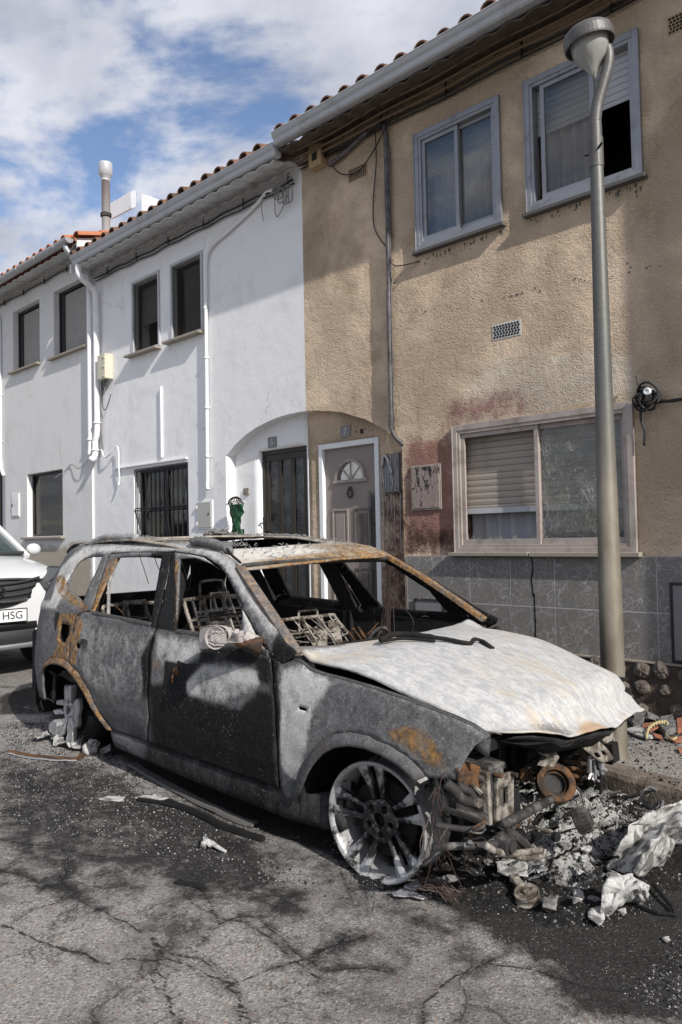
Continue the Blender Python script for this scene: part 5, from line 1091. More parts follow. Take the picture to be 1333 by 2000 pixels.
for sg,at in ((-1,AT),(1,far_at)):
    o=-1 if sg<0 else 1; k=0 if sg<0 else 50; mt=MT['burnt_shell']
    bs=sheet('body_side',body,[qwin,fuel] if sg<0 else [qwin],sp(sg,0,k),mt,car,res=.022,solid=.012,offset=o,attrs=at,rag=.002)
    rd_=sheet('rear_door',rdoor,[rdw,hdl] if sg<0 else [rdw],sp(sg,-.004,k+3),mt,car,res=.022,solid=.010,offset=o,attrs=at)
    fd_=sheet('front_door',fdoor,[fdw,hole1] if sg<0 else [fdw],sp(sg,-.005,k+7),mt,car,res=.022,solid=.010,offset=o,attrs=at)
    ff=sheet('front_wing',fend,[vent_] if sg<0 else [],sp(sg,-.002,k+9,1),mt,car,res=.022,solid=.006,offset=o,attrs=at,rag=.001)
    sheet('sill',sill,[],lambda x,z:(x,sg*(.828+.012*math.sin((z-.13)/.14*PI)-.03*sst(-.5,-.3,x)),z),mt,car,res=.03,solid=.03,offset=o,attrs=[('soot',.72,[([(-2.2,.1),(-1.75,.1),(-1.7,.35),(-2.2,.35)],.30,.1),([(-.55,.1),(-.1,.1),(-.1,.35),(-.5,.35)],.70,.08)]),('ash',.08,[]),('rust',-.1,[])])
    # wing top rolls inward
    top=SL([(574,1287),(589,1293),(606,1307.5),(632,1317),(672,1327),(725,1342),(784,1362),(837,1382),(886,1400),(926,1418),(956,1439.5)])
    m=MB(); n=len(top); m.grid(lambda i,v:(top[int(i)][0]-.02*v-(.22*max(0,top[int(i)][0]+.1) if sg>0 else 0),sg*(side(*top[int(i)])+.002-.03*min(1,v*2)),top[int(i)][1]+.004*math.sin(v*PI)-.15*max(0,v-.4)-(.13*sst(-.55,-.1,top[int(i)][0]) if sg>0 else 0)),list(range(n)),[0,.2,.4,.6,.8,1.])
    o_=m.build('wing_lip',mt,ff,smooth=True,solid=.004); 
    # arch trim: a rolled lip standing proud of the panel
    for nm,L,wd_ in (('front',[(571,1560),(583,1523.6),(593,1497),(606,1474),(629,1449),(655.5,1436),(685,1433),(721.5,1439.5),(758,1456),(794,1479),(820.5,1504),(830,1518)],.050),('rear',RARCH+RARCH2,.042)):
        S=SL(L); cxx=sum(p[0] for p in S)/len(S); czz=.27; 
        m=MB()
        def fn(i,v):
            p=S[int(i)]; dx,dz=cxx-p[0],czz-p[1]; l=math.hypot(dx,dz); x=p[0]+dx/l*wd_*v; z=p[1]+dz/l*wd_*v
            return (x,sg*(side(p[0],p[1])+.006+.016*math.sin(min(1,v*1.3)*PI/2)-.03*max(0,v-.8)*5*.2),z)
        m.grid(fn,list(range(len(S))),[-.12,.0,.15,.4,.7,.9,1.0]); a_=m.build('arch_trim',mt,car,smooth=True,solid=.012,offset=o)
        at_=a_.data.attributes
        for an,val in (('soot',.35 if nm=='front' else .2),('ash',.2),('rust',.35 if nm=='front' else .75)):
            if sg>0: val=.9 if an=='soot' else 0
            q=at_.new(an,'FLOAT','POINT'); q.data.foreach_set('value',np.full(len(a_.data.vertices),val,np.float32))
    for oo in (o_,):
        for an,val in (('soot',.5),('ash',.1),('rust',.1)): q=oo.data.attributes.new(an,'FLOAT','POINT'); q.data.foreach_set('value',np.full(len(oo.data.vertices),val,np.float32))
    if sg<0: RD,FD,BS=rd_,fd_,bs
def setat(o,soot=0,ash=0,rust=0):
    for an,val in (('soot',soot),('ash',ash),('rust',rust)): q=o.data.attributes.new(an,'FLOAT','POINT'); q.data.foreach_set('value',np.full(len(o.data.vertices),val,np.float32))
    return o
# body crease line over the doors and the window channel bar of the rear door
b=[CS(233,1088,.02),CS(222,1115,.02),CS(213,1142,.02),CS(212,1202,.02)]
setat(MB().tube([tuple(p) for p in b],.011,6).build('window_channel',MT['burnt_shell'],RD),.1,.5,.45)
sl_=MB(); 
for (a,b) in (((183,1197),(296,1220)),((347,1233),(475,1251)),((475,1251),(525,1277))): 
    p,q=CS(*a),CS(*b); sl_.bar(tuple(p+np.array([0,-.004,.004])),tuple(q+np.array([0,-.004,.004])),.012,.016)
setat(sl_.build('belt_moulding',MT['burnt_shell'],car),.5,.4,.1)
# handles, locks, openings
p=CS(346,1311); hh=MB(); hh.lathe([(0,-.012),(.022,-.012),(.024,.02)],(p[0],p[1],p[2]),'y',14); hh.tube([(p[0]-.004,p[1]-.01,p[2]),(p[0]+.0,p[1]-.03,p[2]-.03),(p[0]-.01,p[1]-.02,p[2]-.06)],.005,6); hh.build('lock_cylinder',MT['rust_metal'],FD)
MB().box(p[0]-.01,p[0]+.17,p[1]-.004,p[1]+.03,p[2]-.06,p[2]+.065).build('handle_recess',MT['char'],FD,bevel=.02)
p=CS(165,1262); rp=[(p[0]+.05*math.cos(a)*(1 if math.cos(a)>0 else 1.1),p[1]-.004,p[2]+.055*math.sin(a)+.01*math.cos(2*a)) for a in [i*PI/8 for i in range(16)]]
MB().prism(rp,(0,.012,0)).build('handle_recess',MT['dark_metal'],RD)
MB().box(fuel[0][0]-.06,fuel[0][0]+.12,-.80,-.79,.62,.90).box(fuel[0][0]-.06,fuel[0][0]-.05,-.86,-.79,.62,.90).build('filler_recess',MT['char'],BS)
# rear of the car
rr=MB()
def rfn(v,z): y=v*.70*(1 if z<1 else 1-.5*(z-1)); return (-3.53+.12*sst(.6,.0,0)+(.0 if z<.9 else (z-.9)*.55)+.10*abs(v)**4,y,z)
tg_=sheet('tailgate',[(-1,.30),(1,.30),(1,1.33),(-1,1.33)],[[(-.82,.93),(.82,.93),(.78,1.24),(-.78,1.24)]],rfn,MT['burnt_shell'],car,res=.06,solid=.02,attrs=[('soot',.7,[]),('ash',.1,[]),('rust',.3,[])])
sc1=MB(); sc1.grid(lambda u,v:(-3.02-.16*v,u*.60,1.37-.06*v**2-.02*u*u),[-1+i/8 for i in range(17)],[0,.3,.6,1]); sc1.build('roof_spoiler',MT['char'],car,smooth=True,solid=.02)
# roof with its burnt out sunroof
def zroof(x,y):
    xs_=[-3.05,-2.9,-2.6,-2.3,-1.9,-1.6,-1.45,-1.3,-1.2,-1.12];zs=[1.335,1.356,1.384,1.392,1.380,1.352,1.336,1.318,1.292,1.258]
    return float(np.interp(x,xs_,zs))+.012*(1-(y/.6)**2)+.018*(y/.6)*sst(-2.6,-1.6,x)+.006*noise.noise((x*4,y*4,2))-.02*max(0,abs(y)-.56)
SR=[(-2.26,-.40),(-1.52,-.42),(-1.49,-.30),(-1.47,0),(-1.49,.30),(-1.52,.42),(-2.26,.40)]
rf=sheet('roof',[(-3.03,-.585),(-2.0,-.60),(-1.5,-.60),(-1.28,-.615),(-1.13,-.635),(-1.10,-.4),(-1.09,0),(-1.10,.4),(-1.13,.635),(-1.28,.615),(-1.5,.6),(-2.0,.6),(-3.03,.585)],[SR],lambda x,y:(x,y,zroof(x,y)),MT['burnt_roof'],car,res=.025,solid=.012,attrs=[('soot',.12,[([(-3.1,-.6),(-1.6,-.6),(-1.6,-.45),(-3.1,-.45)],.25,.06)]),('ash',.35,[([(-1.5,-.65),(-1.2,-.65),(-1.2,.1),(-1.5,.1)],.70,.08),([(-1.17,-.7),(-1.0,-.7),(-1.0,.7),(-1.17,.7)],.0,.03)]),('rust',.10,[([(-1.20,-.45),(-1.0,-.45),(-1.0,.7),(-1.24,.7)],.90,.05),([(-1.45,.2),(-1.1,.2),(-1.1,.7),(-1.45,.7)],.70,.08),([(-2.3,-.6),(-1.45,-.6),(-1.45,-.42),(-2.3,-.42)],.55,.05)])],rag=.003)
hd_=MB(); hd_.grid(lambda u,v:(-1.12-.10*v,u*.61,1.268-.012*abs(u)**2+.018-.030*math.sin(v*PI)+.0*v),[-1+i/10 for i in range(21)],[0,.25,.5,.75,1.]); setat(hd_.build('header_rail',MT['burnt_shell'],rf,smooth=True,solid=.01),.5,.1,.4)
# inner A-pillars, cant rails, B-pillars
for sg in (-1,1):
    pp=MB(); P_=[(-.50,sg*.76,.90),(-.72,sg*.715,1.035),(-.92,sg*.665,1.155),(-1.13,sg*.615,1.262)] if sg>0 else [(-.475,-.80,.885),(-.69,-.755,1.025),(-.90,-.70,1.145),(-1.11,-.635,1.25)]
    for i in range(3): pp.bar(P_[i],P_[i+1],.055,.03,(0,0,1))
    setat(pp.build('windscreen_pillar',MT['burnt_shell'],car,bevel=.004),.15,.25,.8 if sg>0 else .55)
    if sg>0:
        for i,t_ in enumerate((.12,.35,.42,.62,.78,.9)):
            a=Vector(P_[0]).lerp(Vector(P_[3]),t_)+Vector((0.02,-.012,-.02)); MB().lathe([(0,-.004),(.010,-.004),(.010,.004)],tuple(a),'y',8).build('bolt',MT['iron'],car)
    pb=MB(); pb.bar((-1.60,sg*.78,.30),(-1.62,sg*.77,.88),.13,.08,(1,0,0)); pb.bar((-1.62,sg*.765,.87),(-1.74,sg*.565,1.31),.10,.05,(1,0,0)); pb.build('centre_pillar',MT['char'],car,bevel=.006)
    pc=MB(); pc.bar((-2.50,sg*.77,.87),(-2.62,sg*.55,1.30),.08,.05,(1,0,0)); pc.bar((-1.30,sg*.55,1.28),(-2.85,sg*.54,1.31),.05,.04); pc.build('roof_rail_inner',MT['char'],car)
    # inner door and body cavities
    ib=MB(); ib.box(-2.10,-.50,sg*.74,sg*.79,.28,.865); ib.box(-3.1,-2.10,sg*.72,sg*.76,.62,.865); ib.build('door_lining',MT['char'],car,bevel=.01)
# floor, bulkheads, arches, engine bay shell
fl_=MB(); fl_.box(-2.12,-.40,-.79,.79,.19,.23); fl_.box(-3.42,-2.12,-.48,.48,.19,.23); fl_.box(-3.42,-3.2,-.62,.62,.20,.24); fl_.box(-1.9,-.45,-.13,.13,.22,.38); fl_.build('floor',MT['char'],car,bevel=.01)
fw_=MB(); fw_.box(-.50,-.46,-.78,.78,.2,.80); fw_.build('bulkhead',MT['char'],car)
for sg in (-1,1):
    for (x0,x1) in ((-.42,.36),(-3.16,-2.10)):
        wl=MB(); wl.box(x0,x1,sg*.50,sg*.52,.12,.66); wl.box(x0,x1,sg*.52,sg*.84,.645,.655); wl.box(x0-.012,x0,sg*.52,sg*.83,.16,.64); wl.build('wheel_housing',MT['char'],car)
lug=MB(); lug.box(-3.4,-2.55,-.76,-.50,.5,.72); lug.box(-3.4,-2.55,.50,.76,.5,.72); lug.box(-2.75,-2.70,-.75,.75,.23,.60); lug.build('boot_lining',MT['char'],car,bevel=.02)
# cowl with remains
random.seed(21)
cw=MB(); cw.box(-.66,-.46,-.72,.72,.78,.83); cw.tube([(-.66,-.68,.80),(-.70,-.2,.83),(-.70,.3,.83),(-.64,.70,.80)],.028,8); cw.build('dashboard_beam',MT['char'],car,bevel=.01)
# bonnet
RE=[(578,1263),(612,1262),(640,1261),(688,1255),(743,1247.6),(796,1238),(832,1232),(880,1223.6),(901.6,1216.4),(913.6,1208)]
FE=[(976,1428,.50),(1028,1429,.575),(1075,1429.5,.625),(1093,1432,.64),(1112,1438,.65),(1143,1429,.66),(1168,1421.5,.66),(1192,1418,.65),(1203.5,1421.5,.64),(1217,1407,.62),(1239,1393.6,.58),(1260,1386,.53)]
rp=[]; 
for i,(a,b) in enumerate(RE):
    q=CX(a,b,-.60); 
    for _ in range(4): v=max(-1,min(1,q[1]/.70)); q=CX(a,b,-.61+.07*(1-v*v))
    rp.append(q)
fp=[CX(a,b,X) for a,b,X in FE]
ry=np.array([q[1] for q in rp]);o_=np.argsort(ry); rY,rX,rZ=[np.array([rp[i][k] for i in o_]) for k in (1,0,2)]
fy=np.array([q[1] for q in fp]);o_=np.argsort(fy); fY,fX,fZ=[np.array([fp[i][k] for i in o_]) for k in (1,0,2)]
def hood(u,v):                               # u rear to front, v right to left
    yr=rY[0]+(rY[-1]-rY[0])*(v+1)/2; yf=fY[0]+(fY[-1]-fY[0])*(v+1)/2
    xr,zr=np.interp(yr,rY,rX),np.interp(yr,rY,rZ); xf,zf=np.interp(yf,fY,fX),np.interp(yf,fY,fZ)
    uy=u**.8; yb=.705+.03*math.sin(u*PI); y=(yr+(yf-yr)*sst(0,1,u)) ; 
    y=y*(1+.06*math.sin(u*PI))
    x=xr+(xf-xr)*u
    zf0=np.mean(fZ)*.35+zf*.65 if u<.9 else zf
    lip=sst(.86,1.,u); zc=zr+(.70-zr)*(u**1.5) ; zc+=.055*(1-v*v)*math.sin(min(1,u*1.05)*PI*.9)**.8*1.0 - .055*abs(v)**5*sst(0,.12,u)
    z=zc*(1-lip)+(zf)*lip if True else zc
    z+=.034*abs(v)**6*math.sin(min(1,u*1.05)*PI)
    z+=.010*noise.noise((x*2.6,y*2.6,8))+.006*abs(noise.noise((x*5+y*3,y*4,2)))
    rr_=math.hypot((u-.90)*1.1,(v-.52)*.6); z+=.007*math.sin(rr_*52)*math.exp(-(rr_/.13)**2)*(1-sst(.95,1,u))
    z-=.012*math.exp(-((y-.05-.25*u)/.035)**2)*sst(.15,.4,u)*(1-sst(.7,.95,u))
    z+=.004*noise.noise((x*3,y*3,8))+.010*lip*noise.noise((y*8,0,3))+.02*math.exp(-((abs(v)-.72)/.10)**2)*math.sin(u*PI)*.5
    return (float(x),float(y),float(z))
nu,nv_=60,60; us=[i/nu for i in range(nu+1)]; vs_=[-1+2*i/nv_ for i in range(nv_+1)]
m=MB(); m.grid(hood,us,vs_); bn=m.build('bonnet',MT['bonnet_ash'],car,smooth=True,solid=.006)
co_=np.array([tuple(v.co) for v in bn.data.vertices])
s_=np.zeros(len(co_)); u_=np.repeat(us,nv_+1); v_=np.tile(vs_,nu+1)
s_+= .75*np.exp(-((u_-.02)/.05)**2)*(v_<-.6) + .75*np.exp(-((u_-.97)/.05)**2-((v_+.62)/.22)**2) + .42*np.exp(-((u_-.72)/.09)**2-((v_-.75)/.12)**2)+.3*np.exp(-((u_-.60)/.1)**2-((v_-.35)/.2)**2)
r_=.95*np.exp(-((u_-1.0)/.05)**2-((v_+.25)/.28)**2)+.5*np.exp(-((u_-.55)/.12)**2-((v_-.2)/.25)**2)
for an,vv in (('soot',s_),('rust',r_)): q=bn.data.attributes.new(an,'FLOAT','POINT'); q.data.foreach_set('value',vv.astype(np.float32))
# folded edge under the bonnet
eg=MB(); 
def eu(u,w_): p=hood(u,-1); return (p[0],p[1]+.0+.02*w_,p[2]-.004-.010*w_**.6)
eg.grid(eu,us,[0,.3,.6,1.]); setat(eg.build('bonnet_edge',MT['burnt_shell'],bn,smooth=True,solid=.004),.25,.4,.2)
un=MB(); un.grid(lambda u,v:(hood(u,v*.93)[0]-.02,hood(u,v*.93)[1],hood(u,v*.93)[2]-.045-.02*math.sin(v*9)**2),[.1+.88*i/16 for i in range(17)],[-1+i/10 for i in range(21)]); un.build('bonnet_inner',MT['char'],bn,smooth=True)
ln=MB()
def lf(v,t_): p=hood(1.,v); return (p[0]-.02-.10*t_,p[1],p[2]-.012-.085*t_*(1-.6*v*v)-.01)
ln.grid(lf,[-.92+1.5*i/30 for i in range(31)],[0,.35,.7,1.]); setat(ln.build('bonnet_lip',MT['burnt_shell'],bn,smooth=True,solid=.005),.75,.1,.35)
# roof rails: slumped bars
def lumpy(path,r,seed,n=10,sq=1.): 
    P_=arcpts(path,5); return MB().tube(P_,[r*(1+.25*noise.noise((i*.6,seed,0)))*(min(1,.45+i*.2,.45+(len(P_)-1-i)*.2)) for i in range(len(P_))],n)
def cyp(px,py,Y): return tuple(CY(px,py,Y))
setat(lumpy([cyp(175,1066,-.58),cyp(188,1058,-.57),cyp(202,1052,-.57),cyp(220,1049,-.57),cyp(238,1051,-.57),cyp(252,1049,-.57),cyp(264,1050,-.57),cyp(268,1056,-.57)],.026,1).build('roof_rail',MT['burnt_shell'],car,smooth=True),.2,.5,0)
setat(lumpy([cyp(373,1058,-.58),cyp(392,1057,-.58),cyp(410,1060,-.58),cyp(430,1066,-.585),cyp(443,1071,-.59),cyp(452,1080,-.60)],.028,2).build('roof_rail',MT['burnt_shell'],car,smooth=True),.35,.35,0)
setat(lumpy([cyp(205,1062,-.55),cyp(240,1060,-.55),cyp(300,1056,-.55),cyp(370,1054,-.54)],.008,3).build('roof_rail_strip',MT['burnt_roof'],car,smooth=True),.3,.4,.2)
gl_=MB(); gl_.tube(arcpts([cyp(444,1072,-.61),cyp(452,1083,-.62),cyp(462,1092,-.63),cyp(470,1099,-.635)],4),.008,6); gl_.build('loose_seal',MT['char'],car)
# debris on the roof
# door mirror: bare shell and its mechanism
mr=thing('door_mirror',(0,0,0),None,None); del mr['org']; mr.parent=FD
mr['org']=(0.,0.,0.)
bpy.data.objects.remove(mr)
def CYm(px,py,Y=-.97): return CY(px,py,Y)
shl=[(392,1226),(403,1222),(424,1222),(436,1224),(446,1232),(448,1246),(440,1258),(425,1264),(404,1268),(393,1270),(389,1262),(389,1242)]
P3=[Vector(CYm(*p)) for p in smoothpoly(shl,2)]; cc_=sum(P3,Vector())/len(P3)
ms=MB(); rings=[(1.0,-.0),(1.02,.02),(.97,.05),(.80,.085),(.5,.105),(.02,.11)]
n=len(P3)
mm=[]
for k_,d_ in rings: mm+=[cc_+(p-cc_)*k_+Vector((-.15*d_,d_*.7,0)) for p in P3]
ms.add([cc_+(p-cc_)*.93+Vector((0,-.004,0)) for p in P3],[tuple(range(n))]); ms.add(mm,[(q*n+i,q*n+(i+1)%n,(q+1)*n+(i+1)%n,(q+1)*n+i) for q in range(len(rings)-1) for i in range(n)])
mo=ms.build('mirror_shell',MT['mirror_shell'],FD,smooth=True)
mi=MB(); nrm=Vector((-1,0,0)); c0=Vector(CYm(421,1246,-.995))
pass
fc=MB(); fc.T=Matrix.Translation(c0)@Matrix.Rotation(math.radians(24),4,'Z')@Matrix.Rotation(PI/2,4,'X')@Matrix.Scale(.78,4)
# a ring seen on the street side of the shell, with ribs and the folding joint
fc.lathe([(.062,.0),(.070,.004),(.071,-.008),(.060,-.012),(.058,-.004),(.062,.0)],(0,0,0),'z',28,math.radians(40),math.radians(320)); fc.box(.0,.075,-.03,.03,-.02,.006); fc.box(.01,.06,-.045,-.035,-.012,.01); fc.box(.01,.06,.035,.045,-.012,.01)
fc.lathe([(0,.012),(.014,.010),(.018,-.01)],(.02,-.01,0),'z',9); fc.box(-.03,.035,-.022,.024,-.014,.004); fc.tube([(-.04,-.03,.004),(.0,-.045,.008),(.05,-.04,.004)],.005,5); fc.tube([(-.04,.02,.006),(.01,.04,.01),(.06,.02,.004)],.004,5)
for a in (120,200,250):
    A_=math.radians(a); fc.bar((.03*math.cos(A_),.03*math.sin(A_),-.006),(.052*math.cos(A_),.052*math.sin(A_),-.006),.006,.012)
fc.build('mirror_motor',MT['mirror_shell'],mo,smooth=False)
ar=MB(); 
for (a,b,w_,h_) in (((432,1238),(474,1238),.05,.028),((440,1250),(476,1250),.04,.026),((446,1228),(458,1254),.03,.03),((462,1232),(468,1256),.034,.03)): ar.bar(tuple(CY(*a,-.96)),tuple(CY(*b,-.92)),w_*.6,h_)
ar.tube([tuple(CY(476,1240,-.91)),tuple(CY(490,1250,-.88)),tuple(CY(505,1256,-.84))],[.03,.035,.03],10); ar.build('mirror_arm',MT['mirror_shell'],mo,bevel=.004)
nk=MB(); nk.tube([tuple(CY(462,1254,-.93)),tuple(CY(490,1258,-.89)),tuple(CY(512,1262,-.85))],[.02,.032,.045],10); nk.build('mirror_foot',MT['rust_metal'],mo,smooth=True)
# ---- seats: bare frames
def seatframe(xb,zb,xt,zt,y0,y1,hz,lab,mat='pale_metal',tilt=0):
    s_=MB(); r_=.012
    P_=[(xb,y0,zb),(xb+(xt-xb)*.9,y0,zb+(zt-zb)*.88),(xt,y0+.05,zt),(xt,y1-.05,zt),(xb+(xt-xb)*.9,y1,zb+(zt-zb)*.88),(xb,y1,zb)]
    s_.tube([p+Vector((.018*noise.noise(p*6),.02*noise.noise(p*5+Vector((9,0,0))),.012*noise.noise(p*7))) for p in arcpts(P_,4)],r_,8); 
    for f_ in (.25,.5,.78): s_.tube([(xb+(xt-xb)*f_,y0,zb+(zt-zb)*f_),(xb+(xt-xb)*f_,y1,zb+(zt-zb)*f_)],.007,6)
    ym=(y0+y1)/2; s_.bar((xb,ym-.10,zb),(xt,ym-.07,zt),.028,.012,(0,1,0)); s_.bar((xb,ym+.10,zb),(xt,ym+.07,zt),.028,.012,(0,1,0))
    o=s_.build('seat_frame',MT[mat],car,smooth=False)
    h_=MB(); h_.tube(arcpts([(xt,ym-.085,zt-.12),(xt-.01,ym-.085,zt+hz*.7),(xt-.012,ym-.06,zt+hz),(xt-.012,ym+.06,zt+hz),(xt-.01,ym+.085,zt+hz*.7),(xt,ym+.085,zt-.12)],4),.008,8); h_.build('headrest_hoop',MT[mat],o,smooth=True)
    c_=MB(); c_.box(xt+.02,xt+.05,ym-.06,ym+.05,zt-.22,zt-.08); 
    for i in range(9): c_.tube([(xb+(xt-xb)*(.15+.08*i),y0,zb+(zt-zb)*(.15+.08*i)),(xb+(xt-xb)*(.15+.08*i)+.01,ym,zb+(zt-zb)*(.15+.08*i)+.012),(xb+(xt-xb)*(.15+.08*i),y1,zb+(zt-zb)*(.15+.08*i))],.0035,5)
    c_.build('seat_springs',MT['dark_metal'],o)
    b_=MB(); b_.box(xb-.03,xb+.45,y0,y1,zb-.10,zb-.06); b_.bar((xb,y0,zb-.08),(xb+.46,y0,zb-.02),.03,.04); b_.bar((xb,y1,zb-.08),(xb+.46,y1,zb-.02),.03,.04); b_.build('seat_base',MT['char'],o)
    return o
seatframe(-1.38,.52,-1.62,1.045,-.64,-.24,.10,'')
seatframe(-1.22,.50,-1.60,.86,.08,.58,.045,'')
seatframe(-2.38,.50,-2.62,.93,-.62,-.12,.02,''); seatframe(-2.38,.50,-2.62,.93,.10,.62,.03,'','dark_metal')
# grid of slats of the reclined seat seen through the windscreen
gd=MB()
random.seed(19)
for i in range(6):
    a=.10+.085*i; gd.tube(arcpts([(-1.24,a,.55),(-1.36+random.gauss(0,.02),a+random.gauss(0,.02),.65+random.gauss(0,.015)),(-1.48+random.gauss(0,.02),a+random.gauss(0,.025),.75+random.gauss(0,.02)),(-1.60,a+random.gauss(0,.015),.855)],4),.006,5)
for i in range(7): gd.tube(arcpts([(-1.27-.05*i,.08,.58+.042*i)]+[(-1.27-.05*i+random.gauss(0,.015),.08+.5*k/5,.57+.042*i+random.gauss(0,.012)-.02*math.sin(PI*k/5)) for k in range(1,5)]+[(-1.27-.05*i,.58,.58+.042*i)],4),.004,5)
gd.bar((-1.36,.20,.66),(-1.50,.34,.78),.09,.006); gd.bar((-1.42,.42,.70),(-1.55,.50,.82),.07,.006)
gd.build('seat_slats',MT['pale_metal'],car)
cs2=MB(); random.seed(88)
for k in range(46):
    p=Vector((random.choice((-1.5,-1.35,-2.5))+random.uniform(-.16,.16),random.uniform(-.62,.6),random.uniform(.45,.72))); ax=Vector((random.gauss(0,1),random.gauss(0,1),random.gauss(0,1))).normalized(); u_=ax.orthogonal().normalized(); w__=ax.cross(u_)
    cs2.tube([p+ax*(.006*i)+(u_*math.cos(i*.9)+w__*math.sin(i*.9))*.022 for i in range(22)],.0022,3)
for k in range(40):
    p=Vector((random.uniform(-2.7,-.9),random.uniform(-.66,.66),random.uniform(.5,.95))); q_=p+Vector((random.uniform(-.2,.2),random.uniform(-.2,.2),random.uniform(-.25,.1))); cs2.tube(arcpts([p,(p+q_)/2+Vector((random.gauss(0,.05),random.gauss(0,.05),random.gauss(0,.05))),q_],4),.0025,3)
o=cs2.build('springs_and_wires',MT['rust_metal'],car); o['kind']='stuff'
am_=MB(); am_.grid(lambda x,y:(x,y,.42+.10*noise.noise((x*3,y*3,1))+.06*noise.noise((x*9,y*9,4))),[-3.1+2.6*i/70 for i in range(71)],[-.72+1.44*i/40 for i in range(41)]); o=am_.build('cabin_ash',MT['ash_grey'],car); o['kind']='stuff'
sw=MB(); c=CY(737,1247,.40); sw.T=Matrix.Translation(tuple(c))@Matrix.Rotation(math.radians(-62),4,'Y'); sw.lathe([(.080+.012*math.cos(a),.012*math.sin(a)) for a in [i*PI/5 for i in range(11)]],(0,0,0),'z',30); sw.bar((-.08,0,0),(.08,0,0),.02,.01); sw.build('steering_wheel',MT['dark_metal'],car,smooth=True)
MB().tube([tuple(c),(c[0]+.35,c[1],c[2]-.12)],.025,8).build('steering_column',MT['char'],car)
lv=MB(); 
for (a,b) in (((683,1235),(700,1260)),((690,1228),(712,1255)),((700,1225),(716,1250))): lv.tube([cyp(*a,.55),cyp(*b,.5)],.010,6)
lv.build('lever',MT['rust_metal'],car)
# wires hanging from the far pillar
wr=MB(); random.seed(14)
for i in range(11):
    x0=754+random.uniform(0,8); x1=752+i*1.6 if i<8 else (748,772,806)[i-8]; y1_=1238+random.uniform(-4,6)
    wr.tube(arcpts([cyp(x0,1106,.60),cyp(x0+random.uniform(-2,2),1135,.60),cyp((x0+x1)/2+random.uniform(-3,3),1175,.60),cyp(x1+random.uniform(-3,3),1208,.59),cyp(x1,y1_,.58)],4),.0024,4)
wr.build('hanging_wires',MT['copper_wire'],car)
wq=MB(); wq.tube(arcpts([cyp(452,1108,-.66),cyp(445,1120,-.67),cyp(440,1140,-.68),cyp(444,1156,-.68),cyp(441,1172,-.67)],4),.003,5); wq.tube(arcpts([cyp(500,1148,-.70),cyp(478,1165,-.72),cyp(470,1185,-.74)],4),.002,5); wq.build('loose_wire',MT['cable_grey'],car)
wz=MB(); wz.tube([cyp(273,1086,.58),cyp(283,1115,.60),cyp(291,1141,.62)],.004,5); wz.tube(arcpts([cyp(302,1086,.58),cyp(306,1100,.6),cyp(314,1118,.62)],3),.004,5); wz.build('loose_wire',MT['cable_black'],car)
# wiper arm lying across the bonnet
def hz_(px,py,dz=.012):
    z=.86
    for _ in range(6):
        q=CZ(px,py,z); u=(q[0]+.60)/1.2; v=max(-1,min(1,q[1]/.68)); z=.6*z+.4*(hood(max(0,min(1,u)),v)[2]+dz)
    return tuple(CZ(px,py,z))
wp=MB(); P_=[hz_(745,1250,.03),hz_(765,1240,.035),hz_(790,1239,.03),hz_(830,1243,.025),hz_(870,1248,.022),hz_(905,1255,.02),hz_(920,1256,.02),hz_(926,1249,.03),hz_(938,1250,.025),hz_(950,1258,.018),hz_(961,1266,.012)]
wp.tube(arcpts(P_,4),[ (.015 if i<14 else .011 if i<30 else .008)*(1+.2*noise.noise((i*.9,0,0))) for i in range(len(P_)*4-3)],8); wp.tube(arcpts([hz_(752,1252,.02),hz_(790,1247,.018),hz_(850,1252,.018)],5),.008,6)
wp.build('wiper_arm',MT['char'],car,smooth=True)
wb=MB(); a=Vector(hz_(940,1251,.02));b=Vector(hz_(962,1267,.012)); wb.bar(a,b,.028,.014); wb.build('wiper_tip',MT['char'],car,bevel=.003)
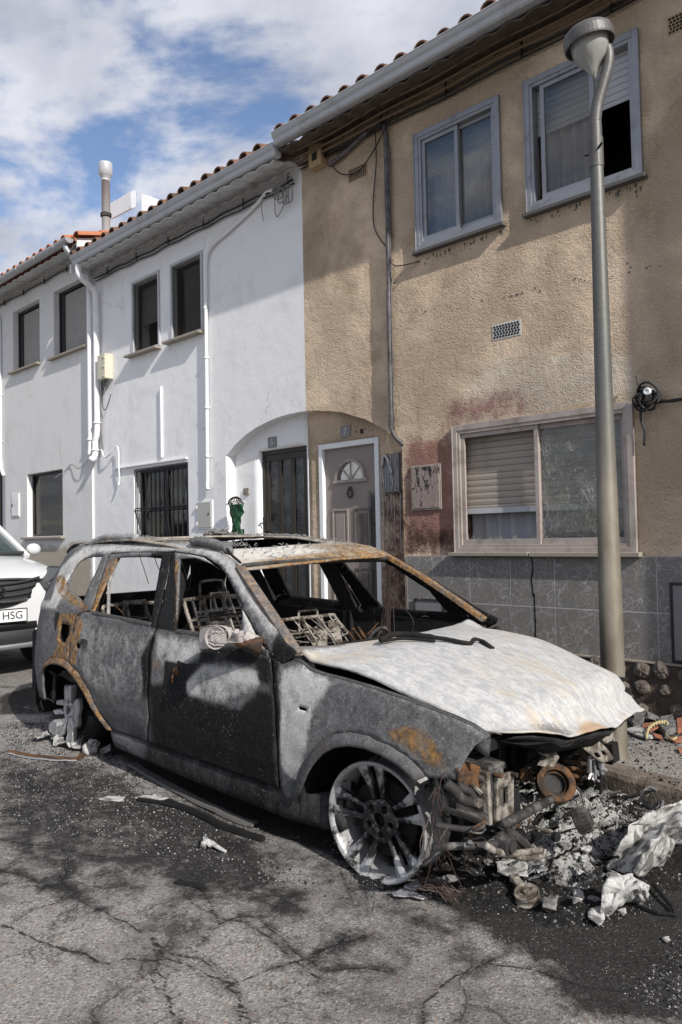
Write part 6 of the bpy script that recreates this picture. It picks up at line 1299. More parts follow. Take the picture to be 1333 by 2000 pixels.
# ---------------------------------------------------------------- wheels
def setr(o,T,a,b):
    Ti=T.inverted(); vals=[]
    for v in o.data.vertices:
        p=Ti@v.co; r_=math.hypot(p.x,p.z); t_=sst(.05,.235,r_); vals.append(a+(b-a)*t_)
    q_=o.data.attributes.new('soot','FLOAT','POINT'); q_.data.foreach_set('value',np.array(vals,np.float32))
def wheel(xc,yf,zc,sg,steer=0,camber=0,R_=.247):
    T=Matrix.Translation((xc,yf,zc))@Matrix.Rotation(steer,4,'Z')@Matrix.Rotation(camber,4,'X')
    r=MB(); r.T=T; s=-sg                      # +y local points inward when sg=-1
    f=lambda d:s*d
    r.lathe([(R_,f(.0)),(R_+.004,f(.006)),(R_-.004,f(.016)),(R_-.014,f(.03)),(R_-.016,f(.06)),(R_-.026,f(.09)),(R_-.028,f(.13)),(R_-.012,f(.17)),(R_+.002,f(.19)),(R_+.004,f(.20)),(R_-.008,f(.20)),(R_-.018,f(.175)),(R_-.036,f(.13)),(R_-.034,f(.09)),(R_-.024,f(.05)),(R_-.020,f(.014)),(R_-.010,f(.0)),(R_,f(.0))],(0,0,0),'y',72)
    rim=r.build('wheel',MT['alloy_burnt'],car,smooth=True); setr(rim,T,.12,.12)
    q=MB(); q.T=T
    for k in range(5):
        a0=math.radians(90+8)+k*2*PI/5
        for sd in (-1,1):
            # twin spokes: start close together on the hub and part towards the rim
            rr_=[.062,.10,.15,.19,R_-.016]; off=[.020,.024,.031,.037,.043]; hw=[.013,.011,.013,.018,.026]; dp=[.046,.036,.026,.016,.008]
            vs2=[]
            for r0_,o0,h0,d0 in zip(rr_,off,hw,dp):
                for (lat,dd) in ((o0-h0,d0+.006),(o0,d0-.002),(o0+h0,d0+.006),(o0+h0*.7,d0+.036),(o0-h0*.7,d0+.036)):
                    rr2=math.sqrt(max(0,r0_*r0_-lat*lat)) if r0_>abs(lat) else r0_
                    x=rr2*math.cos(a0)-sd*lat*math.sin(a0); z=rr2*math.sin(a0)+sd*lat*math.cos(a0)
                    vs2.append((x,f(d0 and dd),z))
            q.add(vs2,[(i*5+j,i*5+(j+1)%5,(i+1)*5+(j+1)%5,(i+1)*5+j) for i in range(4) for j in range(5)])
    sp_=q.build('spokes',MT['alloy_burnt'],rim,smooth=False,bevel=.002); setr(sp_,T,1.1,.1)
    hb_=MB(); hb_.T=T
    outl=[(.088*(1+.06*math.cos(5*a+.3))*math.cos(a),.088*(1+.06*math.cos(5*a+.3))*math.sin(a)) for a in [i*2*PI/60 for i in range(60)]]
    holes=[[(.031*math.cos(a),.031*math.sin(a)) for a in [-i*2*PI/24 for i in range(24)]]]+[[(.058*math.cos(math.radians(90-28)+k*2*PI/5)+.0155*math.cos(a),.058*math.sin(math.radians(90-28)+k*2*PI/5)+.0155*math.sin(a)) for a in [-i*2*PI/16 for i in range(16)]] for k in range(5)]
    d_=sheet('wheel_hub',outl,holes,lambda u,v:tuple(T@Vector((u,f(.030+.02*min(1,max(0,(math.hypot(u,v)-.05)*20))*.4),v))),MT['alloy_burnt'],rim,res=.012,solid=.035,offset=-1 if sg<0 else 1,smooth=False); setr(d_,T,.9,.5)
    bd=MB(); bd.T=T; bd.lathe([(0,f(.078)),(.16,f(.078)),(.162,f(.095)),(0,f(.095))],(0,0,0),'y',40); bd.lathe([(0,f(.066)),(.075,f(.066)),(.078,f(.09))],(0,0,0),'y',24); bd.build('brake_disc',MT['char'],rim)
    return rim
wheel(0.0,-.800,.243,-1,math.radians(6)); wheel(0.0,.800,.243,1); wheel(-2.795,.79,.235,1)
# rear right wheel: what is left after the alloy ran
BX=lambda x,y:(60+x/6.665,1230+y/6.665)
rw=MB(); ro=None
def plate(L,Y,t_,jit=.004):
    P_=[Vector(CY(*BX(*p),Y)) for p in smoothpoly(L,1)]; P_=[p+Vector((.012*noise.noise(p*30),.016*noise.noise(p*22),.012*noise.noise(p*35))) for p in P_]; n=len(P_); c_=sum(P_,Vector())/n
    rw.add([p for p in P_]+[c_+(p-c_)*.90+Vector((0,-.010,0)) for p in P_]+[p+Vector((0,t_,0)) for p in P_],[(i,(i+1)%n,n+(i+1)%n,n+i) for i in range(n)]+[tuple(n+i for i in range(n))]+[(i,2*n+i,2*n+(i+1)%n,(i+1)%n) for i in range(n)]+[tuple(2*n+i for i in range(n))[::-1]])
HUB=[(440,965),(500,930),(560,980),(562,1090),(525,1175),(455,1150),(428,1060)]
for L,Y,t_ in ((([(443,715),(500,715),(512,960),(470,975)]),-.775,.03),([(508,710),(555,718),(545,960),(512,955)],-.775,.03),([(340,905),(470,915),(475,985),(400,985),(345,960)],-.78,.03),([(318,1032),(400,1042),(455,1085),(430,1100),(320,1080)],-.785,.025),([(552,965),(640,868),(650,1080),(622,1235),(565,1160),(545,1060)],-.775,.02),
 ([(440,1130),(485,1150),(450,1330),(370,1430),(315,1410),(400,1290)],-.795,.02),([(500,1130),(545,1150),(575,1330),(545,1490),(485,1470),(500,1300)],-.795,.02),([(556,1150),(622,1225),(620,1275),(568,1285)],-.785,.02),([(330,1150),(378,1220),(352,1330),(300,1390),(240,1300),(245,1240)],-.83,.03)): plate(L,Y,t_)
ro=rw.build('melted_wheel',MT['melt_alu'],car,smooth=False)
h_=sheet('wheel_hub',[tuple(CY(*BX(*p),-.79)[[0,2]]) for p in smoothpoly(HUB,1)],[[tuple(CY(*BX(*p),-.79)[[0,2]]) for p in L] for L in ([(460,990),(510,985),(520,1050),(495,1115),(462,1100)],[(483,905+35),(515,945),(500,975),(482,970)],[(530,985),(556,990),(556,1035),(530,1030)],[(508,1120),(532,1115),(530,1160),(512,1165)])],lambda u,v:(u,-.79+.006*noise.noise((u*30,v*30,0)),v),MT['melt_alu'],ro,res=.012,solid=.03,smooth=False)
bd=MB(); bd.lathe([(0,-.73),(.15,-.73),(.152,-.715),(0,-.715)],(-2.78,0,.235),'y',36); bd.lathe([(0,-.755),(.07,-.755),(.072,-.73)],(-2.78,0,.235),'y',24); bd.build('brake_disc',MT['char'],car)
bb=MB(); bb.tube([(-2.60,-.70,.10),(-2.6,-.70,.33)],.21,28); bb.T=None
br=MB(); br.lathe([(.20,-.72),(.235,-.70),(.235,-.54),(.20,-.52)],(-2.74,0,.215),'y',40,math.radians(-80),math.radians(60)); br.build('wheel_barrel',MT['char'],car,smooth=True)
# rear corner under the quarter panel
rc=MB(); P_=[CY(79.5,1299,-.84),CY(81,1359,-.84),CY(106,1370,-.80),CY(108,1318,-.80)]
rc.tube([tuple(p) for p in P_],.014,6,True); rc.prism([(-3.35,-.62,.28),(-3.05,-.78,.28),(-3.05,-.78,.33),(-3.35,-.62,.33)],(0,.03,0)); rc.build('bumper_bracket',MT['dark_metal'],car)
bx_=MB(); bx_.box(-3.30,-3.10,-.80,-.60,.30,.56); bx_.build('bumper_support',MT['char'],car,bevel=.01)
# ---------------------------------------------------------------- engine bay and open front
def cxp(px,py,X): return tuple(CX(px,py,X))
en=MB(); en.box(-.38,.12,-.36,.36,.22,.60); en.box(-.3,.05,-.20,.22,.55,.66); en.box(.05,.16,-.30,-.05,.3,.5); en.box(.02,.16,.0,.25,.26,.44)
en.tube([(.10,-.18,.52),(.20,-.18,.52)],.05,16); en.tube([(.12,.1,.36),(.22,.1,.36)],.065,18); en.tube([(.1,-.1,.3),(.2,-.1,.3)],.045,16); en.build('engine_block',MT['char'],car,bevel=.01)
for sg in (-1,1): iw=MB(); iw.box(-.45,.42,sg*.50,sg*.515,.28,.70); iw.bar((-.45,sg*.62,.74),(.46,sg*.60,.62),.08,.05); iw.bar((-.3,sg*.44,.28),(.46,sg*.46,.36),.07,.09); iw.build('inner_wing',MT['char'],car)
# right chassis leg: ribbed crash box, pale end plate with slot
cb_=MB(); 
for i in range(5): 
    a=CX(905+i*1,1528,.40-.0*i)
L0=Vector(cxp(920,1545,.44)); L1=Vector(cxp(975,1560,.50))
cb_.bar((.30,-.635,.43),(.485,-.635,.43),.115,.20); 
for i in range(4): z=.35+.055*i; cb_.bar((.30,-.70,z),(.48,-.70,z-.006),.03,.026)
cb_.bar((.30,-.60,.535),(.47,-.60,.525),.12,.03); cb_.build('crash_box',MT['dark_metal'],car,bevel=.008)
X_=.50
pl_=[(971,1513),(1000,1508),(1004,1515),(1004,1600),(998,1612),(976,1616),(970,1605)]; ho=[(979,1540),(993,1535),(993,1570),(979,1576)]
toYZ=lambda L,X:[(float(CX(*p,X)[1]),float(CX(*p,X)[2])) for p in L]
sheet('end_plate',toYZ(pl_,X_),[toYZ(ho,X_)[::1]],lambda y,z:(X_,y,z),MT['pale_metal'],car,res=.02,solid=.012,offset=-1,smooth=False)
for (a,b) in ((972,1514),(1002,1512),(972,1608),(1000,1606)): q=CX(a,b,X_+.005); MB().lathe([(0,.02),(.010,.02),(.010,-.01)],tuple(q),'x',8).build('bolt',MT['rust_metal'],car)
sb=MB(); sb.bar((.34,-.695,.43),(.50,-.70,.44),.02,.20); sb.build('end_plate_flange',MT['pale_metal'],car,bevel=.004)
# rust coloured headlamp bracket by the wing
hb_=toYZ([(890,1502),(902,1484),(914,1488),(938,1499),(940,1506),(930,1532),(922,1548),(905,1540),(893,1530)],.44)
sheet('lamp_bracket',hb_,[],lambda y,z:(.44+.02*math.sin(y*60),y,z),MT['rust_metal'],car,res=.015,solid=.006)
ab=MB(); P_=[cxp(872,1530,.44),cxp(890,1545,.46),cxp(905,1562,.47),cxp(930,1568,.47)]; ab.tube(arcpts(P_,4),[.02]*13,8); ab.tube([cxp(896,1536,.46),cxp(918,1546,.47),cxp(930,1566,.48),cxp(932,1576,.48)],.016,8); ab.build('tie_arm',MT['dark_metal'],car,smooth=True)
MB().lathe([(0,.02),(.017,.02),(.019,0)],cxp(929,1567,.48),'x',12).build('bolt',MT['pale_metal'],car)
# lamp ring, chevron brackets, folded pale bracket
rg_=MB(); c=Vector(cxp(1085,1530,.46)); rg_.T=Matrix.Translation(c)@Vector((.62,-.55,.62)).to_track_quat('Z','Y').to_matrix().to_4x4()
rg_.lathe([(.056,.018),(.066,.022),(.084,.020),(.088,.010),(.086,-.012),(.070,-.05),(.062,-.048),(.062,-.012),(.056,-.008),(.056,.018)],(0,0,0),'z',40); rg_.lathe([(.046,-.004),(.052,.0),(.050,-.03)],(0,0,0),'z',32)
rg_.build('lamp_ring',MT['rust_metal'],car,smooth=False)
lb=MB(); lb.T=rg_.T; lb.lathe([(0,-.03),(.03,-.03),(.056,-.02)],(0,0,0),'z',24); lb.build('lamp_bowl',MT['dark_metal'],car)
for dx in (0,11):
    c_=toYZ([(1058+dx,1470),(1068+dx,1463),(1078+dx,1478),(1066+dx,1497),(1058+dx,1496),(1068+dx,1479)],.50-.01*dx/11)
    sheet('chevron_bracket',c_,[],lambda y,z:(.50,y,z),MT['pale_metal'],car,res=.02,solid=.02,smooth=False)
fb=toYZ([(1131,1452),(1148,1441),(1163,1444),(1176,1452),(1186,1470),(1188,1478),(1172,1488),(1160,1484),(1148,1470),(1138,1460)],.52); fh=toYZ([(1155,1470),(1162,1468),(1166,1476),(1158,1478)],.52); fh2=toYZ([(1168,1464),(1176,1466),(1178,1474),(1170,1472)],.52)
sheet('slam_panel_bracket',fb,[fh,fh2],lambda y,z:(.52+.25*(.5-z)+.01*noise.noise((y*20,z*20,0)),y,z),MT['pale_metal'],car,res=.015,solid=.006)
lg=MB()
for (a,b,r) in (((1152,1480),(1152,1508),.010),((1160,1484),(1164,1512),.006),((1170,1488),(1176,1506),.009),((1176,1500),(1182,1504),.01)): lg.tube([cxp(*a,.51),cxp(*b,.50)],[r,r*1.3],6)
for i in range(14): a=(1150+random.uniform(0,30),1505+random.uniform(0,20)); lg.tube([cxp(*a,.50),cxp(a[0]+random.uniform(-5,5),a[1]+random.uniform(-6,10),.50)],.006,5)
lg.build('melted_legs',MT['melt_alu'],car)
fbk=toYZ([(1182,1420),(1196,1416),(1203,1425),(1201,1440),(1205,1450),(1202,1462),(1188,1466),(1182,1450)],.42)
sheet('bonnet_catch',fbk,[],lambda y,z:(.42+.01*noise.noise((y*30,z*30,0)),y,z),MT['pale_metal'],car,res=.015,solid=.03)
rb=MB(); 
for i,z in enumerate((1487,1500,1512)): rb.bar(cxp(1098,z-2,.38),cxp(1145,z+5,.42),.03,.022)
rb.bar(cxp(1126,1478,.40),cxp(1134,1520,.40),.035,.05); rb.build('ribbed_panel',MT['rust_metal'],car,bevel=.005)
bk_=toYZ([(1019,1502),(1030,1500),(1040,1508),(1042,1520),(1030,1528),(1018,1525)],.34); sheet('rusty_bracket',bk_,[],lambda y,z:(.34,y,z),MT['rust_metal'],car,res=.02,solid=.01)
# suspension and subframe
lx=MB(); lx.tube(arcpts([cxp(846,1655,.44),cxp(880,1653,.50),cxp(930,1652,.56),cxp(975,1648,.60)],4),.014,10); lx.build('anti_roll_bar',MT['dark_metal'],car,smooth=True)
lx=MB(); lx.tube([cxp(985,1610,.56),cxp(1010,1597,.54),cxp(1078,1560,.50)],[.019,.020,.018],10); lx.build('cross_tube',MT['dark_metal'],car,smooth=True)
la=MB()
for L,w_ in (([(950,1652),(970,1663),(1000,1668),(1058,1660)],.024),([(1008,1673),(1030,1676),(1061,1671)],.022)):
    P_=arcpts([cxp(*p,.62) for p in L],5); la.tube(P_,[w_*.55]*len(P_),8)
la.build('control_arm',MT['pale_metal'],car,smooth=True)
bs_=MB(); bs_.lathe([(0,.03),(.022,.03),(.024,.02),(.034,.018),(.036,-.03),(0,-.03)],cxp(990,1650,.62),'x',16); bs_.tube(arcpts([cxp(975,1640,.60),cxp(995,1628,.58),cxp(1015,1640,.58),cxp(1030,1655,.58)],4),.02,8); bs_.build('bush',MT['dark_metal'],car,smooth=False)
rs=MB(); rs.tube(arcpts([cxp(850,1612,.40),cxp(880,1616,.44),cxp(920,1620,.50),cxp(945,1612,.52)],4),.012,8); rs.tube([cxp(940,1600,.45),cxp(958,1596,.48)],.014,8); rs.build('track_rod',MT['dark_metal'],car,smooth=True)
aj=MB(); aj.T=Matrix.Translation(cxp(1137,1602,.62))@Matrix.Rotation(.5,4,'Z')@Matrix.Rotation(1.1,4,'Y'); aj.lathe([(0,.04),(.03,.04),(.045,.03),(.05,.0),(.045,-.03),(0,-.035)],(0,0,0),'z',20)
for i in range(18): a=i*PI/9; aj.bar((.046*math.cos(a),.046*math.sin(a),-.026),(.05*math.cos(a),.05*math.sin(a),.028),.006,.008)
aj.build('alternator',MT['dark_metal'],car)
wb2=MB(); random.seed(77)
for i in range(12):
    a=(random.uniform(835,880),random.uniform(1560,1640)); b=(a[0]+random.uniform(-20,55),a[1]+random.uniform(30,110)); X=random.uniform(.30,.52)
    wb2.tube(arcpts([cxp(a[0],min(a[1],1700),X),cxp((a[0]+b[0])/2+random.uniform(-14,14),(a[1]+b[1])/2,X),cxp(b[0],min(b[1],1752),X+.06)],4),.0017,3)
for i in range(10):
    a=(random.uniform(850,880),random.uniform(1505,1545)); wb2.tube(arcpts([cxp(*a,.40),cxp(a[0]+random.uniform(-12,16),a[1]+20,.41),cxp(a[0]+random.uniform(-20,24),a[1]+random.uniform(30,60),.42)],3),.0018,3)
wb2.build('wiring_loom',MT['copper_wire'],car)

# melted odds and ends filling the open nose
random.seed(303)
for mt,cnt in (('char',80),('dark_metal',46),('rust_metal',8),('pale_metal',5),('ash_grey',44),('ash_white',8)):
    m=MB()
    for i in range(cnt):
        X=random.uniform(.10,.44); px=random.uniform(900,1160); py=random.uniform(1500,1660)-(px-905)*.10
        if random.random()<.35: X+=.16; py=random.uniform(1610,1665)-(px-905)*.10
        p=Vector(cxp(px,py,X)); p.z=max(.03,p.z); L=random.uniform(.02,.085); d_=Vector((random.gauss(0,1),random.gauss(0,1),random.gauss(0,.5))).normalized()
        k=random.random()
        if k<.45: m.tube(arcpts([p,p+d_*L*.5+Vector((random.gauss(0,.015),random.gauss(0,.015),random.gauss(0,.015))),p+d_*L],4),random.uniform(.003,.008),6)
        elif k<.8: m.bar(p,p+d_*L*.7,random.uniform(.008,.030),random.uniform(.003,.010))
        else:
            m.T=Matrix.Translation(p)@d_.to_track_quat('Z','Y').to_matrix().to_4x4(); r_=random.uniform(.006,.018); m.lathe([(0,.01),(r_,.01),(r_*1.1,-.01),(0,-.01)],(0,0,0),'z',12); m.T=None
    o=m.build('melted_remains',MT[mt],car); o['kind']='stuff'
# ================================================================ the white parked car
SX,SY=-7.42,2.97; SZ=gz(SX)-.0
suv=thing('parked_suv',(SX,SY,SZ),'clean white parked SUV with its nose behind the burnt car, cut by the left edge','car')
def sv(x,y,z): return (SX+x,SY+y,SZ+z+GS*x)
SEC=[(-.00,.50,.30,.895),(-.05,.66,.25,.935),(-.14,.76,.22,.975),(-.30,.835,.21,1.03),(-.55,.885,.22,1.075),(-.85,.905,.24,1.115),(-1.15,.91,.24,1.145),(-1.6,.91,.24,1.15),(-2.6,.91,.25,1.17),(-3.4,.905,.26,1.18),(-4.1,.89,.28,1.18),(-4.4,.84,.30,1.15),(-4.53,.74,.34,1.05),(-4.55,.60,.40,.95)]
m=MB(); rows=[]
def secpts(x,w_,zb,zt):
    half=[(0,zt+.035),(w_*.35,zt+.03),(w_*.7,zt+.008),(w_*.90,zt-.03),(w_*.985,zt-.10),(w_,zt-.22),(w_*.995,(zt+zb)/2-.02),(w_*.985,zb+.12),(w_*.93,zb)]
    return [(y,z) for y,z in half[::-1]]+[(-y,z) for y,z in half[1:]]
for s_ in SEC: rows.append([sv(s_[0],y,z) for y,z in secpts(*s_)])
k=len(rows[0]); vs_=[p for r in rows for p in r]; n=len(rows)
fs=[(i*k+j,(i+1)*k+j,(i+1)*k+j+1,i*k+j+1) for i in range(n-1) for j in range(k-1)]
fs+= [tuple(range(k)),tuple((n-1)*k+j for j in range(k))[::-1]]
m.add(vs_,fs)
# wheel openings: dark arches and wheels set proud of them
sb_=m.build('body',MT['car_white'],suv,smooth=True,subsurf=1)
# roof and glasshouse
RS_=[(-1.60,.615,1.52,1.535),(-1.95,.64,1.15,1.60),(-2.6,.635,1.16,1.645),(-3.4,.62,1.17,1.625),(-4.05,.60,1.17,1.56),(-4.32,.60,1.16,1.38),(-4.47,.62,1.14,1.16)]
def roofp(x,w_,zb,zt):
    lw=.80 if x<-3.9 else w_; zb=zb if x<-3.9 else zt-.06; return [(lw,zb),(lw*.55+w_*.45,zb+(zt-zb)*.55),(w_*1.0,max(zb,zt-.035)),(w_*.86,zt),(w_*.4,zt+.02),(0,zt+.025),(-w_*.4,zt+.02),(-w_*.86,zt),(-w_,max(zb,zt-.035)),(-(lw*.55+w_*.45),zb+(zt-zb)*.55),(-lw,zb)]
k=11; m=MB(); m.add([sv(s_[0],y,z) for s_ in RS_ for y,z in roofp(*s_)],[(i*k+j,(i+1)*k+j,(i+1)*k+j+1,i*k+j+1) for i in range(len(RS_)-1) for j in range(k-1)])
m.build('roof',MT['car_white'],suv,smooth=True,solid=.01)
wsd=MB(); wsd.grid(lambda u,v:sv(-.955-.62*u-.13*v*v+.0,(.755-.14*u)*v,1.155+.385*u-.02*v*v),[0,.25,.5,.75,1],[-1+i/8 for i in range(17)]); wo=wsd.build('windscreen',MT['car_glass'],suv,smooth=True,solid=.006,offset=1)
ws2=MB(); ws2.grid(lambda u,v:sv(-.945-.02-.13*v*v+.01,(.74)*v,1.163+.03*u),[0,1],[-1+i/8 for i in range(17)]); ws2.build('cowl',MT['car_trim'],suv,solid=.01)
for sg in (-1,1):
    MB().bar(sv(-1.06,sg*.775,1.13),sv(-1.68,sg*.625,1.53),.06,.05).build('pillar',MT['car_white'],suv,bevel=.006); MB().bar(sv(-2.38,sg*.79,1.17),sv(-2.40,sg*.655,1.57),.07,.05,(1,0,0)).build('pillar',MT['car_trim'],suv); MB().bar(sv(-3.40,sg*.79,1.17),sv(-3.36,sg*.645,1.55),.07,.05,(1,0,0)).build('pillar',MT['car_trim'],suv)
    P_=[(-1.22,.79,1.17),(-1.75,.655,1.50),(-2.35,.655,1.56),(-2.35,.80,1.20)]; Q_=[(-2.42,.80,1.20),(-2.42,.655,1.56),(-3.3,.65,1.54),(-3.35,.80,1.21)]; R2=[(-3.45,.80,1.22),(-3.4,.65,1.53),(-3.95,.64,1.48),(-4.15,.78,1.26)]
    for L in (P_,Q_,R2): MB().prism([sv(a,sg*(b+.008),c) for a,b,c in L],(0,sg*.006,0)).build('side_window',MT['car_glass'],suv)
    # headlight: swept back cluster
    H_=[(-.10,.43,.925),(-.20,.60,.985),(-.34,.72,1.035),(-.52,.835,1.045),(-.60,.875,.985),(-.50,.858,.90),(-.34,.80,.85),(-.17,.66,.835),(-.09,.47,.86)]
    hl_=MB(); c_=[sum(p[i] for p in H_)/len(H_) for i in range(3)]
    pts=[sv(p[0]+.155+.03*(p[1]<.65),sg*(p[1]+.03),p[2]) for p in H_]; pc=sv(c_[0]+.20,sg*(c_[1]+.06),c_[2]); bk=[sv(p[0]-.05,sg*(p[1]-.04),p[2]) for p in H_]
    nn=len(H_); hl_.add(pts+bk+[pc],[(i,(i+1)%nn,2*nn) for i in range(nn)]+[(i,nn+i,nn+(i+1)%nn,(i+1)%nn) for i in range(nn)])
    ho_=hl_.build('headlight',MT['lamp_inner'],suv,smooth=False)
    pj=MB(); pj.T=Matrix.Translation(sv(.0,sg*.69,.945))@Matrix.Rotation(sg*math.radians(38),4,'Z'); pj.lathe([(0,.055),(.030,.052),(.046,.035),(.050,.045),(.062,.045),(.066,.01),(.060,-.04)],(0,0,0),'x',20); pj.build('projector',MT['chrome'],ho_,smooth=True)
    ld=MB()
    for i in range(7): a=sv(.05-.045*i,sg*(.60+.036*i),.872+.010*i); ld.box(a[0]-.008,a[0]+.012,a[1]-.012,a[1]+.012,a[2]-.008,a[2]+.008)
    ld.build('running_light',MT['chrome'],ho_)
    # mirror
    mm_=MB(); mm_.add([sv(-1.42+.06*math.cos(a)*b,sg*(1.0+.11*math.sin(a)*b),1.19+.075*math.cos(a*1.0+1.2)*b) for b in (1,) for a in [0]],[]); mm_=MB()
    c0=sv(-1.38,sg*.985,1.20); mm_.T=Matrix.Translation(c0)@Matrix.Diagonal((.06,.085,.07,1)).to_4x4(); mm_.lathe([(max(.001,math.sin(PI*i/12)),-math.cos(PI*i/12)) for i in range(13)],(0,0,0),'x',18); mm_.build('door_mirror',MT['car_white'],suv,smooth=True)
    MB().bar(sv(-1.36,sg*.86,1.15),sv(-1.38,sg*.94,1.17),.05,.03).build('mirror_foot',MT['car_trim'],suv)
    for xw in (-.86,-3.48):
        w_=MB(); w_.lathe([(.20,.0),(.335,.0),(.345,.02),(.345,.20),(.33,.22),(.20,.22)],sv(xw,0,.345)[0:1]+(0,)+sv(xw,0,.345)[2:3],'y',36)
        off=SY+sg*.92-(.22 if sg>0 else 0)+(0 if sg>0 else 0); w_.v=[Vector((p.x,p.y+off,p.z)) for p in w_.v]; wo_=w_.build('wheel',MT['rubber'],suv,smooth=True)
        q=MB(); yy=SY+sg*.905; cx_,cz_=sv(xw,0,.345)[0],sv(xw,0,.345)[2]
        for i in range(10): a=i*PI/5; q.bar((cx_+.05*math.cos(a),yy,cz_+.05*math.sin(a)),(cx_+.215*math.cos(a),yy,cz_+.215*math.sin(a)),.035,.03,(0,1,0))
        q.lathe([(.06,yy-.02),(.06,yy+.02),(0,yy+.02)],(cx_,0,cz_),'y',20); q.lathe([(.205,yy-.02),(.235,yy-.02),(.235,yy+.02),(.205,yy+.02),(.205,yy-.02)],(cx_,0,cz_),'y',32); q.build('rim',MT['galvanised'],wo_)
        ar_=MB(); ar_.lathe([(.36,0),(.42,0),(.42,.03),(.36,.03)],(cx_,SY+sg*.895-.015,cz_),'y',24,0,PI); ar_.build('arch_trim',MT['car_trim'],suv)
        MB().lathe([(0,SY+sg*.885),(.37,SY+sg*.885),(.37,SY+sg*.895),(0,SY+sg*.895)],(cx_,0,cz_),'y',30).build('wheel_arch',MT['char'],suv)
# grille, bumper, plate
def nose(y): return .012-.16*abs(y/.66)**2.4
def fr(L,d,mat,nm,par=suv,sm=False):
    m_=MB(); n_=len(L); m_.add([sv(nose(y)+d,y,z) for y,z in L]+[sv(nose(y)-.06,y,z) for y,z in L],[tuple(range(n_))]+[(i,i+n_,(i+1)%n_+n_,(i+1)%n_) for i in range(n_)]); return m_.build(nm,MT[mat],par,smooth=sm)
def strip(y0,y1,zf0,zf1,d,n_=16):
    return lambda: [(y0+(y1-y0)*i/n_,zf0(y0+(y1-y0)*i/n_)) for i in range(n_+1)]+[(y1-(y1-y0)*i/n_,zf1(y1-(y1-y0)*i/n_)) for i in range(n_+1)]
def band(y1,zb,zt,d,mat,nm,par=suv,n_=24):
    m_=MB(); m_.grid(lambda v,w_: sv(nose(v)+d*(1 if 0<w_<1 else .2),v,zb(v)+(zt(v)-zb(v))*w_),[-y1+2*y1*i/n_ for i in range(n_+1)],[0,.001,.5,.999,1]); return m_.build(nm,MT[mat],par,smooth=True,solid=.02)
g_=band(.46,lambda y:.70+.13*abs(y/.46)**2,lambda y:.955-.03*abs(y/.46)**2,.012,'car_trim','grille')
for i in range(4):
    z0=.735+.058*i; yy=.30+.045*i
    band(yy,lambda y,z0=z0:z0+.05*abs(y/.46)**2,lambda y,z0=z0:z0+.024+.05*abs(y/.46)**2,.030,'car_grille' if i else 'chrome','grille_bar',g_)
band(.52,lambda y:.958-.03*abs(y/.5)**2,lambda y:.972-.03*abs(y/.5)**2,.028,'car_trim','bonnet_seam')
# winged letter emblem in a rounded frame
em=MB(); E0=lambda y,z: sv(.058,y,z)
fr_=[(-.062,.90),(.062,.90),(.052,.80),(-.052,.80)]; fr_=smoothpoly(fr_,2)
em.tube([E0(y,z) for y,z in fr_],.007,6,True); em.bar(E0(-.036,.885),E0(-.026,.815),.012,.012,(1,0,0)); em.bar(E0(.036,.885),E0(.026,.815),.012,.012,(1,0,0)); em.bar(E0(-.03,.847),E0(.03,.847),.012,.012,(1,0,0)); em.build('emblem',MT['chrome'],g_)
band(.70,lambda y:.34,lambda y:.50+.06*abs(y/.7)**2,.022,'car_trim','bumper_lower'); band(.44,lambda y:.475,lambda y:.545,.026,'plate_black','air_intake'); band(.66,lambda y:.30,lambda y:.345,.035,'galvanised','skid_plate')
P0=sv(.062,0,.62); pb_=MB(); pb_.box(P0[0]-.01,P0[0]+.004,SY-.275,SY+.275,P0[2]-.066,P0[2]+.066); po_=pb_.build('number_plate',MT['plate_black'],suv,bevel=.004)
MB().box(P0[0]+.003,P0[0]+.007,SY-.262,SY+.262,P0[2]-.056,P0[2]+.056).build('plate_face',MT['plate_white'],po_)
cu=bpy.data.curves.new('t','FONT'); cu.body='8 HSG'; cu.size=.104; cu.extrude=.001; cu.align_x='RIGHT'; cu.align_y='CENTER'; cu.space_character=1.0
me=bpy.data.meshes.new_from_object(bpy.data.objects.new('tmp_text',cu)); to=bpy.data.objects.new('plate_text',me); me.materials.clear(); me.materials.append(MT['plate_black']); sc.collection.objects.link(to); to.parent=po_; to.rotation_euler=(PI/2,0,PI/2); to.location=Vector((P0[0]+.0085,SY+.228,P0[2]))-Vector((SX,SY,SZ))
fgl=MB(); a=sv(-.9-.03,.30,1.24); fgl.T=Matrix.Translation(a)@Matrix.Diagonal((.03,.05,.025,1)).to_4x4(); fgl.lathe([(max(.001,math.sin(PI*i/8)),-math.cos(PI*i/8)) for i in range(9)],(0,0,0),'z',10)
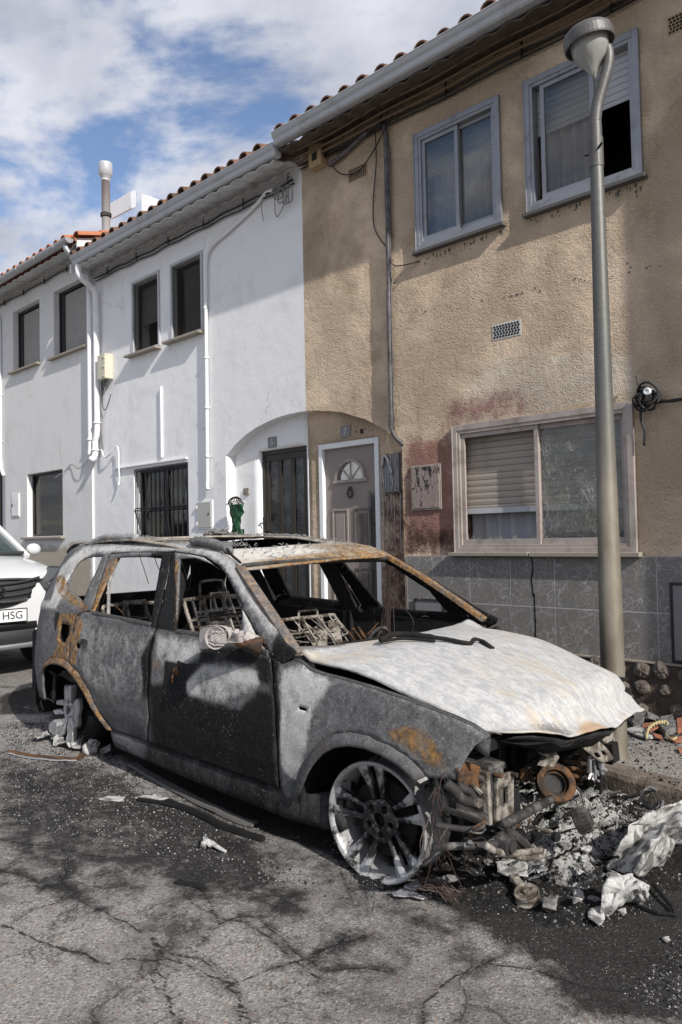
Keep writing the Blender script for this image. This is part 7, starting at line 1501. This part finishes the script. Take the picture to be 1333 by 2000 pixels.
# ================================================================ debris
def crumple(name,outline,mat,label,cat,hfn=None,amp=.03,res=.018,group=None,seed=0,solid=.004,z0=.01,par=None,fsc=9.):
    """a crumpled plate: ground outline given in picture points, lifted by folds"""
    P_=[tuple(G(*p,z0)[:2]) for p in outline]
    def fn(x,y):
        h_=z0+amp*(.5+noise.noise((x*fsc,y*fsc,seed)))+amp*.5*abs(noise.noise((x*fsc*2.6,y*fsc*2.6,seed+5)))
        if hfn: h_+=hfn(x,y)
        return (x+.01*noise.noise((x*20,y*20,seed)),y+.01*noise.noise((x*20,y*20,seed+9)),rz(x,y)+max(.003,h_))
    o=sheet(name,P_,[],fn,MT[mat],par,res=res,solid=solid,rag=.006)
    return tag(o,label,cat,group) if par is None else o
def vcrumple(name,pts3,mat,label,cat,seed=0,amp=.02,nu=14,nv=14,group=None,solid=.004):
    """a buckled strip through 3D rows of points"""
    rows=[arcpts(r,4) for r in pts3]; nr=len(rows); m=MB()
    def fn(u,v):
        i=min(int(u),nr-2); f_=u-i; a=rows[i];b=rows[i+1]; q=v*(len(a)-1); j=min(int(q),len(a)-2); g_=q-j
        p=(a[j].lerp(a[j+1],g_)).lerp(b[j].lerp(b[j+1],g_),f_*f_*(3-2*f_))
        return p+Vector((noise.noise((u*2.1,v*7,seed)),noise.noise((u*2.3,v*7,seed+3)),noise.noise((u*2.7,v*9,seed+6))))*amp
    m.grid(fn,[(nr-1)*i/(nu*(nr-1)) for i in range(nu*(nr-1)+1)],[i/(nv*3) for i in range(nv*3+1)])
    return tag(m.build(name,MT[mat],smooth=True,solid=solid),label,cat,group)
Gp=lambda x,y,z=0: Vector(tuple(G(x,y,z)))
# the black and grey ash bed, with its heap under the nose
HP=GP([(600,1640),(640,1600),(850,1540),(1000,1500),(1190,1510),(1333,1555),(1420,1620),(1400,1720),(1290,1790),(1170,1830),(1040,1815),(880,1772),(760,1768),(680,1720)])
HA=np.array(HP); gx=np.arange(HA[:,0].min()-.05,HA[:,0].max()+.05,.013); gy=np.arange(HA[:,1].min()-.05,HA[:,1].max()+.05,.013)
GX,GY=np.meshgrid(gx,gy,indexing='ij'); PP=np.c_[GX.ravel(),GY.ravel()]; sd=sdist(PP,HP); e_=np.clip((sd+.02)/.16,0,1)
H2=GP([(940,1580),(1130,1540),(1230,1610),(1220,1700),(1120,1740),(1010,1700),(930,1660)]); e2=np.clip((sdist(PP,H2)+.10)/.25,0,1); e2=e2*e2*(3-2*e2)
vs_=[]
for (x,y),e,ee in zip(PP,e_,e2):
    n1=noise.noise((x*6,y*6,1)); n2=noise.noise((x*18,y*18,2)); n3=noise.noise((x*48,y*48,3))
    z=e*(.012+.02*n1+.018*abs(n2)+.012*n3)+ee*(.065+.05*n1+.035*abs(n2)*1.5+.015*n3)-.006*(1-e)-.004
    vs_.append((x,y,rz(x,y)+z))
ny=len(gy); fs=[(i*ny+j,(i+1)*ny+j,(i+1)*ny+j+1,i*ny+j+1) for i in range(len(gx)-1) for j in range(ny-1) if e_[i*ny+j]>0]
m=MB(); m.add(vs_,fs); ah=m.build('ash_heap',MT['ash_heap'],smooth=False,origin=(0,0,0)); tag(ah,'heap of black char and grey ash under the open nose of the burnt car','ash',kind='stuff')
q=ah.data.attributes.new('dust','FLOAT','POINT'); q.data.foreach_set('value',np.array(e2,np.float32))
# loose crumbs and flakes: uncountable
random.seed(99)
def scatter(name,polys,mats,label,cat,seed,zf=None):
    random.seed(seed)
    for mt,cnt,smin,smax,flat in mats:
        m=MB()
        for poly,wt in polys:
            A_=np.array(poly); c_=0; want=int(cnt*wt); tries=0
            while c_<want and tries<want*20:
                tries+=1
                x=random.uniform(A_[:,0].min(),A_[:,0].max()); y=random.uniform(A_[:,1].min(),A_[:,1].max())
                if not pip(np.array([[x,y]]),poly)[0]: continue
                c_+=1; s_=smin+(smax-smin)*random.random()**2.5; z=(zf(x,y) if zf else rz(x,y))
                a0=random.random()*6.3; nn_=random.choice((3,4,5)); tx,ty=random.uniform(-.5,.5),random.uniform(-.5,.5)
                top=[];bot=[]
                for k_ in range(nn_):
                    an=a0+2*PI*k_/nn_; r_=s_*random.uniform(.6,1.2); dx,dy=r_*math.cos(an),r_*math.sin(an)*random.uniform(.5,1)
                    hz=s_*flat*random.uniform(.3,1)+dx*tx+dy*ty; bot.append((x+dx,y+dy,z-.002)); top.append((x+dx*.8,y+dy*.8,z+max(.001,hz)))
                m.add(bot+top+[(x,y,z+s_*flat*1.1)],[(i,(i+1)%nn_,nn_+(i+1)%nn_,nn_+i) for i in range(nn_)]+[(nn_+i,nn_+(i+1)%nn_,2*nn_) for i in range(nn_)])
        tag(m.build(name,MT[mt],smooth=False,origin=(0,0,0)),label[mt],cat,kind='stuff')
gxn=(gx[0],gy[0])
def hz2(x,y):
    i=int((x-gx[0])/.013);j=int((y-gy[0])/.013)
    if 0<=i<len(gx) and 0<=j<len(gy): return vs_[i*ny+j][2]-.002
    return rz(x,y)
AR=[(HP,1.0),(GP([(940,1580),(1130,1540),(1260,1600),(1240,1700),(1120,1760),(1010,1720),(930,1660)]),.8),(GP([(200,1470),(430,1590),(640,1660),(850,1750),(700,1770),(480,1720),(250,1660),(0,1600),(0,1430),(100,1400)]),.75),(GP([(900,1770),(1333,1800),(1500,1900),(1333,1990),(1000,1860)]),.30),(GP([(600,1620),(850,1740),(1000,1830),(700,1760)]),.2),(GP([(20,1400),(200,1440),(240,1500),(60,1490),(0,1440)]),.35)]
scatter('ash_crumbs',AR,[('ash_white',2200,.001,.006,.6),('char',4200,.0015,.008,.8),('ash_grey',3600,.0015,.008,.6)],{'ash_white':'small white flakes of ash sprinkled over the scorched road','char':'black crumbs of char strewn around the burnt car','ash_grey':'grey broken bits and flakes lying in the ash'},'ash',5,hz2)
scatter('pavement_grit_crumbs',[(GP([(1215,1420),(1333,1420),(1500,1560),(1333,1545),(1215,1500)],.13),1.)],[('ash_grey',420,.003,.012,.7),('char',260,.003,.012,.7)],{'ash_grey':'grey grit and burnt crumbs on the pavement behind the lamp post','char':'black crumbs of char on the pavement behind the lamp post'},'grit',6,lambda x,y:gz(x)+.13)
# bigger chunks in the heap, each a thing
def chunk(px,py,s_,mat,label,nm='debris_chunk',cat='debris',grp=None,sq=(1,1,.6),seed=0,z=None):
    p=Gp(px,py,.0); x,y=p.x,p.y; zb=hz2(x,y) if z is None else z
    bm=bmesh.new(); bmesh.ops.create_icosphere(bm,subdivisions=3,radius=1); m=MB(); rz_=random.Random(seed); R3=Matrix.Rotation(rz_.random()*6,3,'Z')
    vs=[]
    for v_ in bm.verts:
        c_=v_.co; k_=1+.38*noise.noise(c_*1.7+Vector((seed,0,0)))+.20*noise.noise(c_*4.5+Vector((0,seed,0)))
        q_=R3@Vector((c_.x*k_*sq[0],c_.y*k_*sq[1],c_.z*k_*sq[2]))*s_; vs.append((x+q_.x,y+q_.y,zb+q_.z+s_*sq[2]*.55))
    m.add(vs,[tuple(v_.index for v_ in f_.verts) for f_ in bm.faces]); bm.free()
    return tag(m.build(nm,MT[mat],smooth=False),label,cat,grp)
CH=[((1010,1640),.050,'ash_grey'),((1115,1600),.055,'ash_grey'),((1140,1640),.05,'ash_white'),((1180,1650),.06,'ash_grey'),((1205,1680),.055,'ash_white'),((1100,1690),.05,'ash_grey'),((1150,1700),.045,'ash_white'),((1065,1620),.045,'char'),((1230,1640),.05,'ash_grey'),((1170,1590),.05,'ash_grey'),((930,1700),.045,'char'),((880,1720),.05,'ash_grey'),((905,1650),.05,'char'),((1070,1770),.032,'ash_white'),((1095,1735),.034,'ash_grey'),((1130,1755),.04,'ash_white'),((1160,1765),.035,'ash_grey'),((955,1690),.04,'ash_grey'),((1040,1580),.045,'char'),((1200,1610),.045,'ash_white')]
for i,(p,s_,mt) in enumerate(CH):
    s_*=.62
    adj={'ash_grey':'grey ashen','ash_white':'whitish ash coated','char':'black charred'}[mt]
    chunk(p[0],p[1],s_,mt,'%s lump in the heap of debris at the nose of the burnt car'%adj,grp='%s lumps in the debris heap'%adj,sq=(1.2,.8,.5),seed=i*3+1)
# leaning shards and folded sheets in the heap
random.seed(41)
for i in range(110):
    px,py=random.uniform(960,1265),random.uniform(1560,1745); p=Gp(px,py); z=hz2(p.x,p.y); L=random.uniform(.03,.11); w_=random.uniform(.008,.038); a=random.uniform(-.6,.9); el=random.uniform(-.1,.7)
    d_=Vector((math.cos(a),math.sin(a),el)).normalized(); s2=Vector((-math.sin(a),math.cos(a),random.uniform(-.5,.5))).normalized(); c_=Vector((p.x,p.y,z+.01))
    m=MB(); m.grid(lambda u,v:c_+d_*(u*L)+s2*((v-.5)*w_*(1-.5*u)+.012*noise.noise((u*4,v*3,i)))+Vector((0,0,.018*noise.noise((u*5,v*4,i+9))+.02)),[k/8 for k in range(9)],[k/4 for k in range(5)])
    mt=random.choice(['ash_white','ash_grey','ash_grey','ash_grey','melt_alu','char','char','dark_metal']); adj={'ash_white':'white ash covered','ash_grey':'dull grey','melt_alu':'half melted silvery','char':'black charred','dark_metal':'dark metal'}[mt]
    tag(m.build('debris_shard',MT[mt],smooth=True,solid=.003),'%s shard sticking out of the debris heap before the burnt car'%adj,'debris','%s shards in the debris heap'%adj)
# bundle of radiator fins lying diagonally
rf_=thing('radiator_remains',tuple(Gp(1100,1650)),'pale bundle of burnt radiator fins lying diagonally across the ash heap','debris')
for i in range(7):
    a=Gp(1088+i*4,1662-i*7); b=Gp(1160+i*5,1612-i*6); a.z=hz2(a.x,a.y)+.03+.006*i; b.z=hz2(b.x,b.y)+.05; m=MB(); n_=18
    for k in range(n_): p=a.lerp(b,k/n_); q_=a.lerp(b,(k+.8)/n_); o3=Vector((0,0,.004*noise.noise((k*2,i,0)))); m.bar(p+o3,q_+o3,.016,.013)
    m.build('fin_bar',MT['ash_white' if i%2 else 'ash_grey'],rf_)
# big buckled pale sheets right of the heap
vcrumple('crumpled_panel',[[Gp(1175,1700,.02),Gp(1215,1640,.20),Gp(1262,1590,.27),Gp(1345,1560,.27)],[Gp(1195,1700,.06),Gp(1238,1650,.15),Gp(1285,1605,.20),Gp(1350,1580,.22)],[Gp(1238,1705,.12),Gp(1270,1655,.20),Gp(1305,1615,.24),Gp(1360,1600,.25)],[Gp(1255,1712,.01),Gp(1298,1680,.04),Gp(1325,1650,.05),Gp(1375,1640,.06)]],'ash_white','large buckled white sheet standing in the ash at the right edge','burnt panel',3,.020,10,12)
vcrumple('crumpled_panel',[[Gp(1172,1800,.0),Gp(1182,1725,.12),Gp(1192,1700,.16)],[Gp(1185,1790,.0),Gp(1215,1735,.11),Gp(1232,1712,.13)],[Gp(1200,1775,.0),Gp(1250,1735,.12),Gp(1262,1728,.12)],[Gp(1238,1755,.0),Gp(1262,1762,.04),Gp(1268,1745,.08)]],'ash_white','smaller folded grey white sheet in front of the large buckled one','burnt panel',8,.018,10,12)
crumple('melted_slab',[(973,1705),(968,1688),(985,1680),(998,1668),(1010,1676),(1022,1684),(1033,1704),(1030,1716),(1000,1714)],'ash_white','flat white melted slab with scalloped edge beside the lower arm','debris',amp=.02,z0=.05,res=.012)
crumple('melted_slab',[(1018,1686),(1040,1680),(1058,1690),(1072,1702),(1052,1716),(1035,1706)],'melt_alu','flat grey melted slab right of the white scalloped one','debris',amp=.02,z0=.04,res=.012)
crumple('melted_slab',[(1050,1765),(1075,1752),(1092,1766),(1088,1788),(1062,1785)],'ash_grey','grey lumpy slab right of the pulley arm','debris',amp=.03,z0=.02,res=.012,seed=3)
crumple('melted_slab',[(1150,1780),(1178,1775),(1182,1800),(1170,1812),(1150,1805)],'ash_white','small pale crust at the front tip of the debris','debris',amp=.02,z0=.01,res=.012,seed=4)
crumple('melted_slab',[(1115,1770),(1130,1745),(1142,1752),(1138,1775),(1120,1782)],'ash_white','whitish folded flake left of the small folded sheet','debris',amp=.03,z0=.02,res=.012,seed=5)
# pulley on its arm
pu=thing('pulley_arm',tuple(Gp(1025,1745)),'pale belt pulley on a short arm lying in the black ash','car part')
a=Gp(1006,1715,.05);b=Gp(1030,1748,.04); m=MB(); m.bar(a,b,.035,.016); m.lathe([(0,.012),(.020,.012),(.022,-.012),(0,-.012)],tuple(a),'z',14); m.build('arm',MT['pale_metal'],pu,bevel=.003)
m=MB(); m.T=Matrix.Translation(b+Vector((0,0,-.0)))@Matrix.Rotation(.35,4,'X'); m.lathe([(0,.022),(.012,.022),(.014,.012),(.040,.012),(.048,.016),(.050,.008),(.044,.002),(.044,-.012),(.050,-.018),(.046,-.022),(0,-.02)],(0,0,0),'z',28); m.build('pulley',MT['pale_metal'],pu)
for i,(px,py) in enumerate(((1128,1708),(1142,1714),(1134,1722))): chunk(px,py,.018,'ash_white','small white nodule in the black ash before the heap',nm='nodule',grp='white nodules',seed=50+i,sq=(1,1,.8))
tr_=MB(); tr_.tube([Gp(1220,1745,.01),Gp(1235,1765,.01),Gp(1285,1783,.01),Gp(1318,1787,.01),Gp(1312,1770,.015),Gp(1278,1728,.03)],.008,6); tag(tr_.build('bent_trim',MT['char']),'thin bent black trim lying in a triangle by the pale sheets','car trim')
wl_=MB(); wl_.tube(arcpts([Gp(1205,1700,.0),Gp(1238,1690,.03),Gp(1252,1650,.10),Gp(1238,1620,.14),Gp(1228,1612,.12)],5),.005,6); wl_.tube(arcpts([Gp(1160,1690,.02),Gp(1164,1660,.08),Gp(1150,1625,.12)],5),.004,6); tag(wl_.build('burnt_cable',MT['cable_black']),'thin burnt cable curling up out of the debris heap','cable')
lo_=MB(); c_=Gp(1275,1560,.05); lo_.T=Matrix.Translation(c_)@Matrix.Rotation(.6,4,'X')@Matrix.Rotation(.9,4,'Y'); lo_.lathe([(.055,.0),(.062,.01),(.060,-.02),(.052,-.02)],(0,0,0),'z',24); tag(lo_.build('lamp_housing_ring',MT['melt_alu']),'small melted ring housing in the ash near the kerb','car part')
# silvery melt drops by the front wheel and wire nest
crumple('aluminium_spill',[(765,1742),(790,1736),(818,1745),(832,1752),(826,1757),(795,1752),(770,1750)],'melt_alu','smooth silvery spill of molten metal below the front wheel','metal spill',amp=.008,z0=.014,res=.01)
crumple('aluminium_spill',[(792,1735),(800,1722),(815,1718),(822,1730),(812,1738)],'melt_alu','rounded silver drop of melted alloy beside the front wheel','metal spill',amp=.012,z0=.02,res=.008,seed=2)
ws_=MB(); random.seed(55)
for i in range(40):
    a=Gp(random.uniform(815,850),random.uniform(1715,1740),random.uniform(.02,.09)); b=Gp(random.uniform(870,905),random.uniform(1735,1765),random.uniform(.0,.03)); c_=a.lerp(b,.5)+Vector((0,0,random.uniform(.0,.04))); ws_.tube(arcpts([a,c_,b],4),.0014,3)
for i in range(22):
    a=Gp(random.uniform(830,905),random.uniform(1640,1740),random.uniform(.0,.12)); b=a+Vector((random.uniform(-.14,.14),random.uniform(-.10,.10),random.uniform(-.1,.06))); b.z=max(b.z,rz(b.x,b.y)+.004); ws_.tube(arcpts([a,a.lerp(b,.5)+Vector((random.uniform(-.04,.04),random.uniform(-.04,.04),.02)),b],4),.0013,3)
tag(ws_.build('wire_nest',MT['copper_wire'],origin=(0,0,0)),'tangle of thin rusty wires spilling out beside the front wheel','wire')
# beside the rear wheel
for i,(L,mt,lab) in enumerate((([(100,1445),(118,1440),(140,1442),(150,1452),(142,1466),(120,1460),(106,1458)],'ash_white','crumbled white alloy crust under the melted rear wheel'),([(134,1448),(152,1438),(166,1446),(168,1456),(155,1468),(140,1466)],'ash_white','folded white alloy crust right below the melted rear wheel'),([(60,1446),(84,1436),(104,1440),(98,1448),(74,1450)],'ash_white','thin white flakes left of the melted rear wheel'),([(194,1474),(204,1468),(218,1472),(216,1478),(198,1478)],'ash_grey','low grey flake under the rear of the sill'))):
    crumple('alloy_crust',L,mt,lab,'metal crust',amp=.05,z0=.012,res=.012,seed=20+i,fsc=14)
for i,(px,py,s_) in enumerate(((178,1472,.052),)): chunk(px,py,s_,'ash_white','white conical lump on the road between rear wheel and sill',nm='alloy_lump',cat='metal crust',seed=80,sq=(1.1,.8,1.1))
def strip_(L,w_,mat,label,nm='trim_strip',h_=.006,z=.006,cat='car trim',seed=0):
    P_=arcpts([Gp(*p,z) for p in L],6); m=MB(); n_=len(P_)
    vs=[];fs=[]
    for i,p in enumerate(P_):
        t_=(P_[min(i+1,n_-1)]-P_[max(0,i-1)]).normalized(); s_=Vector((-t_.y,t_.x,0)); k_=w_/2*(1+.25*noise.noise((i*.5,seed,0))); dz=Vector((0,0,.010*max(0,noise.noise((i*.4,seed,3)))))
        vs+=[p+s_*k_+dz,p-s_*k_+dz,p-s_*k_*.8+dz+Vector((0,0,h_)),p+s_*k_*.8+dz+Vector((0,0,h_))]
    for i in range(n_-1):
        for a in range(4): fs.append((i*4+a,i*4+(a+1)%4,(i+1)*4+(a+1)%4,(i+1)*4+a))
    fs+=[(3,2,1,0),tuple((n_-1)*4+a for a in range(4))]; m.add(vs,fs); return tag(m.build(nm,MT[mat]),label,cat)
strip_([(20,1468),(60,1476),(110,1481),(150,1482),(162,1474)],.05,'rust_metal','rust brown strip with a pale edge lying left of the rear wheel')
strip_([(15,1472),(60,1481),(115,1486),(150,1486)],.012,'melt_alu','thin bright strip along the rust brown one by the rear wheel')
strip_([(258,1494),(320,1530),(400,1572),(470,1604),(500,1612)],.055,'sill_dark','long flat grey brown trim strip lying parallel to the sill',h_=.012)
strip_([(325,1568),(380,1588),(440,1618),(515,1643)],.03,'char','thin black charred strip lying further out on the road',h_=.02)
strip_([(270,1562),(320,1570),(370,1584)],.02,'char','short black strip end beside the longer charred strip',h_=.012,seed=4)
strip_([(345,1724),(380,1730),(400,1738)],.025,'char','small black sliver on the cracked road, well left of the front wheel',h_=.01)
cw_=MB(); a=[Gp(395,1650,.02),Gp(410,1645,.03),Gp(425,1654,.02),Gp(442,1664,.01)]; cw_.tube(arcpts(a,5),[.016-.0006*i for i in range(16)],7); cw_.tube([Gp(398,1655,.01),Gp(402,1640,.03),Gp(412,1650,.03)],[.018,.02,.012],7); tag(cw_.build('melted_twig',MT['ash_white'],smooth=True),'pale twisted melted piece on the black road below the front door','debris')
crumple('ash_flake',[(192,1560),(215,1554),(245,1556),(240,1562),(205,1566)],'ash_white','thin pale flake on the road below the rear door','debris',amp=.008,z0=.004,res=.012)
crumple('ash_flake',[(262,1558),(300,1552),(330,1560),(300,1566)],'ash_white','longer pale flake beside the one below the rear door','debris',amp=.008,z0=.004,res=.012,seed=2)
for i,(px,py,s_,lab) in enumerate(((1135,1765,.0,''),)): pass
crumple('ash_flake',[(1205,1778),(1222,1776),(1228,1786),(1212,1790)],'ash_white','white flake on the road in front of the pale sheets','debris',amp=.008,z0=.004,res=.01,seed=6)
crumple('ash_flake',[(1292,1834),(1305,1828),(1312,1838),(1300,1842)],'ash_white','white flake near the lower right corner of the scene','debris',amp=.008,z0=.004,res=.01,seed=7)
# rubble on the car roof
def roofpt(px,py,z): return Vector(tuple(CARMAT@Vector(tuple(CZ(px,py,z)))))
rbm=MB(); random.seed(61)
c_=CARMAT@Vector((-2.55,.30,1.405))
for i in range(48):
    p=c_+Vector((random.gauss(0,.06),random.gauss(0,.05),abs(random.gauss(0,.016)))); s_=random.uniform(.012,.04); a=random.random()*6
    rbm.add([p+Vector((s_*math.cos(a+k*2.1),s_*math.sin(a+k*2.1),random.uniform(-.01,.02))) for k in range(3)]+[p+Vector((0,0,s_*.7)),p-Vector((0,0,.02))],[(0,1,3),(1,2,3),(2,0,3),(1,0,4),(2,1,4),(0,2,4)])
tag(rbm.build('roof_rubble',MT['ash_grey']),'heap of grey fibrous ash lying on the roof of the burnt car','ash',kind='stuff')
fb_=MB(); random.seed(62)
def rfz(x,y): return zroof(x,y)+.004
for i in range(520):
    x=random.uniform(-3.0,-1.15);y=random.choice([random.uniform(.40,.58),random.uniform(.42,.58),random.uniform(-.56,-.40)]) if x<-1.5 else random.uniform(-.5,.55)
    s_=random.uniform(.008,.035); a=random.random()*6.3; p=Vector((x,y,rfz(x,y))); q_=p+Vector((math.cos(a)*s_,math.sin(a)*s_,random.uniform(.0,.014))); fb_.tube([CARMAT@p,CARMAT@((p+q_)/2+Vector((0,0,.006))),CARMAT@q_],.0022,3)
tag(fb_.build('roof_fibres',MT['ash_grey'],origin=tuple(CO)),'curled fibres and flakes scattered over the burnt car roof','ash',kind='stuff')
hg_=MB(); random.seed(63)
for i in range(50):
    x=-1.62+random.gauss(0,.06); y=-.30+random.gauss(0,.07); a=random.random()*6.3; s_=random.uniform(.02,.06); p=Vector((x,y,1.345+random.uniform(0,.02))); hg_.tube([CARMAT@p,CARMAT@(p+Vector((s_*.5*math.cos(a),s_*.5*math.sin(a),.012))),CARMAT@(p+Vector((s_*math.cos(a),s_*math.sin(a),0)))],.0025,3)
tag(hg_.build('sunroof_fibres',MT['ash_grey'],origin=tuple(CO)),'tuft of ash fibres at the corner of the open sunroof','ash',kind='stuff')
# broken tiles and a beaded strip on the pavement
def Gv(px,py,dz=.13): return Vector(tuple(G(px,py,dz)))
def shard(L,mat,label,th=.012,tilt=0,nm='tile_shard',grp=None):
    P_=[Gv(*p) for p in L]; c_=sum(P_,Vector())/len(P_); P_=[p+Vector((0,0,.004+tilt*((p-c_).x+(p-c_).y)+abs(tilt)*.08)) for p in P_]
    return tag(MB().prism(P_,(0,0,th)).build(nm,MT[mat],bevel=.002),label,'tile shard' if 'tile' in nm else 'debris',grp)
shard([(1258,1420),(1276,1422),(1288,1430),(1270,1434),(1252,1428)],'terracotta_shard','red brown tile shard at the foot of the plinth, nearest the lamp post',tilt=.15)
shard([(1275,1438),(1292,1442),(1296,1450),(1280,1447)],'terracotta_shard','small red tile shard left of the beaded strip',tilt=-.1)
shard([(1322,1417),(1340,1415),(1345,1432),(1324,1434)],'terracotta_shard','thick red tile piece at the right edge of the pavement',th=.035,tilt=.1)
shard([(1305,1446),(1333,1442),(1345,1450),(1320,1454)],'terracotta_shard','flat red tile piece low at the right edge of the pavement',tilt=.0)
shard([(1322,1466),(1340,1463),(1345,1470),(1328,1473)],'terracotta_shard','lone reddish shard on the grit near the kerb at right',tilt=0)
shard([(1228,1412),(1248,1408),(1262,1414),(1256,1424),(1238,1422)],'ash_grey','grey broken plaster piece against the plinth behind the lamp post',th=.03,tilt=.3,nm='plaster_piece')
shard([(1262,1404),(1288,1408),(1286,1416),(1266,1420)],'ash_grey','grey angular rubble piece above the beaded strip',th=.03,tilt=-.3,nm='plaster_piece')
shard([(1222,1428),(1250,1426),(1262,1434),(1240,1440)],'ash_white','pale flat flake beside the lamp post on the pavement',tilt=.1,nm='plaster_piece')
shard([(1240,1440),(1268,1438),(1284,1444),(1262,1448)],'ash_white','long pale flake lying on the pavement grit',tilt=-.05,nm='plaster_piece')
shard([(1292,1418),(1315,1420),(1322,1438),(1300,1440),(1290,1430)],'ash_grey','crumpled grey lump inside the beaded loop',th=.04,tilt=.2,nm='plaster_piece')
bd_=MB(); P_=arcpts([Gv(1263,1438,.16),Gv(1268,1422,.18),Gv(1282,1412,.20),Gv(1298,1410,.20),Gv(1304,1414,.19)],6)
bd_.tube(P_,.006,5)
for p in P_[::2]: bd_.bar(p+Vector((0,0,-.012)),p+Vector((0,0,.012)),.010,.014)
P_=arcpts([Gv(1298,1416,.16),Gv(1300,1432,.15),Gv(1312,1444,.15),Gv(1322,1440,.16)],5); bd_.tube(P_,.006,5)
tag(bd_.build('beaded_strip',MT['yellow_plastic']),'curved cream perforated strip standing among the tile shards','plastic strip')
